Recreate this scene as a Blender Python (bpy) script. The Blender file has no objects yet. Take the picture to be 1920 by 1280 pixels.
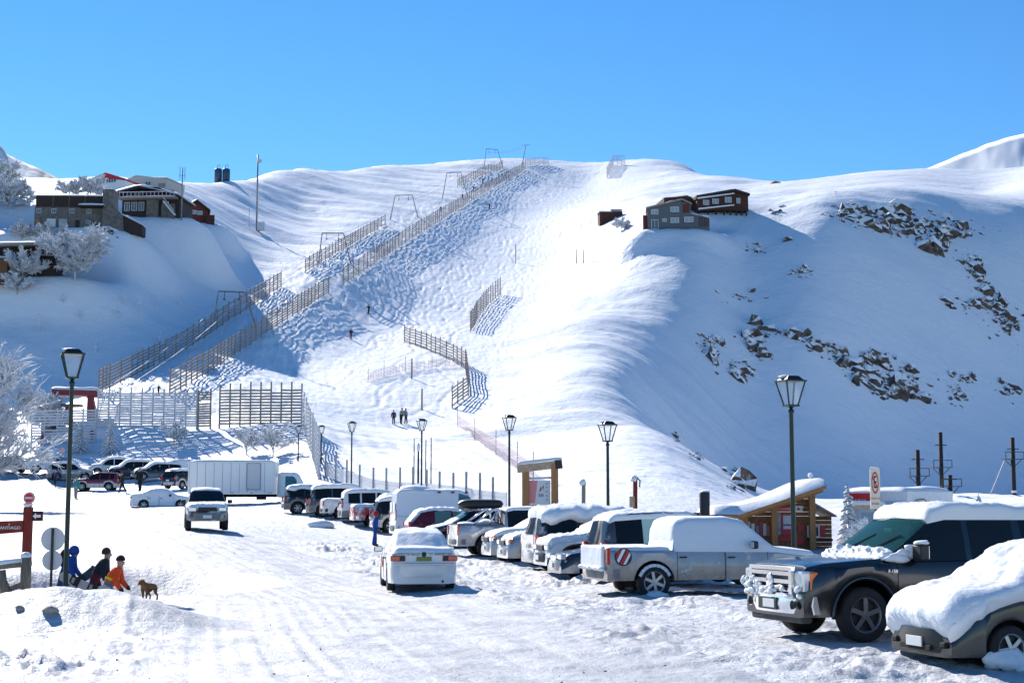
import bpy, bmesh, math, random
import numpy as np
from mathutils import Vector, Matrix
random.seed(7)
rng = np.random.default_rng(11)
R = math.radians
SC = bpy.context.scene
COL = SC.collection

# ------------------------------------------------------------------ camera
F_PX, CAM_Z = 2800.0, 2.1                 # focal length in photo pixels, eye height
PITCH = math.atan(308 / F_PX)
cam_data = bpy.data.cameras.new('camera')
cam_data.sensor_width = 36.0
cam_data.lens = F_PX / 1920 * 36.0
cam_data.clip_start, cam_data.clip_end = 0.5, 6000
cam = bpy.data.objects.new('camera', cam_data)
COL.objects.link(cam)
cam.location = (0, 0, CAM_Z)
cam.rotation_euler = (math.pi / 2 + PITCH, 0, 0)
SC.camera = cam

# ------------------------------------------------------------------ sky and sun
SUN_ELEV, SUN_AZ = R(32.5), R(-30)          # sun stands behind the hill, to the left
world = bpy.data.worlds.new('World')
SC.world = world
world.use_nodes = True
wn = world.node_tree.nodes
sky = wn.new('ShaderNodeTexSky')
sky.sky_type = 'NISHITA'
sky.sun_disc = False
sky.sun_elevation = SUN_ELEV
sky.sun_rotation = SUN_AZ
sky.altitude = 2800
sky.air_density = 1.25
sky.dust_density = 0.0
sky.ozone_density = 5.0
wn['Background'].inputs['Strength'].default_value = 0.100
hsv = wn.new('ShaderNodeHueSaturation')
hsv.inputs['Saturation'].default_value = 1.2
world.node_tree.links.new(sky.outputs[0], hsv.inputs['Color'])
world.node_tree.links.new(hsv.outputs[0], wn['Background'].inputs['Color'])
sun_data = bpy.data.lights.new('sun', 'SUN')
sun_data.energy = 5.0
sun_data.angle = R(0.5)
sun_data.color = (1.0, 0.95, 0.88)
sun = bpy.data.objects.new('sun', sun_data)
COL.objects.link(sun)
SUN_DIR = Vector((math.sin(SUN_AZ) * math.cos(SUN_ELEV), math.cos(SUN_AZ) * math.cos(SUN_ELEV), math.sin(SUN_ELEV)))
sun.rotation_euler = SUN_DIR.to_track_quat('Z', 'Y').to_euler()
sun.location = SUN_DIR * 900
SC.view_settings.view_transform = 'Standard'
SC.view_settings.look = 'None'
SC.view_settings.exposure = 0.68
SC.view_settings.gamma = 1.0
SC.view_settings.use_curve_mapping = False
try:
    SC.cycles.max_bounces = 5
    SC.cycles.diffuse_bounces = 1
    SC.cycles.glossy_bounces = 3
    SC.cycles.transmission_bounces = 4
    SC.cycles.transparent_max_bounces = 8
    SC.cycles.caustics_reflective = False
    SC.cycles.caustics_refractive = False
except Exception:
    pass

# ------------------------------------------------------------------ places
def P(x, y, d):
    """world point seen at photo pixel (x, y) at distance d ahead of the camera"""
    u, v = (x - 960) / F_PX, (640 - y) / F_PX
    k = d / (math.cos(PITCH) - v * math.sin(PITCH))
    return Vector((k * u, d, CAM_Z + k * (math.sin(PITCH) + v * math.cos(PITCH))))
def ppm(d):
    return F_PX / d

# ------------------------------------------------------------------ noise
def _hash(ix, iy, seed):
    h = (ix.astype(np.int64) * 374761393 + iy.astype(np.int64) * 668265263 + seed * 1442695041) & 0xFFFFFFFF
    h = ((h ^ (h >> 13)) * 1274126177) & 0xFFFFFFFF
    return ((h ^ (h >> 16)) & 0xFFFF) / 65535.0
def vnoise(x, y, seed=0):
    x = np.asarray(x, float); y = np.asarray(y, float)
    ix, iy = np.floor(x), np.floor(y)
    fx, fy = x - ix, y - iy
    fx = fx * fx * fx * (fx * (fx * 6 - 15) + 10); fy = fy * fy * fy * (fy * (fy * 6 - 15) + 10)
    a = _hash(ix, iy, seed); b = _hash(ix + 1, iy, seed); c = _hash(ix, iy + 1, seed); e = _hash(ix + 1, iy + 1, seed)
    return (a + (b - a) * fx + (c - a) * fy + (a - b - c + e) * fx * fy) * 2 - 1
def fbm(x, y, seed=0, octs=3):
    s, a = 0, 1.0
    for k in range(octs):
        ca, sa = math.cos(0.6 + k), math.sin(0.6 + k)
        s = s + a * vnoise((x * ca - y * sa) * 2 ** k, (x * sa + y * ca) * 2 ** k, seed + 17 * k)
        a *= 0.5
    return s
def sstep(a, b, x):
    t = np.clip((np.asarray(x, float) - a) / (b - a), 0, 1)
    return t * t * (3 - 2 * t)
def poly_dist(X, Y, pts):
    """distance to a polyline and the running length of the nearest spot"""
    best = np.full(np.shape(X), 1e9); along = np.zeros(np.shape(X)); acc = 0.0
    for (ax, ay), (bx, by) in zip(pts[:-1], pts[1:]):
        dx, dy = bx - ax, by - ay
        L = math.hypot(dx, dy)
        t = np.clip(((X - ax) * dx + (Y - ay) * dy) / (L * L), 0, 1)
        d = np.hypot(X - ax - t * dx, Y - ay - t * dy)
        side = np.sign((X - ax) * dy - (Y - ay) * dx)
        m = d < np.abs(best)
        best = np.where(m, d * np.where(side == 0, 1, side), best)
        along = np.where(m, acc + t * L, along)
        acc += L
    return best, along

# ------------------------------------------------------------------ the lie of the land
CTRL = []                                  # (X, Y, z)
def C(*pts):
    for (x, y, d) in pts:
        p = P(x, y, d); CTRL.append((p.x, p.y, p.z))
for X, Y in ((-5, 5), (0, 5), (5, 5), (-8, 12), (0, 12), (8, 12), (-7, 18), (0, 18), (8, 18), (12, 22), (4, 24), (-4, 26), (0, 34),
             (6, 34), (14, 32), (-6, 34), (-14, 34), (-3, 42), (4, 45), (12, 44), (20, 42), (-14, 22), (16, 18)):
    CTRL.append((X, Y, 0.0))
C((390, 995, 62), (703, 1024, 64), (545, 967, 93), (735, 1006, 78), (450, 942, 112), (310, 948, 104), (210, 923, 138), (100, 897, 148),
  (18, 890, 150), (260, 907, 145), (60, 962, 85), (0, 1003, 60), (600, 950, 105), (790, 945, 97), (955, 985, 76), (1139, 1045, 58),
  (1050, 992, 75), (1330, 1040, 66), (1480, 1035, 62), (1700, 1030, 62), (1900, 1040, 56), (350, 906, 142), (-150, 888, 152), (-150, 960, 90))
# foot of the slope
C((800, 925, 117), (930, 934, 108), (755, 795, 187), (700, 860, 150), (600, 865, 140), (640, 800, 178), (860, 780, 192), (1000, 850, 150),
  (1150, 900, 117), (1260, 932, 100), (1340, 955, 92), (880, 850, 150), (500, 868, 152))
# bank under the slat screens
C((300, 877, 155), (180, 880, 156), (420, 872, 154), (40, 884, 157), (300, 800, 167), (480, 797, 167), (190, 804, 167), (100, 812, 167), (20, 816, 168), (560, 797, 167),
  (-150, 800, 172))
# corridor of the drag lift and the piste
C((190, 738, 182), (270, 695, 203), (350, 655, 222), (430, 600, 248), (525, 540, 284), (570, 512, 303), (640, 470, 335), (720, 424, 390), (790, 388, 440), (860, 352, 505),
  (320, 742, 184), (400, 694, 206), (500, 624, 240), (560, 585, 264), (615, 550, 287), (645, 532, 299), (710, 490, 331), (780, 442, 381), (840, 403, 430), (900, 367, 485), (985, 318, 590),
  (692, 586, 290), (658, 635, 260), (560, 690, 226), (700, 700, 220), (620, 760, 192), (800, 560, 310), (750, 500, 345), (900, 450, 405), (1000, 400, 475),
  (1100, 345, 575), (918, 392, 470), (480, 740, 190), (800, 640, 260))
# right of the piste, the sunny spur
C((1000, 600, 286), (900, 640, 262), (1000, 520, 340), (1150, 440, 350), (1270, 432, 314), (1000, 700, 224), (900, 740, 204), (1100, 600, 268),
  (1150, 700, 212), (1210, 800, 160), (1250, 880, 125), (1150, 520, 308), (1250, 475, 306), (1150, 385, 430), (1300, 350, 480), (1100, 800, 172), (1080, 480, 362))
# the shaded bowl on the right
C((1320, 880, 212), (1330, 800, 236), (1300, 700, 258), (1300, 600, 279), (1320, 500, 298), (1400, 428, 320), (1400, 500, 307), (1400, 600, 290), (1400, 700, 273),
  (1400, 800, 258), (1500, 915, 249), (1500, 850, 257), (1500, 700, 275), (1500, 550, 295), (1500, 440, 313), (1550, 392, 322), (1700, 918, 262), (1700, 850, 269), (1700, 700, 286),
  (1700, 550, 305), (1720, 392, 336), (1900, 918, 274), (1900, 850, 283), (1900, 700, 300), (1900, 550, 320), (1900, 440, 338), (1900, 375, 375), (2080, 850, 295), (2080, 600, 328),
  (2080, 420, 365), (1450, 932, 175), (1700, 938, 180), (1900, 938, 190), (2080, 940, 190), (1400, 945, 120), (1700, 965, 110), (1950, 972, 100), (1480, 385, 385),
  (1480, 955, 150), (1560, 960, 150), (1700, 960, 150), (1850, 962, 150), (1560, 944, 215), (1700, 944, 222), (1850, 944, 230))
# houses on the left and the shaded face below them
C((60, 430, 250), (150, 430, 250), (230, 433, 250), (320, 412, 280), (395, 418, 318), (480, 432, 348), (-150, 440, 250), (60, 528, 238), (60, 620, 227), (60, 720, 215), (0, 522, 239), (110, 522, 239), (230, 414, 262), (275, 413, 270),
  (-150, 620, 227), (-150, 740, 213), (180, 528, 239), (180, 620, 228), (150, 720, 214), (260, 500, 249), (270, 560, 241), (260, 640, 227), (240, 690, 214), (340, 560, 252), (330, 490, 266),
  (400, 500, 284), (460, 520, 294), (480, 490, 312), (560, 450, 355), (640, 400, 408), (560, 390, 415), (480, 385, 390), (400, 380, 362), (300, 370, 320), (200, 370, 300), (80, 380, 290))
SKYLINE = [(-150, 352, 360), (60, 352, 360), (200, 348, 370), (330, 345, 385), (420, 338, 415), (490, 329, 455), (560, 322, 500), (700, 315, 580), (830, 311, 620), (940, 307, 650), (1030, 306, 655), (1180, 307, 645),
           (1300, 323, 605), (1390, 343, 540), (1440, 348, 525), (1500, 346, 515), (1600, 336, 510), (1740, 324, 515), (1920, 330, 530), (2080, 330, 540)]
C(*SKYLINE)
C((560, 346, 440), (630, 336, 485), (700, 333, 510), (770, 329, 545), (830, 328, 560), (1180, 326, 570), (1240, 332, 555), (1440, 364, 440), (1500, 366, 430), (1600, 360, 420), (1740, 354, 425), (1850, 360, 435), (1390, 360, 470))
for (x, y, d) in SKYLINE:                  # the ground falls away behind the crest
    p = P(x, y, d)
    CTRL.append((p.x * (d + 30) / d, d + 30, p.z - 1.5)); CTRL.append((p.x * (d + 90) / d, d + 90, p.z - 15)); CTRL.append((p.x * (d + 300) / d, d + 300, p.z - 90))
CTRL = np.array(CTRL)
def _uv(X, Y):
    Y = np.maximum(Y, 3.0)
    return X / (Y + 4.0) * 4.2, np.log(Y + 4.0) * 1.6
def _tps_kernel(r2):
    return np.where(r2 > 1e-12, r2 * np.log(np.maximum(r2, 1e-12)), 0.0)
_cu, _cv = _uv(CTRL[:, 0], CTRL[:, 1])
_n = len(CTRL)
_A = np.zeros((_n + 3, _n + 3))
_A[:_n, :_n] = _tps_kernel((_cu[:, None] - _cu) ** 2 + (_cv[:, None] - _cv) ** 2) + np.eye(_n) * 0.006
_A[:_n, _n] = 1; _A[:_n, _n + 1] = _cu; _A[:_n, _n + 2] = _cv
_A[_n, :_n] = 1; _A[_n + 1, :_n] = _cu; _A[_n + 2, :_n] = _cv
_W = np.linalg.solve(_A, np.concatenate([CTRL[:, 2], np.zeros(3)]))
def base_height(X, Y):
    X = np.asarray(X, float); Y = np.asarray(Y, float)
    u, v = _uv(X, Y)
    z = _W[_n] + _W[_n + 1] * u + _W[_n + 2] * v
    for i in range(_n):
        z = z + _W[i] * _tps_kernel((u - _cu[i]) ** 2 + (v - _cv[i]) ** 2)
    return z

PADS = []                                  # level ledges under the houses: X, Y, z, half-width, half-depth
for (x, y, d, hw) in ((130, 429, 250, 8.5), (285, 413, 270, 7.5), (371, 417, 306, 4.5), (45, 522, 234, 9.0), (1268, 431, 312, 7.5)):
    p = P(x, y, d); PADS.append((p.x, d + 4.0, p.z, hw, 4.4))
def pad(X, Y, z):
    for (px_, py_, pz_, hw, hd) in PADS:
        e = (np.abs((X - px_) / hw) ** 3 + np.abs((Y - py_) / hd) ** 3) ** (1 / 3)
        z = z + (pz_ - z) * (1 - sstep(0.9, 2.3, e))
    return z
def W2(x, y, d):
    p = P(x, y, d); return (p.x, p.y)
ROAD = [(3.5, 6), (1.6, 14), W2(690, 1255, 19), W2(560, 1120, 34), W2(330, 1020, 54), W2(150, 955, 90), W2(75, 915, 130), W2(20, 893, 175)]
ROW = [W2(1500, 1210, 22.5), W2(545, 967, 93)]
PISTE = [W2(1110, 345, 575), W2(960, 430, 432), W2(830, 540, 325), W2(720, 640, 257), W2(610, 750, 198)]
_tr = np.random.default_rng(5)
TRACKS = [(_tr.uniform(-36, 46), _tr.uniform(0.5, 2.0), _tr.uniform(11, 34), _tr.uniform(0, 6.3), _tr.uniform(0.22, 0.45), _tr.choice([-0.02, 0.02, -0.08, 0.06, -0.22, 0.2]) * _tr.uniform(0.5, 1.3), _tr.uniform(0, 260), 0) for _ in range(120)]
TRACKS = [q[:7] + (q[6] + _tr.uniform(60, 260),) for q in TRACKS]
GROOM = [W2(905, 940, 108), W2(700, 815, 170)]
def detail(X, Y):
    X = np.asarray(X, float); Y = np.asarray(Y, float)
    z = np.zeros(np.broadcast(X, Y).shape)
    lot = 1 - sstep(105, 150, Y)
    rd, ra = poly_dist(X, Y, ROAD)
    wid = 3.6 + 0.9 * fbm(X * 0.12, Y * 0.12, 3, 2)
    road = 1 - sstep(wid * 0.8, wid * 1.5, np.abs(rd))
    # packed road: long ruts
    ruts = 0.005 * vnoise(rd * 1.7 + 0.5 * vnoise(ra * 0.08, rd * 0.1, 4), ra * 0.05, 8) + 0.008 * vnoise(rd * 6.5 + vnoise(ra * 0.1, rd * 0.2, 5), ra * 0.12, 9)
    crumbs = 0.014 * fbm(X * 2.1, Y * 2.4, 12, 3)
    # trodden, rutted snow off the road
    ro, ral = poly_dist(X, Y, ROW)
    clump = fbm(X * 0.8, Y * 0.9, 21, 3) * 0.07 + (np.abs(fbm(X * 1.9, Y * 2.1, 22, 3)) - 0.3) * 0.07 + 0.02 * fbm(X * 5.1, Y * 4.4, 23, 2)
    berm = np.exp(-((np.abs(ro) - 2.2) / 1.6) ** 2) * (1 - sstep(45, 75, Y))
    rough = 0.35 + 1.3 * berm
    z = z + lot * (road * (ruts + crumbs) + (1 - road) * (clump * rough * (0.45 + 1.1 * sstep(-0.3, 0.6, fbm(X * 0.25, Y * 0.3, 24, 2))) + crumbs))
    z = z + lot * berm * 0.10
    # ploughed bank in the left foreground
    bx, by = W2(120, 1130, 26.5)
    e = np.sqrt(((X - bx) / 3.0) ** 2 + ((Y - by) / 2.6) ** 2)
    hump = 0.66 * (1 - sstep(0.15, 1.15, e))
    hump = hump + 0.35 * (1 - sstep(0.3, 1.0, np.sqrt(((X - bx + 3.6) / 2.6) ** 2 + ((Y - by + 6.0) / 2.2) ** 2)))
    rub = (1 - sstep(0.9, 2.0, np.sqrt(((X - bx - 0.3) / 1.75) ** 2 + ((Y - by + 4.6) / 3.0) ** 2)))
    clod = sstep(0.0, 0.5, fbm(X * 0.55, Y * 0.6, 36, 2))
    z = z + hump * (1 + 0.10 * fbm(X * 0.7, Y * 0.7, 31, 3))
    z = z + rub * (0.08 + 0.09 * fbm(X * 0.7, Y * 0.7, 33, 2) + (0.25 + clod) * (0.06 * fbm(X * 2.6, Y * 2.6, 34, 3) + 0.07 * np.abs(fbm(X * 6.5, Y * 5.5, 35, 3))))
    # hollow behind the bank where the snowboarders walk
    hx, hy = W2(205, 1140, 39)
    z = z - 1.05 * (1 - sstep(0.45, 1.0, np.sqrt(((X - hx) / 4.6) ** 2 + ((Y - hy) / 5.0) ** 2)))
    # hill: wind drifts
    hill = sstep(125, 190, Y)
    pd, pa = poly_dist(X, Y, PISTE)
    pist = (1 - sstep(20, 36, np.abs(pd - 3))) * hill * (1 - sstep(570, 640, Y))
    drift = 0.55 * fbm(X * 0.035 + 0.6 * vnoise(X * .01, Y * .01, 2), Y * 0.085, 41, 4) + 0.42 * np.abs(fbm(X * 0.02, Y * 0.06, 44, 3))
    drift = drift + 0.13 * fbm(X * 0.13, Y * 0.34, 47, 3) + 0.11 * np.abs(fbm(X * 0.16, Y * 0.55, 48, 3)) + 0.18 * np.abs(fbm(X * 0.05 + 0.5 * vnoise(X * 0.02, Y * 0.03, 7), Y * 0.16, 49, 3))
    z = z + hill * drift * (1 - 0.85 * pist) * (1 - 0.45 * sstep(60, 120, X))
    # piste: skied-out snow
    z = z + pist * (1 - sstep(20, 34, np.abs(pd - 4))) * (0.03 * fbm(pd * 0.7, pa * 0.2, 51, 3) + 0.045 * fbm(X * 1.1, Y * 0.6, 52, 3))
    z = z + pist * sstep(2, 12, pd) * (0.13 * fbm(X * 0.55, Y * 0.42, 53, 2) + 0.06 * fbm(X * 1.3, Y * 0.9, 54, 2))
    tr = np.zeros(z.shape)
    sel = (np.abs(pd) < 70) & (Y > 180) & (Y < 640)
    if sel.any():
        pds, pas = pd[sel], pa[sel]
        acc = np.zeros(pds.shape)
        for (c0, A, lam, ph, w, dr, a0, a1) in TRACKS:
            c = c0 + A * np.sin(6.283 * pas / lam + ph) + dr * (pas - 200)
            q = (pds - c) / w
            on = sstep(a0 - 12, a0 + 12, pas) * (1 - sstep(a1 - 12, a1 + 12, pas))
            acc += on * (-0.075 * np.exp(-q * q) + 0.03 * np.exp(-((np.abs(q) - 2.0) / 0.8) ** 2))
        tr[sel] = acc
    z = z + tr * (1 - sstep(20, 30, np.abs(pd - 4)))
    # groomed run at the foot of the hill
    gd, ga = poly_dist(X, Y, GROOM)
    gm = (1 - sstep(6, 14, np.abs(gd)))
    z = z + gm * 0.035 * np.sin(gd * 3.0 + 0.8 * vnoise(ga * 0.05, gd * 0.1, 6)) * sstep(90, 110, Y) * (1 - sstep(165, 185, Y))
    foot = sstep(88, 115, Y) * (1 - sstep(150, 200, Y))
    z = z + foot * 0.16 * fbm(X * 0.22, Y * 0.3, 61, 4) * (1 - 0.7 * gm)
    return z
def height(X, Y):
    return pad(X, Y, base_height(X, Y)) + detail(X, Y)
def gz(X, Y):
    return float(height(np.array([X]), np.array([Y]))[0])
def onground(x, d):
    """ground point in the direction of photo column x at distance d"""
    X = (x - 960) / F_PX * d * 1.004
    return Vector((X, d, gz(X, d)))
# ------------------------------------------------------------------ materials
def nodes_of(name):
    m = bpy.data.materials.new(name); m.use_nodes = True
    return m, m.node_tree.nodes, m.node_tree.links, m.node_tree.nodes['Principled BSDF']
_MATS = {}
def mat(name, color, rough=0.5, metal=0.0, spec=0.5, var=0.0, vscale=6.0, bump=0.0, bscale=20.0, coat=0.0, emit=None):
    if name in _MATS: return _MATS[name]
    m, N, L, B = nodes_of(name)
    B.inputs['Base Color'].default_value = (*color, 1)
    B.inputs['Roughness'].default_value = rough
    B.inputs['Metallic'].default_value = metal
    B.inputs['Specular IOR Level'].default_value = spec
    if coat: B.inputs['Coat Weight'].default_value = coat; B.inputs['Coat Roughness'].default_value = 0.05
    tc = N.new('ShaderNodeTexCoord')
    if var:
        n = N.new('ShaderNodeTexNoise'); n.inputs['Scale'].default_value = vscale; n.inputs['Detail'].default_value = 5
        L.new(tc.outputs['Object'], n.inputs['Vector'])
        r = N.new('ShaderNodeValToRGB')
        r.color_ramp.elements[0].position = 0.3; r.color_ramp.elements[1].position = 0.7
        r.color_ramp.elements[0].color = (*[c * (1 - var) for c in color], 1)
        r.color_ramp.elements[1].color = (*[min(1, c * (1 + var)) for c in color], 1)
        L.new(n.outputs['Fac'], r.inputs['Fac']); L.new(r.outputs['Color'], B.inputs['Base Color'])
    if bump:
        n2 = N.new('ShaderNodeTexNoise'); n2.inputs['Scale'].default_value = bscale; n2.inputs['Detail'].default_value = 4
        L.new(tc.outputs['Object'], n2.inputs['Vector'])
        b = N.new('ShaderNodeBump'); b.inputs['Strength'].default_value = bump; b.inputs['Distance'].default_value = 0.05
        L.new(n2.outputs['Fac'], b.inputs['Height']); L.new(b.outputs['Normal'], B.inputs['Normal'])
    _MATS[name] = m
    return m
def wood(name, c1, c2, scale=(1, 1, 12)):
    if name in _MATS: return _MATS[name]
    m, N, L, B = nodes_of(name)
    tc = N.new('ShaderNodeTexCoord'); mp = N.new('ShaderNodeMapping'); mp.inputs['Scale'].default_value = scale
    n = N.new('ShaderNodeTexNoise'); n.inputs['Scale'].default_value = 3; n.inputs['Detail'].default_value = 6; n.inputs['Distortion'].default_value = 0.6
    r = N.new('ShaderNodeValToRGB'); r.color_ramp.elements[0].position = 0.3; r.color_ramp.elements[1].position = 0.72
    r.color_ramp.elements[0].color = (*c1, 1); r.color_ramp.elements[1].color = (*c2, 1)
    L.new(tc.outputs['Object'], mp.inputs['Vector']); L.new(mp.outputs['Vector'], n.inputs['Vector']); L.new(n.outputs['Fac'], r.inputs['Fac'])
    L.new(r.outputs['Color'], B.inputs['Base Color']); B.inputs['Roughness'].default_value = 0.75; B.inputs['Specular IOR Level'].default_value = 0.25
    b = N.new('ShaderNodeBump'); b.inputs['Strength'].default_value = 0.4; b.inputs['Distance'].default_value = 0.03
    L.new(n.outputs['Fac'], b.inputs['Height']); L.new(b.outputs['Normal'], B.inputs['Normal'])
    _MATS[name] = m
    return m
def snow_mat(name, color, layers, rough=0.55, grey=None, fade=None):
    """layers: (noise scale, bump distance, strength)"""
    if name in _MATS: return _MATS[name]
    m, N, L, B = nodes_of(name)
    B.inputs['Base Color'].default_value = (*color, 1)
    B.inputs['Roughness'].default_value = rough
    B.inputs['Specular IOR Level'].default_value = 0.25
    geo = N.new('ShaderNodeNewGeometry')
    prev = None
    for k, (sc, dist, st, stretch) in enumerate(layers):
        mp = N.new('ShaderNodeMapping'); mp.inputs['Scale'].default_value = stretch
        n = N.new('ShaderNodeTexNoise'); n.inputs['Scale'].default_value = sc; n.inputs['Detail'].default_value = 6; n.inputs['Roughness'].default_value = 0.6
        L.new(geo.outputs['Position'], mp.inputs['Vector']); L.new(mp.outputs['Vector'], n.inputs['Vector'])
        b = N.new('ShaderNodeBump'); b.inputs['Strength'].default_value = st; b.inputs['Distance'].default_value = dist
        L.new(n.outputs['Fac'], b.inputs['Height'])
        if prev: L.new(prev.outputs['Normal'], b.inputs['Normal'])
        prev = b
        if k == 0 and grey:
            r = N.new('ShaderNodeValToRGB'); r.color_ramp.elements[0].position = 0.35; r.color_ramp.elements[1].position = 0.62
            r.color_ramp.elements[0].color = (*grey, 1); r.color_ramp.elements[1].color = (*color, 1)
            L.new(n.outputs['Fac'], r.inputs['Fac']); L.new(r.outputs['Color'], B.inputs['Base Color'])
            if fade:                       # trodden near the cars, clean further up
                sp = N.new('ShaderNodeSeparateXYZ'); L.new(geo.outputs['Position'], sp.inputs[0]); mr = N.new('ShaderNodeMapRange'); mr.inputs['From Min'].default_value, mr.inputs['From Max'].default_value = fade
                L.new(sp.outputs['Y'], mr.inputs['Value']); mx = N.new('ShaderNodeMix'); mx.data_type = 'RGBA'; L.new(mr.outputs[0], mx.inputs['Factor']); L.new(r.outputs['Color'], mx.inputs['A']); mx.inputs['B'].default_value = (*SNOW_C, 1); L.new(mx.outputs['Result'], B.inputs['Base Color'])
    if prev: L.new(prev.outputs['Normal'], B.inputs['Normal'])
    _MATS[name] = m
    return m
SNOW_C = (0.82, 0.835, 0.865)
M_hill = snow_mat('hill_snow', SNOW_C, [(0.35, 0.5, 0.5, (1, 1.6, 1)), (1.6, 0.15, 0.5, (1, 1, 1))])
M_lot = snow_mat('trodden_snow', (0.63, 0.64, 0.66), [(1.4, 0.10, 0.5, (1, 1, 1)), (6.0, 0.08, 0.8, (1, 1, 1)), (22.0, 0.03, 0.8, (1, 1, 1))], grey=(0.44, 0.452, 0.48), fade=(70, 116))
M_road = snow_mat('packed_snow', (0.53, 0.538, 0.56), [(0.9, 0.06, 0.4, (1, 1, 1)), (7.0, 0.05, 0.7, (1, 1, 1)), (30.0, 0.02, 0.8, (1, 1, 1))], grey=(0.36, 0.368, 0.40))
M_snow = snow_mat('fresh_snow', (0.78, 0.80, 0.83), [(2.5, 0.06, 0.4, (1, 1, 1)), (14.0, 0.02, 0.5, (1, 1, 1))])
def frost_mat():
    """rime on twigs: scatters light, and lets some of it through"""
    m, N, L, B = nodes_of('hoar_frost')
    B.inputs['Base Color'].default_value = (0.86, 0.88, 0.92, 1); B.inputs['Roughness'].default_value = 0.6
    tl = N.new('ShaderNodeBsdfTranslucent'); tl.inputs['Color'].default_value = (0.82, 0.84, 0.90, 1)
    gl = N.new('ShaderNodeBsdfGlossy'); gl.inputs['Color'].default_value = (0.92, 0.94, 0.97, 1); gl.inputs['Roughness'].default_value = 0.9
    mx = N.new('ShaderNodeMixShader'); mx.inputs[0].default_value = 0.4; m2 = N.new('ShaderNodeMixShader'); m2.inputs[0].default_value = 0.55
    L.new(B.outputs[0], mx.inputs[1]); L.new(tl.outputs[0], mx.inputs[2]); L.new(mx.outputs[0], m2.inputs[1]); L.new(gl.outputs[0], m2.inputs[2]); L.new(m2.outputs[0], N['Material Output'].inputs['Surface'])
    return m
M_frost = frost_mat()

# ------------------------------------------------------------------ mesh helpers
def tag(o, label=None, cat=None, group=None, kind=None):
    if label: o['label'] = label
    if cat: o['category'] = cat
    if group: o['group'] = group
    if kind: o['kind'] = kind
    return o
def mesh_obj(name, verts, faces, m, parent=None, smooth=False, mats=None, fmat=None):
    me = bpy.data.meshes.new(name)
    me.from_pydata([tuple(v) for v in verts], [], [tuple(f) for f in faces])
    for mm in (mats or [m]): me.materials.append(mm)
    if fmat is not None: me.polygons.foreach_set('material_index', fmat)
    if smooth: me.polygons.foreach_set('use_smooth', [True] * len(me.polygons))
    me.update()
    o = bpy.data.objects.new(name, me); COL.objects.link(o)
    if parent: o.parent = parent
    return o
def empty(name, loc=(0, 0, 0), rz=0.0, label=None, cat=None, group=None):
    o = bpy.data.objects.new(name, None); COL.objects.link(o)
    o.empty_display_size = 0.3
    o.location = loc; o.rotation_euler = (0, 0, rz)
    return tag(o, label, cat, group)
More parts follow.
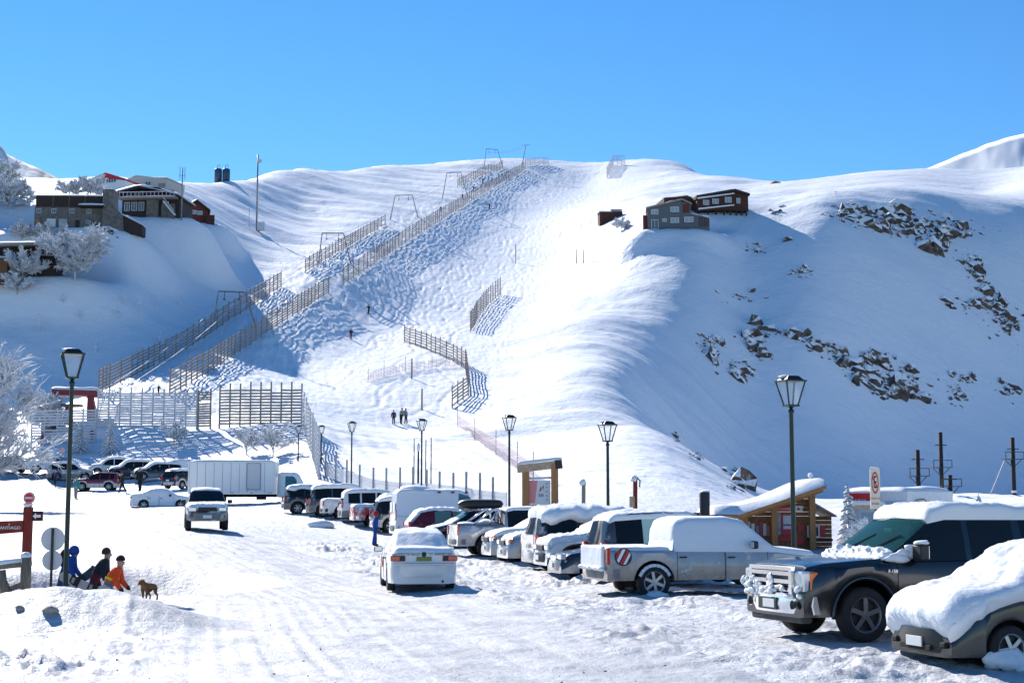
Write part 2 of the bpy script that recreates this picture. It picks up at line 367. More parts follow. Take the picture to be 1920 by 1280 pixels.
class MB:
    """collects simple shapes into one mesh"""
    def __init__(s): s.v, s.f, s.m = [], [], []
    def add(s, vs, fs, mi=0):
        o = len(s.v); s.v += [tuple(v) for v in vs]; s.f += [tuple(i + o for i in f) for f in fs]; s.m += [mi] * len(fs); return s
    def box(s, c, d, rz=0.0, mi=0, top=(1, 1)):
        cx, cy, cz = c; hx, hy, hz = d[0] / 2, d[1] / 2, d[2] / 2; ca, sa = math.cos(rz), math.sin(rz); vs = []
        for z, (kx, ky) in ((-hz, (1, 1)), (hz, top)):
            for x, y in ((-hx, -hy), (hx, -hy), (hx, hy), (-hx, hy)):
                x *= kx; y *= ky
                vs.append((cx + x * ca - y * sa, cy + x * sa + y * ca, cz + z))
        return s.add(vs, [(3, 2, 1, 0), (4, 5, 6, 7), (0, 1, 5, 4), (1, 2, 6, 5), (2, 3, 7, 6), (3, 0, 4, 7)], mi)
    def bar(s, a, b, w, h=None, mi=0, up=(0, 0, 1)):
        a, b = Vector(a), Vector(b); h = h or w
        t = (b - a).normalized(); u = Vector(up)
        if abs(t.dot(u)) > 0.98: u = Vector((1, 0, 0))
        x = t.cross(u).normalized() * (w / 2); y = x.cross(t).normalized() * (h / 2)
        vs = [a - x - y, a + x - y, a + x + y, a - x + y, b - x - y, b + x - y, b + x + y, b - x + y]
        return s.add(vs, [(3, 2, 1, 0), (4, 5, 6, 7), (0, 1, 5, 4), (1, 2, 6, 5), (2, 3, 7, 6), (3, 0, 4, 7)], mi)
    def tube(s, pts, rads, n=8, mi=0, caps=True):
        pts = [Vector(p) for p in pts]
        if not isinstance(rads, (list, tuple)): rads = [rads] * len(pts)
        rings = []
        for i, p in enumerate(pts):
            t = (pts[min(i + 1, len(pts) - 1)] - pts[max(i - 1, 0)])
            t = t.normalized() if t.length > 1e-9 else Vector((0, 0, 1))
            u = Vector((0, 0, 1)) if abs(t.z) < 0.95 else Vector((1, 0, 0))
            x = t.cross(u).normalized(); y = x.cross(t).normalized()
            rings.append([p + (x * math.cos(6.28318 * k / n) + y * math.sin(6.28318 * k / n)) * rads[i] for k in range(n)])
        vs = [v for r in rings for v in r]; fs = []
        for i in range(len(pts) - 1):
            for k in range(n):
                a, b = i * n + k, i * n + (k + 1) % n
                fs.append((a, b, b + n, a + n))
        if caps:
            fs.append(tuple(range(n))[::-1]); fs.append(tuple((len(pts) - 1) * n + k for k in range(n)))
        return s.add(vs, fs, mi)
    def lathe(s, prof, n=16, c=(0, 0, 0), axis='z', mi=0):
        vs = []; fs = []
        for (r, h) in prof:
            for k in range(n):
                a = 6.28318 * k / n
                x, y = r * math.cos(a), r * math.sin(a)
                v = (x, y, h) if axis == 'z' else ((h, x, y) if axis == 'x' else (x, h, y))
                vs.append((c[0] + v[0], c[1] + v[1], c[2] + v[2]))
        for i in range(len(prof) - 1):
            for k in range(n):
                a, b = i * n + k, i * n + (k + 1) % n
                fs.append((a, b, b + n, a + n))
        return s.add(vs, fs, mi)
    def build(s, name, m, parent=None, smooth=False):
        return mesh_obj(name, s.v, s.f, m if not isinstance(m, list) else None, parent, smooth, m if isinstance(m, list) else None, s.m if isinstance(m, list) else None)
def shared(name, src, parent, loc=(0, 0, 0), rot=(0, 0, 0), scale=(1, 1, 1), m=None):
    """another object that uses the mesh of src"""
    o = bpy.data.objects.new(name, src.data if hasattr(src, 'data') else src); COL.objects.link(o)
    if parent: o.parent = parent
    o.location = loc; o.rotation_euler = rot; o.scale = scale
    return o
def blob_grid(fn, nu, nv):
    vs = [fn(i / nu, j / nv) for j in range(nv + 1) for i in range(nu + 1)]
    fs = [(j * (nu + 1) + i, j * (nu + 1) + i + 1, (j + 1) * (nu + 1) + i + 1, (j + 1) * (nu + 1) + i) for j in range(nv) for i in range(nu)]
    return vs, fs
def snow_slab(name, corners, t, parent, over=0.12, seed=0, nu=22, nv=12):
    """a rounded, uneven layer of snow on a quad (corners a,b,c,d going round)"""
    a, b, c, d = [Vector(p) for p in corners]
    n = (b - a).cross(d - a).normalized()
    if n.z < 0: n = -n
    def top(u, v):
        p = (a * (1 - u) + b * u) * (1 - v) + (d * (1 - u) + c * u) * v
        eu, ev = abs(2 * u - 1), abs(2 * v - 1)
        e = max(0.0, 1 - eu ** 10) ** 0.5 * max(0.0, 1 - ev ** 6) ** 0.5
        k = 1 + 0.22 * float(fbm(np.array(p.x * 0.9 + seed), np.array(p.y * 0.9 + p.z), 71, 2))
        cu = (a + b + c + d) / 4
        q = p + (p - cu).normalized() * over
        return q + Vector((0, 0, t * e * k)) + n * 0.01
    vs, fs = blob_grid(top, nu, nv)
    lo = []
    for (u, v) in [(i / nu, j / nv) for j in range(nv + 1) for i in range(nu + 1)]:
        p = (a * (1 - u) + b * u) * (1 - v) + (d * (1 - u) + c * u) * v
        cu = (a + b + c + d) / 4
        lo.append(p + (p - cu).normalized() * over + n * 0.004)
    k = len(vs)
    W = nu + 1
    rim = [i for i in range(W)] + [j * W + nu for j in range(1, nv + 1)] + [nv * W + i for i in range(nu - 1, -1, -1)] + [j * W for j in range(nv - 1, 0, -1)]
    allv = [tuple(x) for x in vs] + [tuple(lo[i]) for i in rim]
    m = len(rim)
    fs2 = list(fs) + [(rim[i], k + i, k + (i + 1) % m, rim[(i + 1) % m]) for i in range(m)]
    fs2.append(tuple(k + i for i in range(m))[::-1])
    return mesh_obj(name, allv, fs2, M_snow, parent, True)

# ------------------------------------------------------------------ the ground sheet
NA, ND, D_NEAR = 940, 880, 9.0
_t = np.linspace(-1, 1, NA)
ANG = np.radians(25.5) * _t * 0.82 + np.radians(38) * 0.5 * _t ** 5
DIS = np.exp(np.linspace(math.log(D_NEAR), math.log(900.0), ND))
TX = np.tan(ANG)[None, :] * DIS[:, None]
TY = np.repeat(DIS[:, None], NA, 1)
def _cubic(n, k):
    """matrix that takes every k-th sample (and the last) to n samples, smoothly"""
    m = (n - 1 + k - 1) // k + 1
    Mx = np.zeros((n, m + 2))
    for i in range(n):
        q = i / k; j = min(int(q), m - 2); t = q - j
        for o, w in enumerate((-0.5 * t + t * t - 0.5 * t ** 3, 1 - 2.5 * t * t + 1.5 * t ** 3, 0.5 * t + 2 * t * t - 1.5 * t ** 3, -0.5 * t * t + 0.5 * t ** 3)):
            Mx[i, j + o] += w
    return Mx, m
_Mr, _nr = _cubic(ND, 4); _Mc, _nc = _cubic(NA, 4)
_da = np.interp(np.arange(-1, _nc + 1) * 4.0, np.arange(NA), ANG); _step = ANG[1] - ANG[0]
_da[0] = ANG[0] - 4 * _step; _da[-2:] = ANG[-1] + (np.arange(_nc - 1, _nc + 1) * 4.0 - (NA - 1)) * _step
_dl = np.exp(math.log(D_NEAR) + np.arange(-1, _nr + 1) * 4.0 * (math.log(900.0 / D_NEAR) / (ND - 1)))
TZ = pad(TX, TY, _Mr @ base_height(np.tan(_da)[None, :] * _dl[:, None], np.repeat(_dl[:, None], len(_da), 1)) @ _Mc.T) + detail(TX, TY)
def _sheet(X, Y):
    """height of the sheet, looked up between its points"""
    q = min(max((math.log(max(Y, D_NEAR)) - math.log(D_NEAR)) / math.log(900.0 / D_NEAR) * (ND - 1), 0), ND - 1.001)
    w = min(max(float(np.interp(math.atan2(X, max(Y, 1.0)), ANG, np.arange(NA))), 0), NA - 1.001)
    i, j = int(q), int(w); a, b = q - i, w - j
    return float((TZ[i, j] * (1 - b) + TZ[i, j + 1] * b) * (1 - a) + (TZ[i + 1, j] * (1 - b) + TZ[i + 1, j + 1] * b) * a)
gz = _sheet
def ground_mesh(name, mask, m):
    """the cells of the sheet picked by mask, as one object"""
    use = np.zeros((ND, NA), bool)
    use[:-1, :-1] |= mask; use[1:, :-1] |= mask; use[:-1, 1:] |= mask; use[1:, 1:] |= mask
    idx = -np.ones((ND, NA), np.int64); idx[use] = np.arange(use.sum())
    V = np.stack([TX[use], TY[use], TZ[use]], 1).astype(np.float32)
    r, c = np.nonzero(mask)
    Fq = np.stack([idx[r, c], idx[r, c + 1], idx[r + 1, c + 1], idx[r + 1, c]], 1).astype(np.int32)
    me = bpy.data.meshes.new(name)
    me.vertices.add(len(V)); me.vertices.foreach_set('co', V.ravel())
    me.loops.add(Fq.size); me.loops.foreach_set('vertex_index', Fq.ravel())
    me.polygons.add(len(Fq)); me.polygons.foreach_set('loop_start', np.arange(0, Fq.size, 4, dtype=np.int32))
    me.polygons.foreach_set('use_smooth', np.ones(len(Fq), bool))
    me.materials.append(m); me.update(calc_edges=True); me.validate()
    o = bpy.data.objects.new(name, me); COL.objects.link(o)
    return tag(o, kind='structure')
_cx, _cy = TX[:-1, :-1], TY[:-1, :-1]
_rd, _ra = poly_dist(_cx, _cy, ROAD)
_hillm = _cy > 118 + 14 * sstep(-10, -40, _cx) + 26 * (1 - sstep(-38, -18, _cx))
_roadm = (np.abs(_rd) < 3.9 + 1.1 * fbm(_cx * 0.15, _cy * 0.15, 3, 2)) & ~_hillm
ground_mesh('hillside', _hillm, M_hill)
ground_mesh('road', _roadm, M_road)
ground_mesh('ground', ~_hillm & ~_roadm, M_lot)

# far mountains
def far_mountain(name, outline, d0, d1, zlow, seed, rock=False):
    """a ridge whose crest runs through the given photo points at distance d1 and whose foot lies at d0"""
    crest = [P(x, y, d1) for x, y in outline]
    nu, nv = 160, 70
    xs = [c.x for c in crest]; zs = [c.z for c in crest]
    vs = []
    for j in range(nv + 1):
        t = j / nv
        for i in range(nu + 1):
            x = xs[0] + (xs[-1] - xs[0]) * i / nu
            z = np.interp(x, xs, zs)
            if t <= 0.7:
                s = t / 0.7; y = d0 + (d1 - d0) * s; zz = zlow + (z - zlow) * (s ** 1.15)
            else:
                s = (t - 0.7) / 0.3; y = d1 + (d1 - d0) * s * 0.6; zz = z - (z - zlow) * s
            w = math.sin(math.pi * min(1, t / 0.7) * 0.93)
            zz += float(fbm(np.array(x * 0.012), np.array(y * 0.008), seed, 4)) * 9 * w + float(np.abs(fbm(np.array(x * 0.05), np.array(y * 0.02), seed + 5, 3))) * 3 * w
            vs.append((x * (y / d1), y, zz))
    fs = [(j * (nu + 1) + i, j * (nu + 1) + i + 1, (j + 1) * (nu + 1) + i + 1, (j + 1) * (nu + 1) + i) for j in range(nv) for i in range(nu)]
    o = mesh_obj(name, vs, fs, M_far, None, True)
    return tag(o, kind='structure')
def rocky_snow(name, rockc, lo, hi, sc=0.02):
    m, N, L, B = nodes_of(name)
    geo = N.new('ShaderNodeNewGeometry'); n = N.new('ShaderNodeTexNoise'); n.inputs['Scale'].default_value = sc; n.inputs['Detail'].default_value = 9; n.inputs['Roughness'].default_value = 0.65
    L.new(geo.outputs['Position'], n.inputs['Vector'])
    r = N.new('ShaderNodeValToRGB'); r.color_ramp.elements[0].position = lo; r.color_ramp.elements[1].position = hi
    r.color_ramp.elements[0].color = (*SNOW_C, 1); r.color_ramp.elements[1].color = (*rockc, 1)
    L.new(n.outputs['Fac'], r.inputs['Fac']); L.new(r.outputs['Color'], B.inputs['Base Color']); B.inputs['Roughness'].default_value = 0.8
    return m
M_far = rocky_snow('far_snow', (0.24, 0.22, 0.22), 0.66, 0.70, 0.012)
far_mountain('mountain_right', [(1560, 362), (1640, 345), (1720, 322), (1752, 310), (1800, 289), (1850, 268), (1920, 252), (2020, 225), (2120, 215)], 700, 1000, 40, 3)
M_far = rocky_snow('far_rocky_snow', (0.26, 0.23, 0.23), 0.46, 0.53, 0.012)
far_mountain('mountain_left', [(-250, 200), (-60, 225), (0, 268), (12, 287), (22, 293), (60, 312), (95, 330), (120, 345), (180, 372), (240, 400)], 900, 1500, 120, 8)
# ------------------------------------------------------------------ vehicles
M_tyre = mat('tyre_rubber', (0.018, 0.018, 0.02), 0.85, var=0.3, bump=0.3, bscale=40)
M_alloy = mat('alloy_rim', (0.42, 0.43, 0.45), 0.35, 0.7)
M_darkrim = mat('grey_rim', (0.16, 0.16, 0.17), 0.4, 0.6)
M_chrome = mat('chrome', (0.75, 0.76, 0.78), 0.12, 1.0)
M_black = mat('black_plastic', (0.02, 0.02, 0.022), 0.55)
M_under = mat('underbody_black', (0.012, 0.012, 0.013), 0.9)
M_glass = mat('tinted_glass', (0.008, 0.010, 0.012), 0.05, spec=0.28)
M_teal = mat('greenish_glass', (0.05, 0.17, 0.18), 0.05, spec=0.6, var=0.35, vscale=3)
M_tail = mat('tail_lamp_red', (0.55, 0.015, 0.02), 0.15, coat=1.0)
M_lens = mat('lamp_lens', (0.72, 0.76, 0.80), 0.12, 0.35, coat=1.0)
M_amber = mat('amber_lens', (0.85, 0.16, 0.02), 0.2, coat=1.0)
M_plate = mat('number_plate', (0.75, 0.75, 0.72), 0.5)
M_tan = mat('tan_trim', (0.45, 0.38, 0.28), 0.6)
def paint(name, c, frost=0.0, dirt=0.0, rough=0.28, metal=0.25, hi=1.0):
    """car paint; frost = share of rime stuck to it, dirt = road grime thrown up from below"""
    if name in _MATS: return _MATS[name]
    m, N, L, B = nodes_of(name)
    B.inputs['Metallic'].default_value = metal; B.inputs['Roughness'].default_value = rough
    B.inputs['Coat Weight'].default_value = 0.6; B.inputs['Coat Roughness'].default_value = 0.08
    tc = N.new('ShaderNodeTexCoord'); col = None
    rgb = N.new('ShaderNodeRGB'); rgb.outputs[0].default_value = (*c, 1); col = rgb.outputs[0]
    def mix(fac, other):
        nonlocal col
        mx = N.new('ShaderNodeMix'); mx.data_type = 'RGBA'
        L.new(fac, mx.inputs['Factor']); L.new(col, mx.inputs['A']); mx.inputs['B'].default_value = (*other, 1)
        col = mx.outputs['Result']
    n = N.new('ShaderNodeTexNoise'); n.inputs['Scale'].default_value = 3.2; n.inputs['Detail'].default_value = 8; n.inputs['Roughness'].default_value = 0.68
    L.new(tc.outputs['Object'], n.inputs['Vector'])
    if dirt:
        sx = N.new('ShaderNodeSeparateXYZ'); L.new(tc.outputs['Object'], sx.inputs[0])
        mr = N.new('ShaderNodeMapRange'); mr.inputs['From Min'].default_value = 1.2; mr.inputs['From Max'].default_value = 0.55
        L.new(sx.outputs['Z'], mr.inputs['Value'])
        mm = N.new('ShaderNodeMath'); mm.operation = 'MULTIPLY'; L.new(mr.outputs[0], mm.inputs[0])
        r = N.new('ShaderNodeValToRGB'); r.color_ramp.elements[0].position = 0.32; r.color_ramp.elements[1].position = 0.62
        r.color_ramp.elements[1].color = (dirt, dirt, dirt, 1); r.color_ramp.elements[0].color = (dirt * 0.55,) * 3 + (1,)
        L.new(n.outputs['Fac'], r.inputs['Fac']); L.new(r.outputs['Color'], mm.inputs[1])
        mix(mm.outputs[0], (0.20, 0.165, 0.125))
    if frost:
        n2 = N.new('ShaderNodeTexNoise'); n2.inputs['Scale'].default_value = 2.1; n2.inputs['Detail'].default_value = 9; n2.inputs['Roughness'].default_value = 0.7
        L.new(tc.outputs['Object'], n2.inputs['Vector'])
        r2 = N.new('ShaderNodeValToRGB'); a = 0.70 - 0.45 * frost
        r2.color_ramp.elements[0].position = max(0, a - 0.06); r2.color_ramp.elements[1].position = a + 0.08
        L.new(n2.outputs['Fac'], r2.inputs['Fac']); mix(r2.outputs['Color'], (0.84, 0.86, 0.9))
        mr2 = N.new('ShaderNodeMapRange'); mr2.inputs['To Min'].default_value = rough; mr2.inputs['To Max'].default_value = 0.8
        L.new(r2.outputs['Color'], mr2.inputs['Value']); L.new(mr2.outputs[0], B.inputs['Roughness'])
        inv = N.new('ShaderNodeMapRange'); inv.inputs['To Min'].default_value = 0.6; inv.inputs['To Max'].default_value = 0.0
        L.new(r2.outputs['Color'], inv.inputs['Value']); L.new(inv.outputs[0], B.inputs['Coat Weight'])
        b = N.new('ShaderNodeBump'); b.inputs['Distance'].default_value = 0.02; b.inputs['Strength'].default_value = 0.5
        L.new(r2.outputs['Color'], b.inputs['Height']); L.new(b.outputs['Normal'], B.inputs['Normal'])
    L.new(col, B.inputs['Base Color'])
    _MATS[name] = m
    return m
def _rim_mesh(spokes, m):
    b = MB()
    b.lathe([(0.60, 0.06), (0.685, 0.10), (0.70, 0.28), (0.66, 0.30), (0.60, 0.26), (0.58, 0.12), (0.60, 0.06)], 28, axis='y')
    for k in range(spokes):
        a = 6.28318 * k / spokes
        b.bar((0.1 * math.cos(a), 0.26, 0.1 * math.sin(a)), (0.62 * math.cos(a), 0.235, 0.62 * math.sin(a)), 0.17, 0.05, up=(0, 1, 0))
    b.lathe([(0.0, 0.30), (0.13, 0.29), (0.17, 0.25), (0.17, 0.12)], 16, axis='y')
    b.lathe([(0.0, 0.09), (0.62, 0.09)], 20, axis='y', mi=1)
    o = b.build('rim', [m, M_black]); me = o.data; bpy.data.objects.remove(o); return me
_tb = MB(); _tb.lathe([(0.66, -0.30), (0.72, -0.32), (0.93, -0.31), (0.985, -0.24), (1.0, -0.1), (1.0, 0.1), (0.985, 0.24), (0.93, 0.31), (0.72, 0.32), (0.66, 0.30), (0.66, -0.30)], 32, axis='y')
_o = _tb.build('tyre', M_tyre, smooth=True); TYRE = _o.data; bpy.data.objects.remove(_o)
RIM6 = _rim_mesh(6, M_alloy); RIM5 = _rim_mesh(5, M_alloy); RIMD = _rim_mesh(5, M_darkrim)

class Car:
    """a lofted car body: +x is forward, z up, origin on the ground under its middle"""
    def __init__(s, root, L, W, top, belt, clear=0.24, wheels=(1.35, -1.35), tyre=0.34, arch=0.42, taper=0.30, nose=0.9, tail=0.6, nose_in=0.20, tail_in=0.12, win=(), screen=None, back=None, doors=()):
        s.root, s.L, s.W = root, L, W
        s.top = sorted(top); s.belt = sorted(belt); s.clear, s.wheels, s.tyre, s.arch, s.taper = clear, wheels, tyre, arch, taper
        s.nose, s.tail, s.ni, s.ti = nose, tail, nose_in, tail_in
        s.win, s.screen, s.back, s.doors = win, screen, back, doors
        xs = [p[0] for p in s.top] + [p[0] for p in s.belt] + [-L / 2, L / 2]
        for a, b in win: xs += [a, b]
        for a, b in doors: xs += [a, b]
        for w in wheels: xs += [w + arch * math.cos(math.pi * k / 12) for k in range(13)]
        xs += list(np.linspace(-L / 2, L / 2, 26))
        xs = sorted(x for x in xs if -L / 2 <= x <= L / 2); st = [xs[0]]
        for x in xs:
            if x - st[-1] > 0.012: st.append(x)
        s.st = st
    def half(s, x):
        L = s.L
        t = max(0, (x - (L / 2 - s.nose)) / s.nose); r = max(0, ((-L / 2 + s.tail) - x) / s.tail)
        return s.W * (1 - s.ni * t ** 2.4 - s.ti * r ** 2.4)
    def topz(s, x): return float(np.interp(x, [p[0] for p in s.top], [p[1] for p in s.top]))
    def ring(s, x):
        w = s.half(x); zr = s.topz(x); zs = min(float(np.interp(x, [p[0] for p in s.belt], [p[1] for p in s.belt])), zr - 0.015)
        zb = s.clear
        for xw in s.wheels:
            d = abs(x - xw)
            if d < s.arch: zb = max(zb, s.tyre + math.sqrt(max(0, s.arch ** 2 - d * d)) * 0.98)
        zb = min(zb, zs - 0.12)
        g = zr - zs; k = min(1.0, g / 0.3)
        wg = w * 0.915; wr = wg - s.taper * g
        mid = zb + (zs - zb) * 0.5
        return [(0, zb), (w * 0.80, zb), (w * 0.985, zb + 0.015), (w, mid), (w * 0.992, zs - (zs - zb) * 0.14), (w * 0.955, zs - 0.005), (wg, zs + min(0.01, g * 0.3)),
                (wg + (wr - wg) * 0.46, zs + g * 0.5), (wr, zr - 0.055 * k - g * 0.04), (wr * 0.86, zr - 0.012 * k), (0, zr + 0.012 * k)]
    def part(s, name, pick, m, parent=None, smooth=True, push=0.0):
        """mesh of the body cells picked by pick(xmid, j, side)"""
        rings = [s.ring(x) for x in s.st]; vs, fs, ids = [], [], {}
        def vid(i, j, sd):
            if j in (0, 10): sd = 1
            key = (i, j, sd)
            if key not in ids:
                y, z = rings[i][j]
                ids[key] = len(vs); vs.append((s.st[i], (y + push) * sd if j not in (0, 10) else 0.0, z + (push if j > 8 else 0)))
            return ids[key]
        for i in range(len(s.st) - 1):
            xm = (s.st[i] + s.st[i + 1]) / 2
            for j in range(10):
                for sd in (1, -1):
                    if pick(xm, j, sd):
                        q = [vid(i, j, sd), vid(i + 1, j, sd), vid(i + 1, j + 1, sd), vid(i, j + 1, sd)]
                        q = list(dict.fromkeys(q))
                        if len(q) > 2: fs.append(q if sd < 0 else q[::-1])
        if not fs: return None
        o = mesh_obj(name, vs, fs, m, parent or s.root, smooth)
        o.data.set_sharp_from_angle(angle=R(38))
        return o
    def build(s, body, glass=None, screen_glass=None, clad=None, rim=None, roof=None, door_gap=True, pillar=None):
        glass = glass or M_glass; screen_glass = screen_glass or glass
        def inwin(x): return next((k for k, (a, b) in enumerate(s.win) if a < x < b), None)
        def indoor(x): return next((k for k, (a, b) in enumerate(s.doors) if a < x < b), None)
        def is_screen(x, j): return s.screen and s.screen[0] < x < s.screen[1] and j in (8, 9)
        def is_back(x, j): return s.back and s.back[0] < x < s.back[1] and j in (8, 9)
        def is_win(x, j): return j in (6, 7) and inwin(x) is not None
        def is_door(x, j): return j in (3, 4, 5) and indoor(x) is not None
        def is_clad(x, j): return clad is not None and j == 2
        def is_body(x, j, sd):
            return j > 0 and not (is_screen(x, j) or is_back(x, j) or is_win(x, j) or is_door(x, j) or is_clad(x, j)) and not (pillar and j in (6, 7))
        b = s.part('body', is_body, body)
        # close the two ends
        for end, i in ((1, -1), (-1, 0)):
            r = s.ring(s.st[i]); x = s.st[i]
            poly = [(x, y, z) for y, z in r[1:]] + [(x, -y, z) for y, z in r[1:-1]][::-1]
            mesh_obj('nose_panel' if end > 0 else 'tail_panel', poly, [tuple(range(len(poly)))[::1 if end > 0 else -1]], body, s.root)
        if pillar: s.part('pillars', lambda x, j, sd: j in (6, 7) and not is_win(x, j), pillar)
        if clad: s.part('cladding', lambda x, j, sd: is_clad(x, j), clad)
        mb = MB(); mb.box((0, 0, s.clear + 0.12), (s.L * 0.9, s.W * 1.55, 0.2)); mb.box((0, 0, s.tyre + 0.25), (s.L * 0.86, s.W * 1.25, 0.3)); mb.build('underbody', M_under, s.root)
        if s.screen: s.part('windscreen', lambda x, j, sd: is_screen(x, j), screen_glass)
        if s.back: s.part('rear_window', lambda x, j, sd: is_back(x, j), glass)
        for k in range(len(s.win)):
            for side in (1, -1): s.part('side_window', lambda x, j, sd, k=k, side=side: sd == side and j in (6, 7) and inwin(x) == k, glass)
        for k, (a, bb) in enumerate(s.doors):
            for side in (1, -1):
                d = s.part('door', lambda x, j, sd, k=k, side=side: sd == side and j in (3, 4, 5) and indoor(x) == k, body)
                if d and door_gap:
                    h = MB(); y = side * (s.half(a + 0.15) + 0.012); z = s.ring((a + bb) / 2)[4][1] - 0.03
                    h.box((a + 0.14, y, z), (0.17, 0.03, 0.035)); h.build('handle', M_black, d)
                    for xx in (a, bb):
                        g = MB(); r = s.ring(xx)
                        g.tube([(xx, side * (r[j][0] + 0.002), r[j][1]) for j in (2, 3, 4, 5)], 0.006, 4, caps=False)
                        g.build('door_seam', M_under, d)
        for xw in s.wheels:
            for side in (1, -1):
                w = shared('wheel', TYRE, s.root, (xw, side * (s.W - 0.115), s.tyre), (0, random.uniform(0, 1) * 0, 0 if side > 0 else math.pi), (s.tyre, s.tyre, s.tyre))
                shared('rim', rim or RIM6, w, rot=(0, random.uniform(0, 6), 0))
        return s
    def snow(s, x0, x1, j0=8, T=0.08, name='snow_cover', rag=0.0, n=44, m=34, seed=1, end_p=8, side_p=8, rough=0.25, side=None, lumps=0.0):
        """a layer of snow lying on the body between stations x0 and x1, reaching down to ring point j0 on both sides"""
        Bp = np.zeros((n + 1, m + 1, 3))
        for i in range(n + 1):
            x = x0 + (x1 - x0) * i / n
            r = s.ring(x)
            arc = [(y, z) for y, z in r[j0:]] + [(-y, z) for y, z in r[j0:-1]][::-1]
            arc = np.array(arc); seg = np.r_[0, np.cumsum(np.hypot(*np.diff(arc, axis=0).T))]
            lo, hi = 0.0, 1.0
            if rag:
                lo = rag * (0.5 + 0.5 * float(fbm(np.array(x * 2.3 + seed), np.array(1.3), seed, 4))); hi = 1 - rag * (0.5 + 0.5 * float(fbm(np.array(x * 2.3 + seed), np.array(7.7), seed + 3, 4)))
            if side == 1: hi = 0.5
            t = np.linspace(lo, hi, m + 1) * seg[-1]
            Bp[i, :, 0] = x; Bp[i, :, 1] = np.interp(t, seg, arc[:, 0]); Bp[i, :, 2] = np.interp(t, seg, arc[:, 1])
        du = np.gradient(Bp, axis=0); dv = np.gradient(Bp, axis=1)
        Nn = np.cross(du, dv); Nn /= np.maximum(np.linalg.norm(Nn, axis=2, keepdims=True), 1e-9)
        Nn *= np.where(Nn[:, :, 2:3] < -0.15, -1, 1)
        for _ in range(3):
            Np = np.pad(Nn, ((1, 1), (1, 1), (0, 0)), 'edge'); Nn = (Np[2:, 1:-1] + Np[:-2, 1:-1] + Np[1:-1, 2:] + Np[1:-1, :-2] + Nn) / 5
        U = np.linspace(-1, 1, n + 1)[:, None]; V = np.linspace(-1, 1, m + 1)[None, :]
        e = np.sqrt(np.clip(1 - np.abs(U) ** end_p, 0, 1)) * np.sqrt(np.clip(1 - np.abs(V) ** side_p, 0, 1))
        nz = fbm(Bp[:, :, 0] * 1.6 + seed * 3.1, Bp[:, :, 1] * 1.6 + Bp[:, :, 2] * 1.1, 80 + seed, 3)
        th = T * e * (1 + rough * nz)
        if lumps: th = th + lumps * e * np.abs(fbm(Bp[:, :, 0] * 6 + seed, (Bp[:, :, 1] + Bp[:, :, 2]) * 6, 90 + seed, 3))
        top = Bp + Nn * th[:, :, None]
        top[:, :, 2] += 0.006 * (e > 0)
        W = m + 1
        vs = top.reshape(-1, 3).tolist()
        fs = [(i * W + j, (i + 1) * W + j, (i + 1) * W + j + 1, i * W + j + 1) for i in range(n) for j in range(m)]
        return mesh_obj(name, vs, [f[::-1] for f in fs], M_snow, s.root, True)
    # small fittings; ends: +1 front, -1 rear
    def lump(s, name, c, d, m, r=0.02, parent=None, rot=None):
        bm = bmesh.new(); bmesh.ops.create_cube(bm, size=1.0)
        bmesh.ops.scale(bm, vec=d, verts=bm.verts)
        bmesh.ops.bevel(bm, geom=bm.edges[:], offset=min(r, min(d) * 0.45), segments=2, affect='EDGES', profile=0.5)
        me = bpy.data.meshes.new(name); bm.to_mesh(me); bm.free(); me.materials.append(m)
        o = bpy.data.objects.new(name, me); COL.objects.link(o); o.parent = parent or s.root; o.location = c
        if rot: o.rotation_euler = rot
        return o
    def bumper(s, end, z, h, m, depth=0.16, wide=0.97, name='bumper'):
        x = end * s.L / 2; w = s.half(x) * wide * 1.06; b = MB(); n = 8; vs = []; fs = []
        for k in range(n + 1):
            y = w * (-1 + 2 * k / n); t = abs(y) / w
            xo = x + end * (0.09 - 0.22 * t ** 3); xi = xo - end * depth
            for (xx, zz) in ((xi, z - h / 2), (xo - end * 0.03, z - h / 2), (xo, z), (xo - end * 0.02, z + h / 2), (xi, z + h / 2)): vs.append((xx, y, zz))
        for k in range(n):
            for q in range(4):
                a = k * 5 + q; fs.append((a, a + 1, a + 6, a + 5))
        fs.append((0, 1, 2, 3, 4)); fs.append(tuple(n * 5 + q for q in range(5)))
        b.add(vs, fs); o = b.build(name, m, s.root, True); o.data.set_sharp_from_angle(angle=R(40)); return o
    def lamps(s, end, z, size, m, name, inset=0.10, xin=0.03, wrap=True):
        for side in (1, -1):
            x = end * (s.L / 2 - xin)
            y = side * (s.half(end * (s.L / 2 - xin - 0.1)) - size[1] / 2 - inset)
            s.lump(name, (x, y, z), size, m, 0.03)
    def plate(s, end, z, m=None):
        s.lump('number_plate', (end * (s.L / 2 + 0.10), 0, z), (0.02, 0.36, 0.13), m or M_plate, 0.004)
    def mirrors(s, x, z, m, size=(0.14, 0.2, 0.16)):
        for side in (1, -1):
            y = side * (s.half(x) + 0.09)
            o = s.lump('mirror', (x, y, z), size, m, 0.04)
            o2 = s.lump('mirror_glass', (-size[0] * 0.5 - 0.002, 0, 0), (0.01, size[1] * 0.8, size[2] * 0.75), M_lens, 0.002, parent=o)
    def rails(s, x0, x1, m=None):
        for side in (1, -1):
            b = MB(); r0 = s.ring((x0 + x1) / 2)[8]
            pts = [(x0 + (x1 - x0) * t, side * (r0[0] - 0.03), s.topz(x0 + (x1 - x0) * t) + (0.0 if t in (0, 1) else 0.07)) for t in (0, 0.08, 0.5, 0.92, 1)]
            b.tube(pts, 0.018, 6); b.build('roof_rail', m or M_black, s.root)

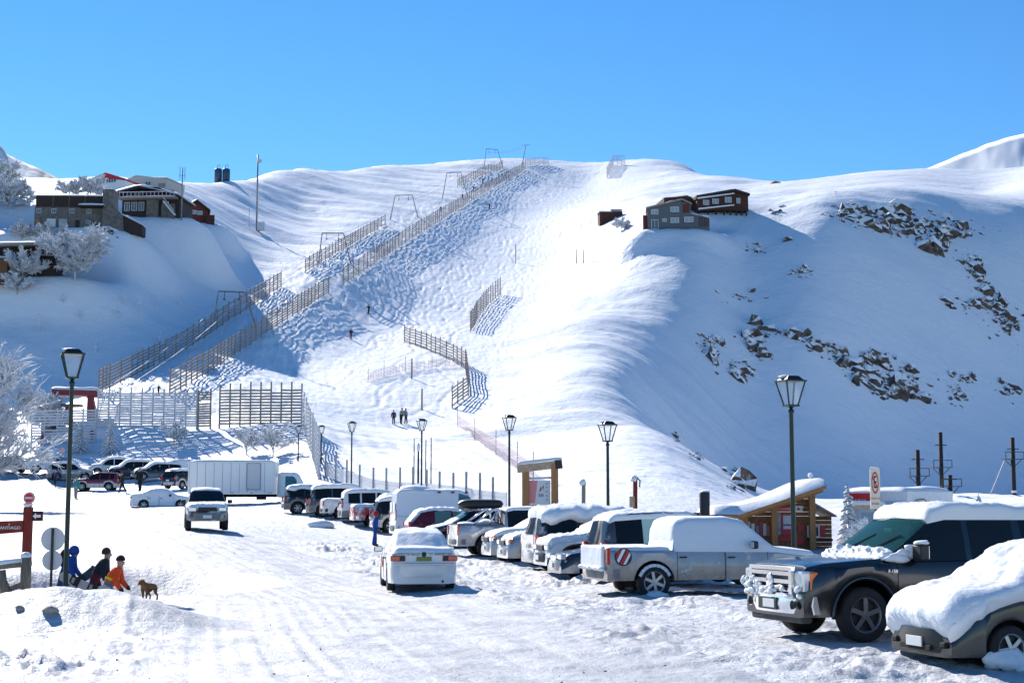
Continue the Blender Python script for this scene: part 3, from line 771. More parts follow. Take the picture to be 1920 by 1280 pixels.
def suv(root, L=4.6, H=1.75, W=0.92, long_back=True, clear=0.28, tyre=0.37, rearwin=3):
    a = L / 2
    top = [(a, 0.55), (a - 0.04, 0.80), (a - 0.16, 0.96), (a - 0.55, 1.03), (a - 1.18, 1.10), (a - 1.85, H - 0.10), (a - 2.3, H), (-a + 1.1, H - 0.01), (-a + 0.40, H - 0.06), (-a + 0.22, H - 0.14), (-a + 0.06, 1.05), (-a + 0.02, 0.9), (-a, 0.55)]
    belt = [(a, 0.5), (a - 0.05, 0.75), (a - 0.3, 0.92), (a - 1.15, 1.03), (-a + 0.3, 1.10), (-a, 1.02)]
    e = -a + 0.36
    wins = [(a - 2.42, a - 1.45), (a - 3.32, a - 2.52), (e + 0.05, a - 3.42)]
    return Car(root, L, W, top, belt, clear, (a - 0.86, -a + 0.88), tyre, tyre + 0.085, 0.24, win=wins, screen=(a - 1.83, a - 1.2), back=(-a + 0.05, -a + 0.24), doors=((a - 2.45, a - 1.35), (a - 3.35, a - 2.47)), nose_in=0.16, tail_in=0.07)
def hatch(root, L=4.1, H=1.48, W=0.86):
    a = L / 2
    top = [(a, 0.45), (a - 0.05, 0.66), (a - 0.22, 0.80), (a - 1.0, 0.97), (a - 1.75, H - 0.07), (a - 2.1, H), (-a + 1.2, H - 0.02), (-a + 0.62, H - 0.12), (-a + 0.18, 1.0), (-a + 0.04, 0.85), (-a, 0.5)]
    belt = [(a, 0.4), (a - 0.3, 0.74), (a - 1.0, 0.92), (-a + 0.5, 0.98), (-a, 0.9)]
    return Car(root, L, W, top, belt, 0.2, (a - 0.8, -a + 0.72), 0.31, 0.375, 0.34, win=[(a - 2.2, a - 1.35), (a - 3.05, a - 2.3)], screen=(a - 1.72, a - 1.02), back=(-a + 0.17, -a + 0.6), doors=((a - 2.25, a - 1.25), (a - 3.1, a - 2.27)))
def sedan(root, L=4.4, H=1.40, W=0.86):
    a = L / 2
    top = [(a, 0.42), (a - 0.05, 0.62), (a - 0.25, 0.74), (a - 1.15, 0.90), (a - 1.85, H - 0.07), (a - 2.2, H), (-a + 1.65, H - 0.03), (-a + 1.35, H - 0.10), (-a + 0.78, 1.00), (-a + 0.14, 0.965), (-a + 0.05, 0.90), (-a, 0.45)]
    belt = [(a, 0.38), (a - 0.3, 0.68), (a - 1.1, 0.86), (-a + 0.8, 0.93), (-a + 0.1, 0.92), (-a, 0.7)]
    return Car(root, L, W, top, belt, 0.2, (a - 0.85, -a + 0.95), 0.31, 0.37, 0.36, win=[(a - 2.25, a - 1.45), (a - 3.0, a - 2.35)], screen=(a - 1.82, a - 1.17), back=(-a + 0.80, -a + 1.36), doors=((a - 2.3, a - 1.3), (a - 3.1, a - 2.32)))
def pickup(root, L=5.2, H=1.75, W=0.92, crew=True, clear=0.36, tyre=0.38, cab_rear=None, bed_z=1.12):
    a = L / 2; cr = cab_rear if cab_rear is not None else -a + 1.62
    top = [(a, 0.55), (a - 0.04, 0.84), (a - 0.18, 1.0), (a - 1.2, 1.12), (a - 1.9, H - 0.09), (a - 2.3, H), (cr + 0.4, H - 0.01), (cr + 0.10, H - 0.08), (cr, bed_z + 0.02), (cr - 0.03, bed_z), (-a + 0.02, bed_z), (-a, 0.6)]
    belt = [(a, 0.5), (a - 0.05, 0.8), (a - 0.3, 0.95), (a - 1.15, 1.05), (cr, 1.08), (cr - 0.03, bed_z - 0.04), (-a, bed_z - 0.04)]
    wins = [(a - 2.38, a - 1.5), (cr + 0.14, a - 2.48)] if crew else [(cr + 0.12, a - 1.5)]
    return Car(root, L, W, top, belt, clear, (a - 0.9, -a + 1.12), tyre, tyre + 0.10, 0.24, win=wins, screen=(a - 1.88, a - 1.22), back=(cr, cr + 0.1), doors=((a - 2.43, a - 1.38), (cr + 0.08, a - 2.45)) if crew else ((cr + 0.08, a - 1.38),), nose_in=0.15, tail_in=0.03)
def van(root, L=5.0, H=2.25, W=0.95):
    a = L / 2
    top = [(a, 0.5), (a - 0.05, 0.78), (a - 0.35, 1.0), (a - 0.75, 1.12), (a - 1.55, H - 0.14), (a - 1.95, H), (-a + 0.3, H), (-a + 0.1, H - 0.10), (-a + 0.02, 1.2), (-a, 0.5)]
    belt = [(a, 0.45), (a - 0.4, 0.95), (a - 0.8, 1.08), (-a, 1.12)]
    return Car(root, L, W, top, belt, 0.25, (a - 0.85, -a + 0.95), 0.35, 0.42, 0.13, win=[(a - 2.05, a - 1.05)], screen=(a - 1.53, a - 0.78), back=None, doors=((a - 2.1, a - 0.95),), nose_in=0.18, tail_in=0.05)

ROWH = math.atan2(0.242, 0.97)             # direction the parked cars point
def spot(px, d, L, head):
    """middle of a car whose road-side end stands in photo column px at distance d"""
    e = onground(px, d); h = ROWH
    X, Y = e.x + math.cos(h) * L / 2, e.y + math.sin(h) * L / 2
    return Vector((X, Y, gz(e.x + 0.8 * math.cos(h), e.y + 0.8 * math.sin(h))))
GROW = 'cars parked in the long row'
def row_root(name, px, d, L, out, label, cat, sink=0.03, turn=0.0, group=GROW):
    p = spot(px, d, L, out)
    return empty(name, p - Vector((0, 0, sink)), ROWH + turn + (math.pi if out else 0), label, cat, group)
def dress_suv(c, body, clad=M_black, frost=False, rim=RIM6, tail_m=M_tail, glass=None, lamp_z=0.98, screen_glass=None):
    c.build(body, glass, screen_glass, clad=clad, rim=rim)
    c.bumper(1, 0.5, 0.26, clad or body); c.bumper(-1, 0.52, 0.28, clad or body)
    c.lamps(1, 0.80, (0.10, 0.34, 0.16), M_lens, 'headlight', 0.02, 0.05)
    c.lamps(-1, lamp_z, (0.12, 0.20, 0.30), tail_m, 'tail_light', 0.0, 0.05)
    c.lump('grille', (c.L / 2 + 0.0, 0, 0.78), (0.06, 0.7, 0.16), M_black, 0.02)
    c.plate(1, 0.5); c.plate(-1, 0.78 if lamp_z > 0.9 else 0.6)
    c.mirrors(c.L / 2 - 1.45, 1.12, M_black)
    return c
# ------------------------------------------------------------------ lettering and snow clumps
def text(name, s, size, m, parent=None, loc=(0, 0, 0), rot=(0, 0, 0), ext=0.004, align='CENTER'):
    cu = bpy.data.curves.new('glyphs', 'FONT'); cu.body = s; cu.size = size; cu.extrude = ext; cu.align_x = align; cu.align_y = 'CENTER'; cu.resolution_u = 2
    cu.materials.append(m)
    o = bpy.data.objects.new('glyphs', cu); COL.objects.link(o)
    if parent: o.parent = parent
    o.location = loc; o.rotation_euler = rot
    bpy.context.view_layer.update()
    me = bpy.data.meshes.new_from_object(o.evaluated_get(bpy.context.evaluated_depsgraph_get()))
    q = bpy.data.objects.new(name, me); COL.objects.link(q)
    if not me.materials: me.materials.append(m)
    if parent: q.parent = parent
    q.location = loc; q.rotation_euler = rot
    bpy.data.objects.remove(o)
    return q
def _ico(sub=2):
    bm = bmesh.new(); bmesh.ops.create_icosphere(bm, subdivisions=sub, radius=1.0)
    v = np.array([p.co for p in bm.verts]); f = [tuple(q.index for q in fc.verts) for fc in bm.faces]; bm.free(); return v, f
ICO1, ICO2, ICO3 = _ico(1), _ico(2), _ico(3)
def lumps_mesh(name, spots, m, parent=None, seed=0, ico=ICO2, amp=0.3, smooth=True):
    """one mesh of uneven clumps; spots: (x, y, z, rx, ry, rz)"""
    V, Fc = ico; vs = []; fs = []; r = np.random.default_rng(seed)
    for (x, y, z, rx, ry, rz) in spots:
        o = r.uniform(0, 50, 2)
        k = 1 + amp * fbm(V[:, 0] * 1.7 + o[0] + V[:, 2], V[:, 1] * 1.7 + o[1] - V[:, 2] * 0.7, seed + 3, 3)
        q = V * k[:, None] * np.array([rx, ry, rz]) + np.array([x, y, z]); b = len(vs)
        vs += q.tolist(); fs += [tuple(i + b for i in f) for f in Fc]
    return mesh_obj(name, vs, fs, m, parent, smooth)

P_black = paint('black_paint', (0.010, 0.013, 0.017), rough=0.22)
P_black_f = paint('black_paint_rimed', (0.012, 0.014, 0.017), frost=0.18)
P_grey = paint('gunmetal_paint', (0.055, 0.062, 0.072), frost=0.1)
P_silver = paint('silver_paint', (0.42, 0.44, 0.47), frost=0.25, dirt=0.4, metal=0.5)
P_silver_d = paint('dirty_silver_paint', (0.46, 0.47, 0.49), frost=0.12, dirt=1.0, metal=0.2)
P_white = paint('white_paint', (0.75, 0.76, 0.77), frost=0.3, dirt=0.25, metal=0.0)
P_white_c = paint('clean_white_paint', (0.78, 0.79, 0.80), dirt=0.15, metal=0.0)
P_red = paint('burgundy_paint', (0.16, 0.010, 0.018), frost=0.22)
P_red_b = paint('red_paint', (0.36, 0.012, 0.02), frost=0.38)
P_blue = paint('dark_blue_paint', (0.02, 0.032, 0.05), frost=0.15)
P_beige = paint('beige_paint', (0.42, 0.38, 0.32), frost=0.3, dirt=0.3)
P_snowed = paint('snowed_over_paint', (0.80, 0.82, 0.86), frost=0.9, metal=0.0, rough=0.7)
M_clad_grey = mat('grey_cladding', (0.20, 0.20, 0.20), 0.6, var=0.2)
M_ink = mat('black_lettering', (0.02, 0.02, 0.02), 0.6)
M_white_ink = mat('white_lettering', (0.8, 0.8, 0.8), 0.6)
M_red_ink = mat('red_print', (0.55, 0.02, 0.03), 0.55)

# --- black pickup with a roof full of snow, nearest of the clear cars
t = row_root('pickup_truck', 1430, 24.0, 5.4, True, 'black pickup truck with chrome grille and snow slab on its roof', 'pickup truck', 0.05, R(5.5))
a = 2.7
c = Car(t, 5.4, 0.99, [(a, 0.62), (a - 0.03, 1.06), (a - 0.10, 1.17), (a - 0.4, 1.22), (a - 1.45, 1.29), (a - 2.28, 1.87), (a - 2.65, 1.94), (-a + 0.25, 1.93), (-a + 0.08, 1.84), (-a, 0.7)],
        [(a, 0.58), (a - 0.04, 1.0), (a - 0.3, 1.13), (a - 1.4, 1.20), (-a, 1.24)], 0.38, (a - 1.02, -a + 1.1), 0.42, 0.53, 0.20,
        nose=0.7, nose_in=0.10, tail_in=0.02, win=[(a - 2.95, a - 1.75), (a - 3.9, a - 3.05), (-a + 0.2, a - 4.05)], screen=(a - 2.26, a - 1.47), back=None, doors=((a - 3.0, a - 1.62), (a - 3.98, a - 3.02)))
def clear_glass():
    m, N, L, B = nodes_of('clear_green_glass')
    tr = N.new('ShaderNodeBsdfTransparent'); tr.inputs[0].default_value = (0.42, 0.72, 0.70, 1); mx = N.new('ShaderNodeMixShader'); mx.inputs[0].default_value = 0.3
    B.inputs['Base Color'].default_value = (0.06, 0.22, 0.23, 1); B.inputs['Roughness'].default_value = 0.05
    L.new(tr.outputs[0], mx.inputs[1]); L.new(B.outputs[0], mx.inputs[2]); L.new(mx.outputs[0], N['Material Output'].inputs['Surface']); return m
M_clear = clear_glass()
c.build(P_black, M_glass, M_clear, rim=RIMD)
M_seat = mat('grey_upholstery', (0.22, 0.22, 0.21), 0.8)
for y in (0.42, -0.42):
    c.lump('seat', (a - 2.75, y, 1.30), (0.18, 0.5, 0.7), M_seat, 0.06); c.lump('headrest', (a - 2.78, y, 1.70), (0.10, 0.26, 0.16), M_seat, 0.04)
c.lump('dashboard', (a - 1.75, 0, 1.20), (0.4, 1.6, 0.16), M_black, 0.05); c.lump('inner_mirror', (a - 2.12, 0, 1.68), (0.04, 0.22, 0.07), M_black, 0.01)
sw = MB(); sw.lathe([(0.17, -0.015), (0.19, 0.0), (0.17, 0.015), (0.155, 0.0), (0.17, -0.015)], 24, (0, 0, 0), 'x'); so = sw.build('steering_wheel', M_black, t, True); so.location = (a - 2.08, 0.42, 1.32); so.rotation_euler = (0, R(-25), 0)
c.snow(a - 5.25, a - 2.32, 8, 0.15, seed=3, rough=0.3, end_p=20, side_p=20, lumps=0.03)
c.snow(a - 1.62, a - 1.36, 6, 0.02, 'cowl_snow', rag=0.12, seed=4, lumps=0.09, n=20, m=60, end_p=3)
for k, (w_, xx) in enumerate(((0.40, 0.0),)):
    g = MB()
    for z in (0.80, 0.92, 1.04): g.box((a + 0.035, 0, z), (0.07, 1.16, 0.062))
    for y in (-0.62, 0.62): g.bar((a + 0.03, y, 0.72), (a + 0.03, y, 1.12), 0.09, 0.09)
    g.box((a + 0.035, 0, 1.115), (0.075, 1.30, 0.06)); g.box((a + 0.035, 0, 0.715), (0.075, 1.30, 0.05))
    go = g.build('grille', M_chrome, t)
    gb = MB(); gb.box((a + 0.004, 0, 0.91), (0.03, 1.2, 0.38)); gb.build('grille_mesh', M_black, go)
    bd = MB(); bd.lathe([(0, 0.02), (0.10, 0.015), (0.115, 0)], 20, (a + 0.075, 0, 0.92), 'x'); bd.build('badge', M_chrome, go)
for side in (1, -1):
    h = c.lump('headlight', (a - 0.10, side * 0.785, 0.93), (0.24, 0.25, 0.31), M_lens, 0.03)
    c.lump('turn_signal', (-0.10, side * 0.11, 0.0), (0.20, 0.06, 0.29), M_amber, 0.02, parent=h)
    rf = MB(); rf.lathe([(0.0, -0.02), (0.05, 0.0), (0.085, 0.04)], 14, (0.085, -side * 0.02, 0.03), 'x'); rf.build('reflector', M_chrome, h)
bp = c.bumper(1, 0.57, 0.27, mat('bumper_chrome', (0.88, 0.88, 0.9), 0.22, 0.85), depth=0.26, wide=1.0)
c.lump('lower_valance', (a - 0.12, 0, 0.37), (0.22, 1.56, 0.16), mat('dusty_plastic', (0.07, 0.065, 0.06), 0.8, var=0.3), 0.04)
c.lump('bumper_centre', (a + 0.088, -0.05, 0.57), (0.03, 0.58, 0.19), M_black, 0.01)
c.plate(1, 0.57)
for side in (1, -1):
    b = MB(); b.lathe([(0.0, -0.02), (0.06, 0.0), (0.075, 0.018)], 16, (a + 0.045, side * 0.66, 0.57), 'x'); b.build('fog_light', M_black, t)
c.bumper(-1, 0.55, 0.2, M_chrome)
c.mirrors(a - 1.98, 1.36, M_black, (0.16, 0.26, 0.26))
text('fender_badge', 'F-150', 0.075, M_chrome, t, (a - 1.52, 1.002, 1.07), (R(90), 0, R(180)))
for side in (1, -1):
    wa = MB(); xw = a - 1.02
    wa.tube([(xw + 0.56 * math.cos(math.pi * (k / 24 * 1.06 - 0.03)), side * 0.985, 0.42 + 0.56 * math.sin(math.pi * (k / 24 * 1.06 - 0.03))) for k in range(25)], 0.035, 8)
    wa.build('arch_trim', P_black, t, True)
r_ = np.random.default_rng(4)
sp = [(a + 0.06 + r_.uniform(-0.02, 0.05), r_.uniform(-0.75, 0.92), 0.75 + r_.uniform(-0.08, 0.10), 0.025, r_.uniform(0.03, 0.11), r_.uniform(0.02, 0.05)) for _ in range(34)]
sp += [(a + 0.05, r_.uniform(-0.95, -0.4), r_.uniform(0.68, 0.95), 0.035, 0.045, 0.045) for _ in range(30)]
lumps_mesh('snow_clumps', sp, M_snow, t, 5)
lumps_mesh('mirror_snow', [(a - 1.98, 1.10, 1.51, 0.10, 0.16, 0.035), (a - 1.75, 0.93, 1.33, 0.16, 0.06, 0.10), (a - 1.62, 0.96, 1.27, 0.2, 0.06, 0.07), (a - 1.9, 0.92, 1.38, 0.1, 0.05, 0.12)], M_snow, t, 9)
for y0 in (-0.45, 0.25):
    wb = MB(); wb.bar((a - 1.5, y0, 1.33), (a - 1.9, y0 + 0.42, 1.62), 0.025); wb.build('wiper', M_black, t)

# --- dark car under deep snow at the right edge
t = row_root('hatchback_car', 1700, 20.3, 4.3, True, 'dark car buried under deep snow at the right edge, nearest of the row', 'car', 0.12, R(4))
c = hatch(t, 4.3, 1.50, 0.88); a = 2.15
c.build(paint('charcoal_paint', (0.022, 0.024, 0.027), frost=0.05), M_snow, M_snow, rim=RIM5)
c.bumper(1, 0.40, 0.30, mat('charcoal_bumper', (0.02, 0.021, 0.023), 0.4), depth=0.35); c.plate(1, 0.38)
c.bumper(-1, 0.42, 0.30, M_black)
c.lump('lower_grille', (a + 0.075, 0.0, 0.31), (0.04, 0.7, 0.07), M_under, 0.01)
for s_ in (1, -1): c.lump('fog_light', (a + 0.02, s_ * 0.56, 0.36), (0.06, 0.12, 0.08), M_under, 0.02)
c.snow(-a + 0.02, a - 0.005, 4, 0.22, seed=6, rag=0.05, n=110, m=90, end_p=40, side_p=30, rough=0.22, lumps=0.02)
c.mirrors(a - 1.4, 1.0, M_black)
for s_ in (1, -1): lumps_mesh('wheel_snow', [(a - 0.8, s_ * 0.84, 0.15, 0.34, 0.14, 0.15), (a - 0.95, s_ * 0.88, 0.08, 0.2, 0.12, 0.1)], M_snow, t, 3, ICO3, 0.3)

# --- silver-white crew cab under snow with a round sticker
t = row_root('pickup_truck', 1112, 35.0, 5.3, False, 'snow-covered dirty white crew-cab pickup with round red striped sticker', 'pickup truck', 0.10, R(1))
c = pickup(t, 5.3, 1.80, 0.94, True, 0.42, 0.39, cab_rear=-1.05); a = 2.65
c.build(P_silver_d, M_snow, M_snow, rim=RIM6)
c.snow(-a + 0.03, -1.10, 8, 0.07, 'bed_snow', seed=2, side_p=14, end_p=14)
c.snow(-1.02, a - 0.02, 5, 0.075, seed=7, n=70, m=50, end_p=20, side_p=12, rough=0.2)
c.bumper(-1, 0.58, 0.22, M_clad_grey); c.bumper(1, 0.58, 0.26, P_silver_d)
c.lamps(-1, 0.98, (0.10, 0.12, 0.38), M_tail, 'tail_light', 0.0, 0.03)
c.lamps(1, 0.88, (0.14, 0.36, 0.2), M_lens, 'headlight', 0.02, 0.05)
c.mirrors(a - 1.75, 1.22, M_black, (0.12, 0.24, 0.18))
for side in (-1,):
    y = side * (0.945); st = empty('sticker', (-a + 0.37, y, 0.97)); st.parent = t
    d = MB(); d.lathe([(0, 0.012), (0.20, 0.012), (0.205, 0.0)], 32, axis='y'); o = d.build('sticker_disc', M_ink, st); o.scale = (1, side, 1)
    def stripe(mm, x0, x1, yy):
        vs = []; n = 10
        for k in range(n + 1):
            u = -0.175 + 0.35 * k / n
            for xo in (x0, x1):
                x = xo + u * 0.55; z = u; r = math.hypot(x, z)
                f = min(1, 0.175 / max(r, 1e-6)); vs.append((x * f, side * yy, z * f))
        mesh_obj('sticker_stripe', vs, [(2 * k, 2 * k + 1, 2 * k + 3, 2 * k + 2) for k in range(n)], mm, st)
    stripe(M_white_ink, -0.12, -0.04, 0.016); stripe(M_red_ink, 0.0, 0.07, 0.017); stripe(M_white_ink, 0.085, 0.15, 0.016); stripe(M_red_ink, -0.2, -0.14, 0.018)
c.lump('tailgate_snow', (-a - 0.03, 0.06, 0.93), (0.10, 1.60, 0.56), M_snow, 0.045)
lumps_mesh('bumper_snow', [(-a - 0.10, y, 0.70, 0.07, 0.10, 0.05) for y in np.linspace(-0.8, 0.75, 12)], M_snow, t, 8, amp=0.35)
for s_ in (1, -1): lumps_mesh('wheel_snow', [(-a + 1.12, s_ * 0.90, 0.04, 0.34, 0.16, 0.16)], M_snow, t, 3, amp=0.15)
for xw in c.wheels:
    b = MB()
    for k in range(9):
        a0, a1 = math.pi * (0.12 + 0.76 * k / 9), math.pi * (0.12 + 0.76 * (k + 1) / 9)
        b.bar((xw + 0.385 * math.cos(a0), -0.95, 0.39 + 0.385 * math.sin(a0)), (xw + 0.385 * math.cos(a1), -0.95, 0.39 + 0.385 * math.sin(a1)), 0.07, 0.05, up=(0, 1, 0))
    b.build('tyre_snow', M_snow, t, True)

# --- the rest of the row
t = row_root('suv', 1108, 39.2, 4.7, False, 'grey SUV hidden behind the snow-covered crew-cab pickup, green rear window', 'suv')
c = dress_suv(suv(t, 4.7, 1.80, 0.93), P_grey, M_black); c.rails(0.6, -1.7); c.snow(-2.1, 0.5, 8, 0.12, seed=11, lumps=0.03)
c.part('snowy_window', lambda x, j, sd: sd < 0 and j in (6, 7) and -1.2 < x < -0.6, mat('pale_green_glass', (0.45, 0.62, 0.55), 0.2), push=0.004)
t = row_root('suv', 990, 46.5, 4.75, False, 'dark SUV with thick ragged snow slab on its roof and silver tailgate', 'suv')
c = dress_suv(suv(t, 4.75, 1.78, 0.94), P_black_f, P_silver); c.snow(-2.15, 0.55, 7, 0.26, seed=12, rag=0.10, lumps=0.04, side_p=24, end_p=24)
b = c.lump('tailgate', (-2.37, 0, 0.86), (0.06, 1.5, 0.55), P_silver, 0.04)
t = row_root('sedan_car', 1038, 41.8, 4.3, True, 'dark blue car with silver nose parked beside the round-sticker pickup', 'car')
c = sedan(t, 4.3, 1.45, 0.88); c.build(P_blue, M_glass, M_teal, rim=RIM5, clad=P_silver)
c.bumper(1, 0.42, 0.28, P_silver); c.bumper(-1, 0.45, 0.3, P_blue); c.lamps(1, 0.66, (0.16, 0.36, 0.14), M_lens, 'headlight', 0.03, 0.06); c.plate(1, 0.42)
c.lump('grille', (2.16, 0, 0.62), (0.05, 0.5, 0.14), M_chrome, 0.02); c.snow(-2.0, 0.35, 8, 0.09, seed=13, lumps=0.05); c.mirrors(0.7, 0.98, P_blue)
c.snow(0.3, 1.1, 8, 0.05, 'windscreen_snow', seed=33, lumps=0.05, rag=0.2)
t = row_root('suv', 1012, 44.0, 4.5, True, 'rime-crusted SUV with ragged snow along its bonnet behind the dark blue car', 'suv')
c = dress_suv(suv(t, 4.5, 1.66, 0.9), P_white, M_black); c.snow(0.45, 2.2, 5, 0.09, 'bonnet_snow', seed=14, rag=0.1, lumps=0.05); c.snow(-2.0, 0.5, 8, 0.1, seed=15, lumps=0.05)
t = row_root('suv', 942, 50.2, 4.5, True, 'silver SUV nose-out with orange turn lights, next to the ragged-roof SUV', 'suv')
c = dress_suv(suv(t, 4.5, 1.62, 0.92), P_silver, P_silver); c.lamps(1, 0.86, (0.13, 0.12, 0.1), M_amber, 'turn_signal', 0.0, 0.10); c.snow(0.2, 2.1, 8, 0.06, 'bonnet_snow', seed=16, lumps=0.04, rag=0.2); c.snow(-2.0, 0.4, 8, 0.08, seed=17)
t = row_root('sedan_car', 912, 52.8, 4.4, True, 'silver car nose-out under a smooth sheet of snow beside the silver pickup', 'car')
c = dress_suv(suv(t, 4.4, 1.60, 0.9, clear=0.24, tyre=0.34), P_silver, P_silver); c.lamps(1, 0.86, (0.13, 0.12, 0.1), M_amber, 'turn_signal', 0.0, 0.10); c.snow(-2.0, 2.1, 6, 0.10, seed=18, n=60, side_p=14)
t = row_root('pickup_truck', 850, 55.5, 5.4, False, 'silver pickup truck with chrome roll bar and red tail lights', 'pickup truck')
c = pickup(t, 5.4, 1.78, 0.95, True, 0.4, 0.39, cab_rear=-0.95, bed_z=1.16); a = 2.7
c.build(P_silver, rim=RIM6); c.bumper(-1, 0.55, 0.2, M_clad_grey); c.bumper(1, 0.58, 0.26, M_chrome)
c.lamps(-1, 0.96, (0.10, 0.14, 0.34), M_tail, 'tail_light', 0.0, 0.03); c.lamps(1, 0.88, (0.14, 0.36, 0.2), M_lens, 'headlight', 0.02, 0.05)
b = MB(); b.box((-1.83, 0, 1.175), (1.72, 1.72, 0.03)); b.build('bed_liner', M_black, t)
b = MB()
for y in (-0.78, 0.78):
    b.tube([(-1.05, y, 1.16), (-1.12, y * 0.92, 1.70), (-1.3, y * 0.92, 1.72), (-2.1, y, 1.18)], 0.04, 8); b.tube([(-1.5, y, 1.18), (-1.2, y * 0.92, 1.66)], 0.035, 8)
b.tube([(-1.12, -0.72, 1.70), (-1.12, 0.72, 1.70)], 0.04, 8); b.tube([(-1.3, -0.72, 1.72), (-1.3, 0.72, 1.72)], 0.035, 8)
b.build('roll_bar', M_chrome, t, True); c.snow(-0.85, 0.45, 8, 0.05, seed=19); c.mirrors(a - 1.75, 1.2, M_black)
lumps_mesh('bed_snow', [(-1.4, 0.2, 1.22, 0.4, 0.5, 0.12), (-2.2, -0.1, 1.2, 0.3, 0.5, 0.07)], M_snow, t, 21)
t = row_root('estate_car', 796, 63.0, 4.6, True, 'dark car with black roof box and clear windscreen', 'car')
c = hatch(t, 4.6, 1.52, 0.9); c.build(P_black_f, M_glass, M_teal, rim=RIM5); c.bumper(1, 0.42, 0.28, P_black_f); c.bumper(-1, 0.45, 0.3, P_black_f)
c.lamps(1, 0.68, (0.16, 0.34, 0.14), M_lens, 'headlight', 0.03, 0.06); c.snow(0.9, 2.15, 8, 0.05, 'bonnet_snow', seed=20); c.mirrors(1.0, 0.98, P_black_f)
b = MB()
vs, fs = blob_grid(lambda u, v: (-0.15 + (u - 0.5) * 2.0, (abs(math.cos(v * 6.2832)) ** 0.6 * math.copysign(1, math.cos(v * 6.2832))) * 0.42 * max(0.0, 1 - abs(2 * u - 1) ** 4) ** 0.5,
                                1.80 + (abs(math.sin(v * 6.2832)) ** 0.7 * math.copysign(1, math.sin(v * 6.2832))) * 0.20 * max(0.0, 1 - abs(2 * u - 1) ** 5) ** 0.5), 16, 20)
b.add(vs, fs); o = b.build('roof_box', M_black, t, True)
b = MB(); [b.box((x, 0, 1.57), (0.06, 1.2, 0.06)) for x in (-0.7, 0.4)]; b.build('roof_bars', M_black, t)
t = row_root('hatchback_car', 762, 69.0, 4.3, False, 'burgundy hatchback with snow-plastered tail beside the white van', 'car')
c = hatch(t, 4.3, 1.58, 0.88); c.build(P_red, mat('misted_glass', (0.12, 0.22, 0.2), 0.15), rim=RIM5); c.bumper(-1, 0.45, 0.3, P_red); c.bumper(1, 0.42, 0.28, P_red)
c.lamps(-1, 0.92, (0.14, 0.18, 0.22), M_tail, 'tail_light', 0.0, 0.08); c.snow(-2.1, 0.3, 8, 0.09, seed=22, rag=0.08, lumps=0.05); c.snow(0.3, 2.0, 8, 0.07, 'bonnet_snow', seed=23)
t = row_root('van', 738, 76.0, 5.3, False, 'white panel van with a snow hump on its roof', 'van')
c = van(t, 5.3, 2.35, 0.98); c.build(P_white_c, M_teal, M_teal, rim=RIM5); c.bumper(-1, 0.5, 0.3, M_clad_grey); c.bumper(1, 0.5, 0.3, M_clad_grey)
c.lamps(-1, 1.15, (0.06, 0.10, 0.5), M_tail, 'tail_light', 0.0, 0.02); c.snow(-2.6, 1.0, 8, 0.12, seed=24); c.plate(-1, 0.9)
c.lump('rear_door_window', (-2.64, 0.42, 1.55), (0.03, 0.6, 0.5), P_snowed, 0.01); c.lump('rear_door_window', (-2.64, -0.42, 1.55), (0.03, 0.6, 0.5), P_snowed, 0.01)
lumps_mesh('roof_hump', [(-1.5, 0, 2.42, 0.85, 0.6, 0.26)], M_snow, t, 2, ICO3, 0.08)
b = MB(); [b.box((x, s_ * 0.8, 2.30), (0.16, 0.04, 0.08)) for x in (-0.4, 0.3, 1.0) for s_ in (1, -1)]; b.build('roof_brackets', M_black, t)
t = row_root('suv', 700, 80.8, 4.7, False, 'black SUV with silver tail beside the white van', 'suv')
c = dress_suv(suv(t, 4.7, 1.80, 0.93), P_black, P_silver); c.snow(-2.1, 1.2, 8, 0.16, seed=25, lumps=0.03)
t = row_root('pickup_truck', 662, 84.0, 5.0, False, 'red pickup with snow heaped in its bed', 'pickup truck')
c = pickup(t, 5.0, 1.72, 0.9, True, 0.36, 0.37, cab_rear=-0.95); c.build(P_red_b, rim=RIM6); c.bumper(-1, 0.52, 0.2, M_chrome); c.bumper(1, 0.55, 0.24, P_red_b)
c.lamps(-1, 0.92, (0.1, 0.14, 0.32), M_tail, 'tail_light', 0, 0.03); c.snow(-2.48, -1.0, 8, 0.16, 'bed_snow', seed=26, side_p=14); c.snow(-0.9, 1.5, 8, 0.12, seed=27, lumps=0.05)
t = row_root('suv', 640, 87.0, 4.5, False, 'white SUV with snowy roof behind the red pickup', 'suv')
c = dress_suv(suv(t, 4.5, 1.78, 0.9), P_white, M_clad_grey); c.snow(-2.1, 2.0, 8, 0.14, seed=28, lumps=0.05)
t = row_root('pickup_truck', 606, 89.8, 5.1, False, 'white pickup wholly rounded over with snow', 'pickup truck')
c = pickup(t, 5.1, 1.70, 0.9, True, 0.36, 0.37, cab_rear=-0.9); c.build(P_white, M_snow, M_snow, rim=RIM6); c.bumper(-1, 0.52, 0.2, M_black); c.lamps(-1, 0.92, (0.1, 0.12, 0.3), M_tail, 'tail_light', 0, 0.03)
c.snow(-2.52, 2.4, 6, 0.11, seed=29, n=60, side_p=14, end_p=16)
t = row_root('suv', 580, 92.8, 4.8, False, 'grey SUV with tall snow cap, second from the far end of the row', 'suv')
c = dress_suv(suv(t, 4.8, 1.84, 0.95), P_grey, M_clad_grey, tail_m=M_tail); c.snow(-2.15, 2.1, 8, 0.20, seed=30, lumps=0.04)
t = row_root('suv', 534, 96.2, 4.7, False, 'black SUV with spoked wheels and snow cap, last at the far end of the row', 'suv')
c = dress_suv(suv(t, 4.7, 1.75, 0.94), P_black_f, M_clad_grey, rim=RIM6); c.snow(-2.1, 2.1, 7, 0.14, seed=31, rag=0.12, lumps=0.03)

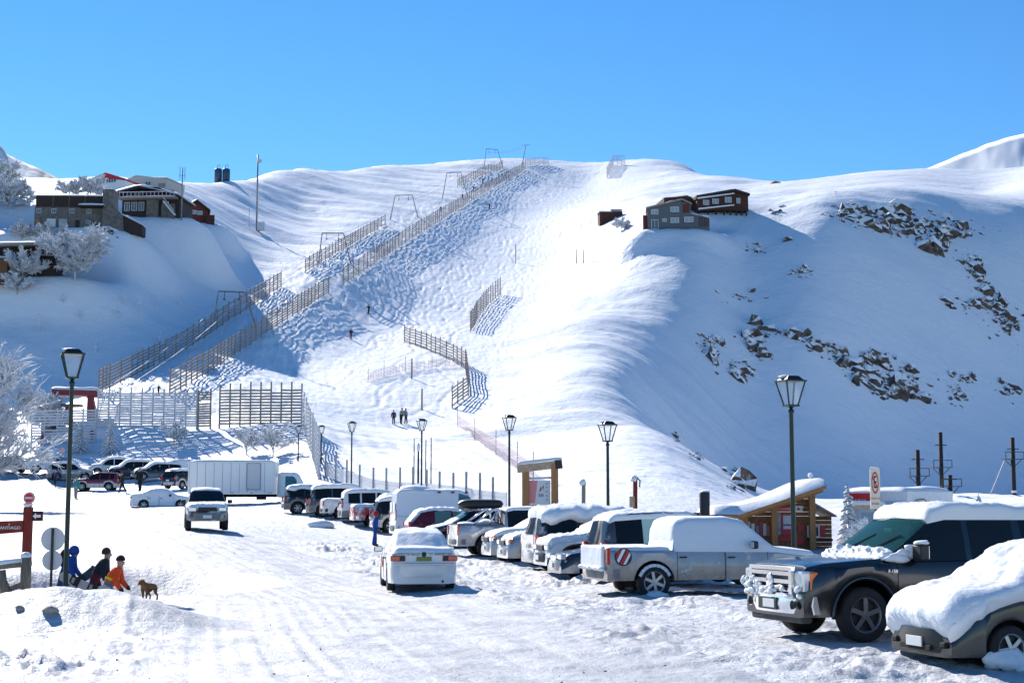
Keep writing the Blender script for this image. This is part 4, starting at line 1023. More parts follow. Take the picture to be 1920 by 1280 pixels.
# --- cars standing or driving on the road
p = onground(783, 38.0)
t = empty('sedan_car', p, R(90 + 8.5), 'white sedan driving away with snow on its boot and red tail lights', 'car')
c = sedan(t, 4.3, 1.42, 0.83); a = 2.15
c.build(P_white_c, M_snow, M_snow, rim=RIM5)
c.snow(-a + 0.03, a - 1.9, 8, 0.075, seed=41, n=60, side_p=16, end_p=14, rough=0.3); c.snow(a - 1.9, a - 0.05, 8, 0.05, 'bonnet_snow', seed=42)
c.bumper(-1, 0.52, 0.30, P_white_c, depth=0.3); c.bumper(1, 0.45, 0.28, P_white_c)
for side in (1, -1):
    l = c.lump('tail_light', (-a + 0.015, side * 0.62, 0.80), (0.10, 0.36, 0.13), M_tail, 0.02)
    c.lump('reverse_light', (-0.03, -side * 0.10, 0), (0.06, 0.12, 0.10), M_black, 0.01, parent=l)
M_olive = mat('olive_plate', (0.20, 0.22, 0.05), 0.5)
c.lump('number_plate', (-a - 0.02, 0, 0.79), (0.03, 0.36, 0.10), M_olive, 0.005)
tr = c.lump('boot_lid', (-a + 0.02, 0, 0.80), (0.05, 1.5, 0.26), P_white_c, 0.02)
c.lump('bumper_snow', (-a - 0.11, 0, 0.665), (0.10, 1.5, 0.03), M_snow, 0.012)
text('boot_lettering', 'CENTRO DE SALUD', 0.075, M_ink, tr, (-0.03, 0.42, 0.095), (R(90), 0, R(-90)))
text('boot_lettering', 'LO', 0.075, M_ink, tr, (-0.03, -0.17, 0.095), (R(90), 0, R(-90))); text('boot_lettering', 'BARNECHEA', 0.075, M_ink, tr, (-0.03, -0.47, 0.095), (R(90), 0, R(-90)))
b = MB(); b.lathe([(0, -0.01), (0.05, -0.008), (0.06, 0)], 16, (-0.03, 0, 0.095), 'x'); b.build('boot_emblem', M_ink, tr)
ex = MB(); ex.tube([(-a + 0.3, -0.45, 0.27), (-a - 0.02, -0.45, 0.26)], 0.03, 10); ex.build('exhaust', M_black, t)
c.mirrors(a - 1.5, 0.95, M_black, (0.14, 0.22, 0.15))
c.lump('side_emblem', (a - 1.75, 0.852, 0.62), (0.5, 0.012, 0.22), mat('orange_decal', (0.75, 0.28, 0.16), 0.5), 0.004)

p = onground(392, 63.5)
t = empty('pickup_truck', p, R(-90 + 13), 'dirty old pickup facing the camera in the middle of the lot', 'pickup truck')
c = pickup(t, 4.9, 1.72, 0.86, True, 0.40, 0.38, cab_rear=-0.9); a = 2.45
c.build(paint('worn_maroon_paint', (0.13, 0.06, 0.06), frost=0.35, dirt=0.5), M_glass, M_glass, rim=RIM6, clad=M_clad_grey)
c.bumper(1, 0.58, 0.26, M_clad_grey, depth=0.2); c.bumper(-1, 0.55, 0.2, M_black); c.plate(1, 0.56); c.lamps(1, 0.86, (0.1, 0.30, 0.17), M_lens, 'headlight', 0.02, 0.03)
c.lump('grille', (a, 0, 0.86), (0.06, 0.75, 0.16), M_black, 0.02); c.snow(a - 1.2, a - 0.05, 5, 0.06, 'bonnet_snow', seed=43, lumps=0.03); c.snow(-0.8, 0.55, 8, 0.05, seed=44); c.mirrors(a - 1.6, 1.18, M_black)
c.snow(-2.4, -0.95, 8, 0.08, 'bed_snow', seed=45)

def standing(name, px, d, head, label, cat, sink=0.03, group='cars parked at the far side of the lot'):
    return empty(name, onground(px, d) - Vector((0, 0, sink)), R(head), label, cat, group)
t = standing('sedan_car', 311, 105, 8, 'white car smoothed over by snow, only a tail light showing, left of the dirty pickup', 'car', 0.2)
c = sedan(t, 4.3, 1.38, 0.88); c.build(P_snowed, P_snowed, P_snowed, rim=RIM5); c.snow(-2.12, 2.1, 5, 0.10, seed=46, n=60, side_p=14, end_p=14, rough=0.12)
c.lamps(-1, 0.82, (0.14, 0.2, 0.12), M_tail, 'tail_light', 0.0, 0.06); c.mirrors(0.6, 0.95, M_black)
t = standing('suv', 190, 139, 180, 'red and silver SUV standing side-on at the far side', 'suv')
c = dress_suv(suv(t, 4.2, 1.72, 0.88), paint('wine_red_paint', (0.20, 0.015, 0.03)), P_silver, rim=RIM6); c.rails(0.5, -1.5); c.snow(0.9, 2.0, 8, 0.06, 'bonnet_snow', seed=47)
t = standing('pickup_truck', 16, 150, 174, 'dark grey pickup at the left edge of the picture', 'pickup truck')
c = pickup(t, 5.0, 1.72, 0.9, True, cab_rear=-0.9); c.build(P_grey, rim=RIM6); c.bumper(-1, 0.55, 0.22, M_chrome); c.bumper(1, 0.55, 0.24, P_grey)
t = standing('pickup_truck', 98, 150, 25, 'white pickup with snowy roof beside the beige SUV', 'pickup truck')
c = pickup(t, 4.9, 1.72, 0.9, True, cab_rear=-0.8); c.build(P_white, rim=RIM6); c.bumper(-1, 0.55, 0.22, M_black); c.snow(-0.7, 0.6, 8, 0.18, seed=48); c.snow(-2.4, -0.85, 8, 0.1, 'bed_snow', seed=49)
t = standing('suv', 138, 147, 20, 'beige SUV with snowy roof left of the red and silver SUV', 'suv')
c = dress_suv(suv(t, 4.4, 1.75, 0.9), P_beige, M_clad_grey); c.snow(-2.0, 2.0, 8, 0.14, seed=50)
t = standing('suv', 214, 151, 195, 'white SUV with snowy roof behind the red and silver SUV', 'suv')
c = dress_suv(suv(t, 4.4, 1.75, 0.9), P_white, P_white); c.snow(-2.0, 2.0, 8, 0.2, seed=51)
t = standing('suv', 251, 149, 200, 'black SUV with rounded snow roof right of the red and silver SUV', 'suv')
c = dress_suv(suv(t, 4.6, 1.8, 0.92), P_black_f, M_black); c.snow(-2.0, 2.1, 8, 0.2, seed=52)
t = standing('suv', 299, 146, 205, 'black SUV with snow roof, behind the smoothed-over white car', 'suv')
c = dress_suv(suv(t, 4.7, 1.7, 0.92), P_black_f, M_clad_grey); c.snow(-2.1, 2.1, 8, 0.16, seed=53, lumps=0.05)
t = standing('van', 334, 147, 195, 'white van rounded over by snow beside the box truck', 'van')
c = van(t, 4.4, 1.75, 0.88); c.build(P_snowed, P_snowed, P_snowed, rim=RIM5); c.snow(-2.1, 1.6, 7, 0.14, seed=54)
t = standing('suv', 352, 138, 62, 'black SUV with red tail lights, tail to the camera beside the box truck', 'suv')
c = dress_suv(suv(t, 4.6, 1.75, 0.92), P_black_f, P_silver); c.snow(-2.0, 2.0, 8, 0.14, seed=55)

# --- box truck
t = standing('box_truck', 459, 112, 3, 'white box truck with a small door in its side and snow on top', 'truck', 0.0, 'trucks')
b = MB(); b.box((-0.65, 0, 1.92), (6.35, 2.25, 2.35)); bx = b.build('cargo_box', paint('box_white', (0.78, 0.79, 0.80), dirt=0.0, metal=0.0, rough=0.5), t)
fr = MB()
for z in (0.77, 3.07):
    for y in (-1.135, 1.135): fr.box((-0.65, y, z), (6.4, 0.05, 0.10))
for x in (-3.81, 2.51):
    for y in (-1.13, 1.13): fr.box((x, y, 1.92), (0.10, 0.07, 2.4))
fr.build('corner_rails', mat('aluminium', (0.6, 0.61, 0.62), 0.4, 0.8), bx)
for k in range(9):
    b = MB(); b.box((-3.2 + k * 0.62, -1.131, 1.92), (0.02, 0.012, 2.2)); b.build('panel_seam', M_clad_grey, bx)
d = MB(); d.box((0.95, -1.14, 2.02), (0.95, 0.03, 1.9)); dd = d.build('side_door', mat('door_grey_white', (0.62, 0.63, 0.64), 0.5), bx)
d = MB()
for (c0, dd0) in (((0.95, -1.165, 2.99), (1.02, 0.03, 0.04)), ((0.95, -1.165, 1.06), (1.02, 0.03, 0.04)), ((0.45, -1.165, 2.02), (0.04, 0.03, 1.9)), ((1.45, -1.165, 2.02), (0.04, 0.03, 1.9))): d.box(c0, dd0)
d.build('door_frame', M_clad_grey, dd)
for k in range(5):
    b = MB(); b.box((-3.4 + k * 1.4, -1.15, 0.82), (0.22, 0.02, 0.06)); b.build('side_marker', M_tail, bx)
snow_slab('roof_snow', [(-3.8, -1.1, 3.10), (2.5, -1.1, 3.10), (2.5, 1.1, 3.10), (-3.8, 1.1, 3.10)], 0.14, t, 0.03, 4)
b = MB(); b.box((-0.5, 0, 0.62), (6.6, 0.9, 0.2)); b.box((1.5, -0.75, 0.5), (0.7, 0.3, 0.35)); b.build('chassis', M_under, t)
cb = Car(t, 1.9, 1.0, [(0.95, 0.6), (0.93, 1.0), (0.80, 1.35), (0.35, 2.05), (0.2, 2.15), (-0.9, 2.15), (-0.95, 0.7)], [(0.95, 0.55), (0.8, 1.2), (-0.95, 1.25)], 0.5, (0.2,), 0.40, 0.48, 0.15, win=[(-0.35, 0.5)], screen=(0.36, 0.79), nose=0.5, nose_in=0.1)
for o in list(t.children): pass
sub = empty('cab', (3.6, 0, 0)); sub.parent = t; cb.root = sub
cb.build(P_white, M_teal, M_snow, rim=RIM5); cb.snow(-0.9, 0.9, 8, 0.2, seed=60)
for x in (-2.6, -1.7):
    for side in (1, -1):
        w = shared('wheel', TYRE, t, (x, side * 0.95, 0.40), (0, 0, 0 if side > 0 else math.pi), (0.40, 0.40, 0.40)); shared('rim', RIM5, w)

# ------------------------------------------------------------------ finding the ground seen at a photo pixel
def hit(x, y, d0=16.0, d1=760.0):
    u, v = (x - 960) / F_PX, (640 - y) / F_PX
    K = DIS / (math.cos(PITCH) - v * math.sin(PITCH))
    X = K * u; Z = CAM_Z + K * (math.sin(PITCH) + v * math.cos(PITCH))
    w = min(max(float(np.interp(math.atan2(X[0], DIS[0]), ANG, np.arange(NA))), 0), NA - 1.001); jj = int(w)
    D_ = Z - (TZ[:, jj] * (1 - w + jj) + TZ[:, jj + 1] * (w - jj))
    D_[(DIS < d0) | (DIS > d1)] = 1e9
    below = np.nonzero(D_ < 0)[0]
    if len(below):
        i = below[0]; f = 0.0
        if i > 0 and D_[i - 1] < 1e8: f = D_[i - 1] / (D_[i - 1] - D_[i])
        d = DIS[i - 1] * (1 - f) + DIS[i] * f if i > 0 and D_[i - 1] < 1e8 else DIS[i]
    else: d = DIS[int(np.argmin(D_))]
    k = d / (math.cos(PITCH) - v * math.sin(PITCH))
    return Vector((k * u, d, gz(k * u, d)))
UNIT = MB().box((0, 0, 0), (1, 1, 1)); _o = UNIT.build('unit', M_black); _unit_mesh = _o.data; bpy.data.objects.remove(_o)
_unit_cache = {}
def unit(m):
    if m.name not in _unit_cache:
        me = _unit_mesh.copy(); me.materials.clear(); me.materials.append(m); _unit_cache[m.name] = me
    return _unit_cache[m.name]
def stick(name, a, b, w, h, m, parent=None):
    """a straight square-sawn piece from a to b"""
    a, b = Vector(a), Vector(b); t = b - a
    o = bpy.data.objects.new(name, unit(m)); COL.objects.link(o)
    if parent: o.parent = parent
    o.location = (a + b) / 2; o.rotation_euler = t.to_track_quat('X', 'Z').to_euler(); o.scale = (t.length, w, h)
    return o

# ------------------------------------------------------------------ street lamps
M_green = mat('dark_green_steel', (0.012, 0.035, 0.028), 0.4, 0.3)
def clear_pane():
    m, N, L, B = nodes_of('lantern_glass')
    tr = N.new('ShaderNodeBsdfTransparent'); mx = N.new('ShaderNodeMixShader'); mx.inputs[0].default_value = 0.22
    B.inputs['Base Color'].default_value = (0.8, 0.85, 0.9, 1); B.inputs['Roughness'].default_value = 0.1
    L.new(tr.outputs[0], mx.inputs[1]); L.new(B.outputs[0], mx.inputs[2]); L.new(mx.outputs[0], N['Material Output'].inputs['Surface'])
    return m
M_pane = clear_pane()
def street_lamp(px, ytop, d, label):
    p = P(px, ytop, d); z0 = gz(p.x, d); H = p.z - z0
    t = empty('street_lamp', (p.x, d, z0), R(20), label, 'street lamp', 'green street lamps')
    b = MB(); b.lathe([(0.09, -0.4), (0.09, 0.5), (0.065, 0.6), (0.055, H - 0.95), (0.075, H - 0.93), (0.075, H - 0.86), (0.04, H - 0.84), (0.04, H - 0.76)], 12); b.build('pole', M_green, t, True)
    hb, ht, zb, zt = 0.13, 0.27, H - 0.74, H - 0.14
    f = MB()
    for sx, sy in ((1, 1), (1, -1), (-1, 1), (-1, -1)): f.bar((sx * hb, sy * hb, zb), (sx * ht, sy * ht, zt), 0.035)
    f.box((0, 0, zb - 0.02), (hb * 2 + 0.06, hb * 2 + 0.06, 0.045)); f.box((0, 0, zt + 0.012), (ht * 2 + 0.07, ht * 2 + 0.07, 0.035))
    for sx, sy in ((1, 0), (-1, 0), (0, 1), (0, -1)): f.bar((sx * 0.02, sy * 0.02, zb - 0.08), (sx * hb, sy * hb, zb), 0.02)
    head = f.build('lantern', M_green, t)
    c = MB(); c.box((0, 0, H - 0.06), (0.54, 0.54, 0.13), top=(0.55, 0.55)); c.build('cap', mat('black_cap', (0.015, 0.015, 0.016), 0.4), t)
    for k in range(4):
        a = k * math.pi / 2; ca, sa = math.cos(a), math.sin(a)
        q = [(-hb, hb, zb), (hb, hb, zb), (ht, ht, zt), (-ht, ht, zt)]
        mesh_obj('pane', [(x * ca - y * sa, x * sa + y * ca, z) for x, y, z in q], [(0, 1, 2, 3)], M_pane, head)
    lumps_mesh('cap_snow', [(-0.06, 0.05, H - 0.01, 0.22, 0.2, 0.05)], M_snow, t, int(px), amp=0.2)
for px, yt, d, lb in ((137, 655, 39.4, 'tall green street lamp at left beside the snowboarders'), (1482, 705, 38.2, 'tall green street lamp in front of the log ticket booth'),
                      (1139, 790, 58, 'green street lamp left of the booth, behind the grey SUV'), (955, 778, 75, 'green street lamp just left of the timber sign frame'),
                      (791, 785, 97, 'green street lamp among the thin bare poles'), (660, 790, 112, 'green street lamp right of the box truck, taller of the pair there'),
                      (603, 797, 138, 'small far street lamp beside the falling slat fence'), (560, 797, 146, 'farthest thin street lamp in front of the slat screen')):
    street_lamp(px, yt, d, lb)

# ------------------------------------------------------------------ timber
M_fence = wood('weathered_slat', (0.20, 0.16, 0.13), (0.40, 0.345, 0.30))
M_fence_p = wood('rimed_slat', (0.48, 0.48, 0.50), (0.74, 0.74, 0.77))
M_log = wood('log_brown', (0.30, 0.135, 0.05), (0.54, 0.29, 0.13), (1, 1, 6))
M_logd = wood('log_dark', (0.17, 0.075, 0.03), (0.36, 0.17, 0.075), (8, 1, 1))
M_beam = wood('beam_pale', (0.38, 0.25, 0.15), (0.62, 0.46, 0.33), (6, 1, 1))
def along(pts, step):
    out = []; 
    for (a, b) in zip(pts[:-1], pts[1:]):
        a, b = Vector(a), Vector(b); n = max(1, int(round((b - a).length / step)))
        out += [a.lerp(b, k / n) for k in range(n)]
    return out + [Vector(pts[-1])]
def slope_fence(label, pix, h, step, ns, m=M_fence, post_over=0.45, slat=0.19, group='slat fences on the slope'):
    """snow fence of posts and horizontal slats following the ground; pix: (x, y, d)"""
    w = []
    for (x0, y0, _), (x1, y1, _) in zip(pix[:-1], pix[1:]):
        n = max(1, int(math.hypot(x1 - x0, y1 - y0) / 22)); w += [hit(x0 + (x1 - x0) * k / n, y0 + (y1 - y0) * k / n, 120) for k in range(n)]
    w = [Vector((p.x, p.y, 0)) for p in w + [hit(pix[-1][0], pix[-1][1], 120)]]
    pts = along(w, step)
    for p in pts: p.z = gz(p.x, p.y)
    o0 = pts[0]; t = empty('slat_fence', o0, 0, label, 'fence', group)
    for p in pts: stick('post', p - o0 + Vector((0, 0, -0.5)), p - o0 + Vector((random.uniform(-.05, .05), 0, h + post_over * random.uniform(0.6, 1.2))), 0.16, 0.16, m, t)
    b = MB()
    for a, c in zip(pts[:-1], pts[1:]):
        for k in range(ns):
            if random.random() < 0.05: continue
            z = 0.30 + (h - 0.35) * k / (ns - 1); j = random.uniform(-0.04, 0.04)
            b.bar(a - o0 + Vector((0, -0.1, z + j)), c - o0 + Vector((0, -0.1, z + random.uniform(-0.04, 0.04))), 0.04, slat)
    tag(b.build('slats', m, t), kind='stuff')
slope_fence('lower left slat fence of the drag-lift lane, above the red lift station', [(185, 740, 181), (350, 655, 236), (440, 595, 282), (527, 538, 332)], 2.9, 3.2, 7)
slope_fence('middle left slat fence of the drag-lift lane, around the second lift portal', [(572, 511, 352), (640, 470, 388), (722, 422, 432)], 2.6, 3.4, 6)
slope_fence('topmost left slat fence of the drag-lift lane, near the crest', [(858, 353, 530), (900, 330, 560), (942, 315, 585)], 3.0, 4.0, 6)
slope_fence('lower right slat fence of the drag-lift lane, ending at a gap in mid-slope', [(318, 742, 187), (400, 694, 222), (500, 624, 270), (616, 549, 322)], 3.0, 3.2, 7)
slope_fence('long upper right slat fence running up to the crest', [(643, 533, 336), (780, 442, 412), (900, 367, 512), (985, 318, 580)], 3.3, 3.6, 7, slat=0.15)
slope_fence('short slat fence along the skyline at the top of the lift', [(985, 312, 585), (1028, 309, 612)], 3.0, 3.0, 7, M_fence_p)
slope_fence('short curved slat fence alone in the middle of the piste', [(882, 622, 296), (895, 598, 312), (915, 572, 330), (938, 552, 345)], 3.4, 2.6, 7, slat=0.13)
slope_fence('slat fence standing up against the sky right of the summit', [(1138, 335, 590), (1146, 318, 612), (1150, 311, 632), (1172, 310, 640)], 4.2, 3.0, 8, M_fence_p)
slope_fence('bent slat fence below the piste, right of the pink netting', [(758, 640, 283), (800, 655, 272), (850, 677, 255), (873, 692, 246), (878, 725, 222), (878, 742, 212), (848, 765, 199)], 2.6, 3.0, 6)
slope_fence('rimed slat fence falling from the big screen toward the parked cars', [(566, 797, 167), (574, 815, 160), (585, 850, 147), (598, 898, 132)], 3.6, 2.2, 9, M_fence_p)

def screen(label, x0, x1, d, y0, y1, h, spans, ns, m, over=0.6, lean=0.0):
    a, b = Vector(W2(x0, y0, d)).to_3d(), Vector(W2(x1, y1, d)).to_3d()
    pts = [a.lerp(b, k / spans) for k in range(spans + 1)]
    pa, pb = P(x0, y0, d).z, P(x1, y1, d).z
    for k, p in enumerate(pts): p.z = pa + (pb - pa) * k / spans
    t = empty('slat_screen', pts[0], 0, label, 'fence', 'tall slat screens at the foot of the slope'); o0 = pts[0].copy()
    for p in pts: stick('post', p - o0 + Vector((0, 0.08, -1.5)), p - o0 + Vector((0, 0.08 + lean, h + over * random.uniform(0.7, 1.1))), 0.16, 0.16, m, t)
    for q, r in zip(pts[:-1], pts[1:]):
        for k in range(ns):
            if random.random() < 0.02: continue
            z = 0.12 + (h - 0.2) * k / (ns - 1)
            stick('slat', q - o0 + Vector((0, -0.05, z + random.uniform(-.03, .03))), r - o0 + Vector((0, -0.05, z + random.uniform(-.03, .03))), 0.05, 0.19, m, t)
screen('big dark slat screen right of the gap, behind the box truck', 411, 565, 167, 796, 795, 3.9, 8, 12, M_fence, 0.9)
screen('long pale rimed slat screen right of the red lift station', 182, 368, 167, 800, 800, 3.8, 9, 15, M_fence_p)
screen('narrow dark slat panel between the pale screen and the gap', 371, 394, 167, 800, 799, 3.9, 1, 15, M_fence, 0.2)
screen('low slat screen in front of the red lift station', 58, 178, 163, 830, 828, 3.5, 5, 12, M_fence_p, 0.2)

# ------------------------------------------------------------------ buildings
M_stone = mat('grey_stone_wall', (0.16, 0.145, 0.13), 0.9, var=0.35, vscale=1.6, bump=0.6, bscale=2.2)
M_dark = wood('dark_boards', (0.028, 0.02, 0.018), (0.06, 0.045, 0.04), (8, 8, 1))
M_redwall = wood('red_boards', (0.10, 0.025, 0.02), (0.17, 0.045, 0.035), (1, 1, 8))
M_brown = wood('brown_boards', (0.055, 0.02, 0.015), (0.10, 0.04, 0.028), (1, 1, 8))
M_greyw = mat('grey_render', (0.115, 0.125, 0.135), 0.85, var=0.15)
M_whitew = mat('white_render', (0.82, 0.82, 0.82), 0.8, var=0.06)
M_pane_d = mat('window_pane', (0.10, 0.14, 0.17), 0.08, spec=0.6)
M_pane_l = mat('window_pane_pale', (0.28, 0.36, 0.40), 0.15, spec=0.6)
M_frame = mat('white_window_frame', (0.7, 0.7, 0.7), 0.6)
class Bld:
    """a building laid out in photo pixels at distance d; local x right, y away, z up"""
    def __init__(s, name, label, cat, pxc, yb, d, rz=0.0, group=None, fixed=False):
        if d > 200 and not fixed: d = min(max(hit(pxc, yb, 150).y, d - 40), d + 40)
        p = P(pxc, yb, d); s.s = F_PX / d; s.px, s.yb = pxc, yb
        s.t = empty(name, p, rz, label, cat, group)
    def X(s, px): return (px - s.px) / s.s
    def Z(s, y): return (s.yb - y) / s.s
    def box(s, name, x0, x1, ytop, ybot, y0, y1, m, parent=None, below=0.0):
        b = MB(); X0, X1, Z0, Z1 = s.X(x0), s.X(x1), s.Z(ybot) - below, s.Z(ytop)
        b.box(((X0 + X1) / 2, (y0 + y1) / 2, (Z0 + Z1) / 2), (X1 - X0, y1 - y0, Z1 - Z0)); return b.build(name, m, parent or s.t)
    def prism(s, name, outline, y0, y1, m, parent=None):
        """outline: photo points, extruded from y0 to y1"""
        n = len(outline); vs = [(s.X(x), y0, s.Z(y)) for x, y in outline] + [(s.X(x), y1, s.Z(y)) for x, y in outline]
        fs = [tuple(range(n)), tuple(range(n, 2 * n))[::-1]] + [(i, i + n, (i + 1) % n + n, (i + 1) % n) for i in range(n)]
        o = mesh_obj(name, vs, fs, m, parent or s.t)
        bm = bmesh.new(); bm.from_mesh(o.data); bmesh.ops.recalc_face_normals(bm, faces=bm.faces); bm.to_mesh(o.data); bm.free(); return o
    def window(s, x0, x1, y0, y1, yf, parent=None, pane=None, name='window', bars=1):
        f = MB(); X0, X1, Z0, Z1 = s.X(x0), s.X(x1), s.Z(y1), s.Z(y0); w = max(0.06, (X1 - X0) * 0.06)
        f.box(((X0 + X1) / 2, yf - 0.05, Z1), (X1 - X0 + w, 0.12, w)); f.box(((X0 + X1) / 2, yf - 0.05, Z0), (X1 - X0 + w, 0.14, w))
        for k in range(bars + 2):
            x = X0 + (X1 - X0) * k / (bars + 1); f.box((x, yf - 0.05, (Z0 + Z1) / 2), (w * (1 if k in (0, bars + 1) else 0.7), 0.11, Z1 - Z0 - w))
        o = f.build(name, M_frame, parent or s.t)
        p = MB(); p.box(((X0 + X1) / 2, yf - 0.012, (Z0 + Z1) / 2), (X1 - X0 - w * 0.5, 0.02, Z1 - Z0 - w * 0.5)); p.build('pane', pane or M_pane_d, o); return o
    def snow(s, x0, x1, y, ya, yb, t=0.35, y2=None, over=0.3, seed=1):
        z0 = s.Z(y) + 0.01; z1 = s.Z(y2 if y2 is not None else y) + 0.01
        return snow_slab('roof_snow', [(s.X(x0), ya, z0), (s.X(x1), ya, z1), (s.X(x1), yb, z1), (s.X(x0), yb, z0)], t, s.t, over, seed)

# stone lodge
b = Bld('stone_lodge', 'long grey stone lodge with dark upper storey and snow roof', 'building', 130, 428, 250, R(3), fixed=True)
b.box('wall', 64, 195, 387, 426, 0, 7, M_stone, below=3); b.box('upper_storey', 66, 192, 366, 387, -0.15, 7.1, M_dark)
b.snow(64, 194, 366, -0.3, 7.2, 0.35)
for x in (72, 100, 134, 166): b.window(x - 4, x + 4, 391, 399, 0)
b.window(161, 169, 413, 418, 0); b.box('door', 141, 149, 412, 426, -0.06, 0.1, M_dark); b.box('garage_door', 87, 104, 410, 426, -0.06, 0.1, M_frame); b.box('garage_door', 110, 125, 410, 426, -0.06, 0.1, mat('pale_door', (0.4, 0.41, 0.43), 0.6))
b.box('door', 66, 74, 412, 426, -0.06, 0.1, M_log)
for k, x in enumerate((98, 128, 158)): b.box('shingle_seam', x, x + 0.6, 367, 386, -0.19, -0.14, M_fence)
b.box('porch_roof', 150, 197, 386, 389, -1.6, 0, M_dark); b.snow(150, 197, 386, -1.6, 0, 0.3, over=0.1)
b.prism('chimney_tower', [(193, 440), (193, 353), (213, 353), (214, 386), (232, 405), (234, 440)], -0.8, 3.0, M_stone)
b.snow(193, 213, 353, -0.6, 2.8, 0.2, over=0.05)
b.prism('shed', [(230, 440), (230, 402), (268, 422), (268, 440)], -0.6, 2.6, M_dark)
b.snow(229, 269, 402, -0.8, 2.8, 0.3, 422, 0.1)
# chalet
b = Bld('chalet', 'dark two-storey chalet with wide snow roof, balcony and outside stair', 'building', 280, 412, 270, R(-5), fixed=True)
b.box('wall', 226, 338, 366, 412, 0, 8, M_dark, below=1); b.box('stone_pier', 275, 298, 372, 412, -0.35, 0.3, M_stone, below=1); b.box('stone_pier', 304, 330, 382, 412, -0.3, 0.3, M_stone, below=1)
b.box('upper_wall', 228, 325, 354, 366, 0.6, 7, M_redwall)
b.prism('roof', [(212, 362), (262, 349), (300, 353), (342, 369), (342, 372), (300, 358), (262, 354), (212, 366)], -1.6, 8.5, M_dark)
b.snow(212, 264, 362, -1.8, 8.6, 0.55, 349, 0.1); b.snow(262, 342, 349, -1.8, 8.6, 0.55, 368, 0.1, 5)
b.box('balcony', 224, 336, 371, 374, -1.8, 0, M_fence); b.snow(224, 336, 371, -1.8, -1.0, 0.18, over=0.02)
for k in range(15): b.box('baluster', 226 + k * 7.6, 227 + k * 7.6, 362, 371, -1.75, -1.68, M_fence_p)
b.box('handrail', 225, 335, 361, 362.4, -1.8, -1.62, M_fence_p)
for x in (236, 250, 264, 312): b.window(x - 5, x + 5, 378, 394, 0)
for x in (236, 256): b.window(x - 4, x + 4, 356, 364, 0.6)
stick('stair', (b.X(312), -1.4, b.Z(380)), (b.X(334), -1.4, b.Z(406)), 0.9, 0.3, M_fence_p, b.t)
stick('stair_rail', (b.X(312), -1.9, b.Z(373)), (b.X(334), -1.9, b.Z(399)), 0.06, 0.1, M_fence_p, b.t)
# white houses on the crest
b = Bld('modern_house', 'white house with slanting red gable on the crest', 'building', 192, 356, 320, R(-18))
b.prism('wall', [(146, 362), (146, 340), (198, 325), (241, 340), (241, 362)], 0, 9, M_whitew)
b.prism('red_gable', [(198, 323), (243, 338), (243, 341), (198, 334)], -0.4, 9.2, M_red_ink); b.snow(146, 199, 339, -0.3, 9, 0.4, 324, 0.2)
for k in range(4): b.window(200 + k * 5.6, 204.6 + k * 5.6, 335, 343, 0, bars=0)
b.window(184, 196, 334, 343, 0)
b = Bld('flat_house', 'pale flat-roofed house right of the red-gabled one', 'building', 275, 352, 330, R(-14))
b.prism('wall', [(234, 356), (234, 333), (252, 326), (317, 337), (314, 356)], 0, 9, mat('cream_wall', (0.50, 0.48, 0.44), 0.8)); b.snow(234, 318, 331, -0.2, 9, 0.3, 335, 0.2)
b.box('dark_base', 300, 314, 345, 353, -0.1, 0.1, M_fence); b.window(244, 254, 340, 347, 0); b.window(272, 284, 340, 348, 0)
# red cabin
b = Bld('red_cabin', 'small red gabled cabin with twin windows', 'building', 368, 416, 306, R(12), fixed=True)
b.prism('wall', [(350, 432), (350, 390), (369, 377), (390, 392), (390, 432)], 0, 6, M_redwall)
b.prism('roof', [(341, 393), (369, 374), (393, 393), (393, 396), (369, 378), (341, 397)], -0.7, 6.6, M_dark); b.snow(340, 369, 393, -0.8, 6.6, 0.4, 374, 0.1); b.snow(369, 394, 374, -0.8, 6.6, 0.4, 393, 0.1, 4)
b.window(360, 368, 394, 401, 0, pane=M_pane_l); b.window(370, 379, 395, 402, 0, pane=M_pane_l); b.box('porch', 386, 402, 404, 412, -1.5, 2, M_brown, below=2)
# lower left cabin
b = Bld('dark_cabin', 'dark low cabin with snow roof behind the frosted tree', 'building', 50, 520, 234, R(5), fixed=True)
b.box('wall', -40, 100, 462, 520, 0, 7, M_dark, below=4); b.prism('roof', [(-60, 466), (-60, 462), (118, 455), (118, 460)], -1.5, 7.5, M_fence); b.snow(-60, 118, 462, -1.6, 7.5, 0.5, 455, 0.1)
b.window(72, 92, 465, 477, 0); b.box('gable_board', 96, 117, 458, 482, -0.4, 0.2, M_brown); b.box('lean_to', -40, 22, 490, 526, -3.0, -0.2, wood('cabin_brown', (0.12, 0.055, 0.025), (0.22, 0.11, 0.05)), below=1); b.snow(-42, 24, 489, -3.2, -0.1, 0.35, over=0.1)
# grey house and long brown house on stilts
b = Bld('grey_house', 'grey two-storey house with slanting roof on the spur', 'building', 1266, 430, 312, R(-5), fixed=True)
b.prism('wall', [(1215, 445), (1213, 389), (1278, 374), (1278, 445)], 0, 8, M_greyw); b.prism('wing', [(1278, 445), (1278, 376), (1296, 382), (1296, 400), (1316, 402), (1331, 410), (1331, 445)], 0.1, 8, M_greyw)
b.box('red_panel', 1281, 1293, 382, 398, 0.0, 0.12, M_redwall); b.prism('roof', [(1211, 390), (1211, 387), (1279, 371), (1298, 380), (1298, 383), (1279, 374)], -0.5, 8.3, M_fence)
b.snow(1211, 1279, 388, -0.5, 8.2, 0.3, 372, 0.05); b.snow(1296, 1332, 400, -0.2, 8, 0.35, 409, 0.1)
for (x0, x1, y0, y1) in ((1221, 1234, 391, 400), (1258, 1273, 387, 396), (1258, 1273, 408, 417), (1284, 1300, 407, 416), (1242, 1250, 409, 415)): b.window(x0, x1, y0, y1, 0, pane=M_pane_l)
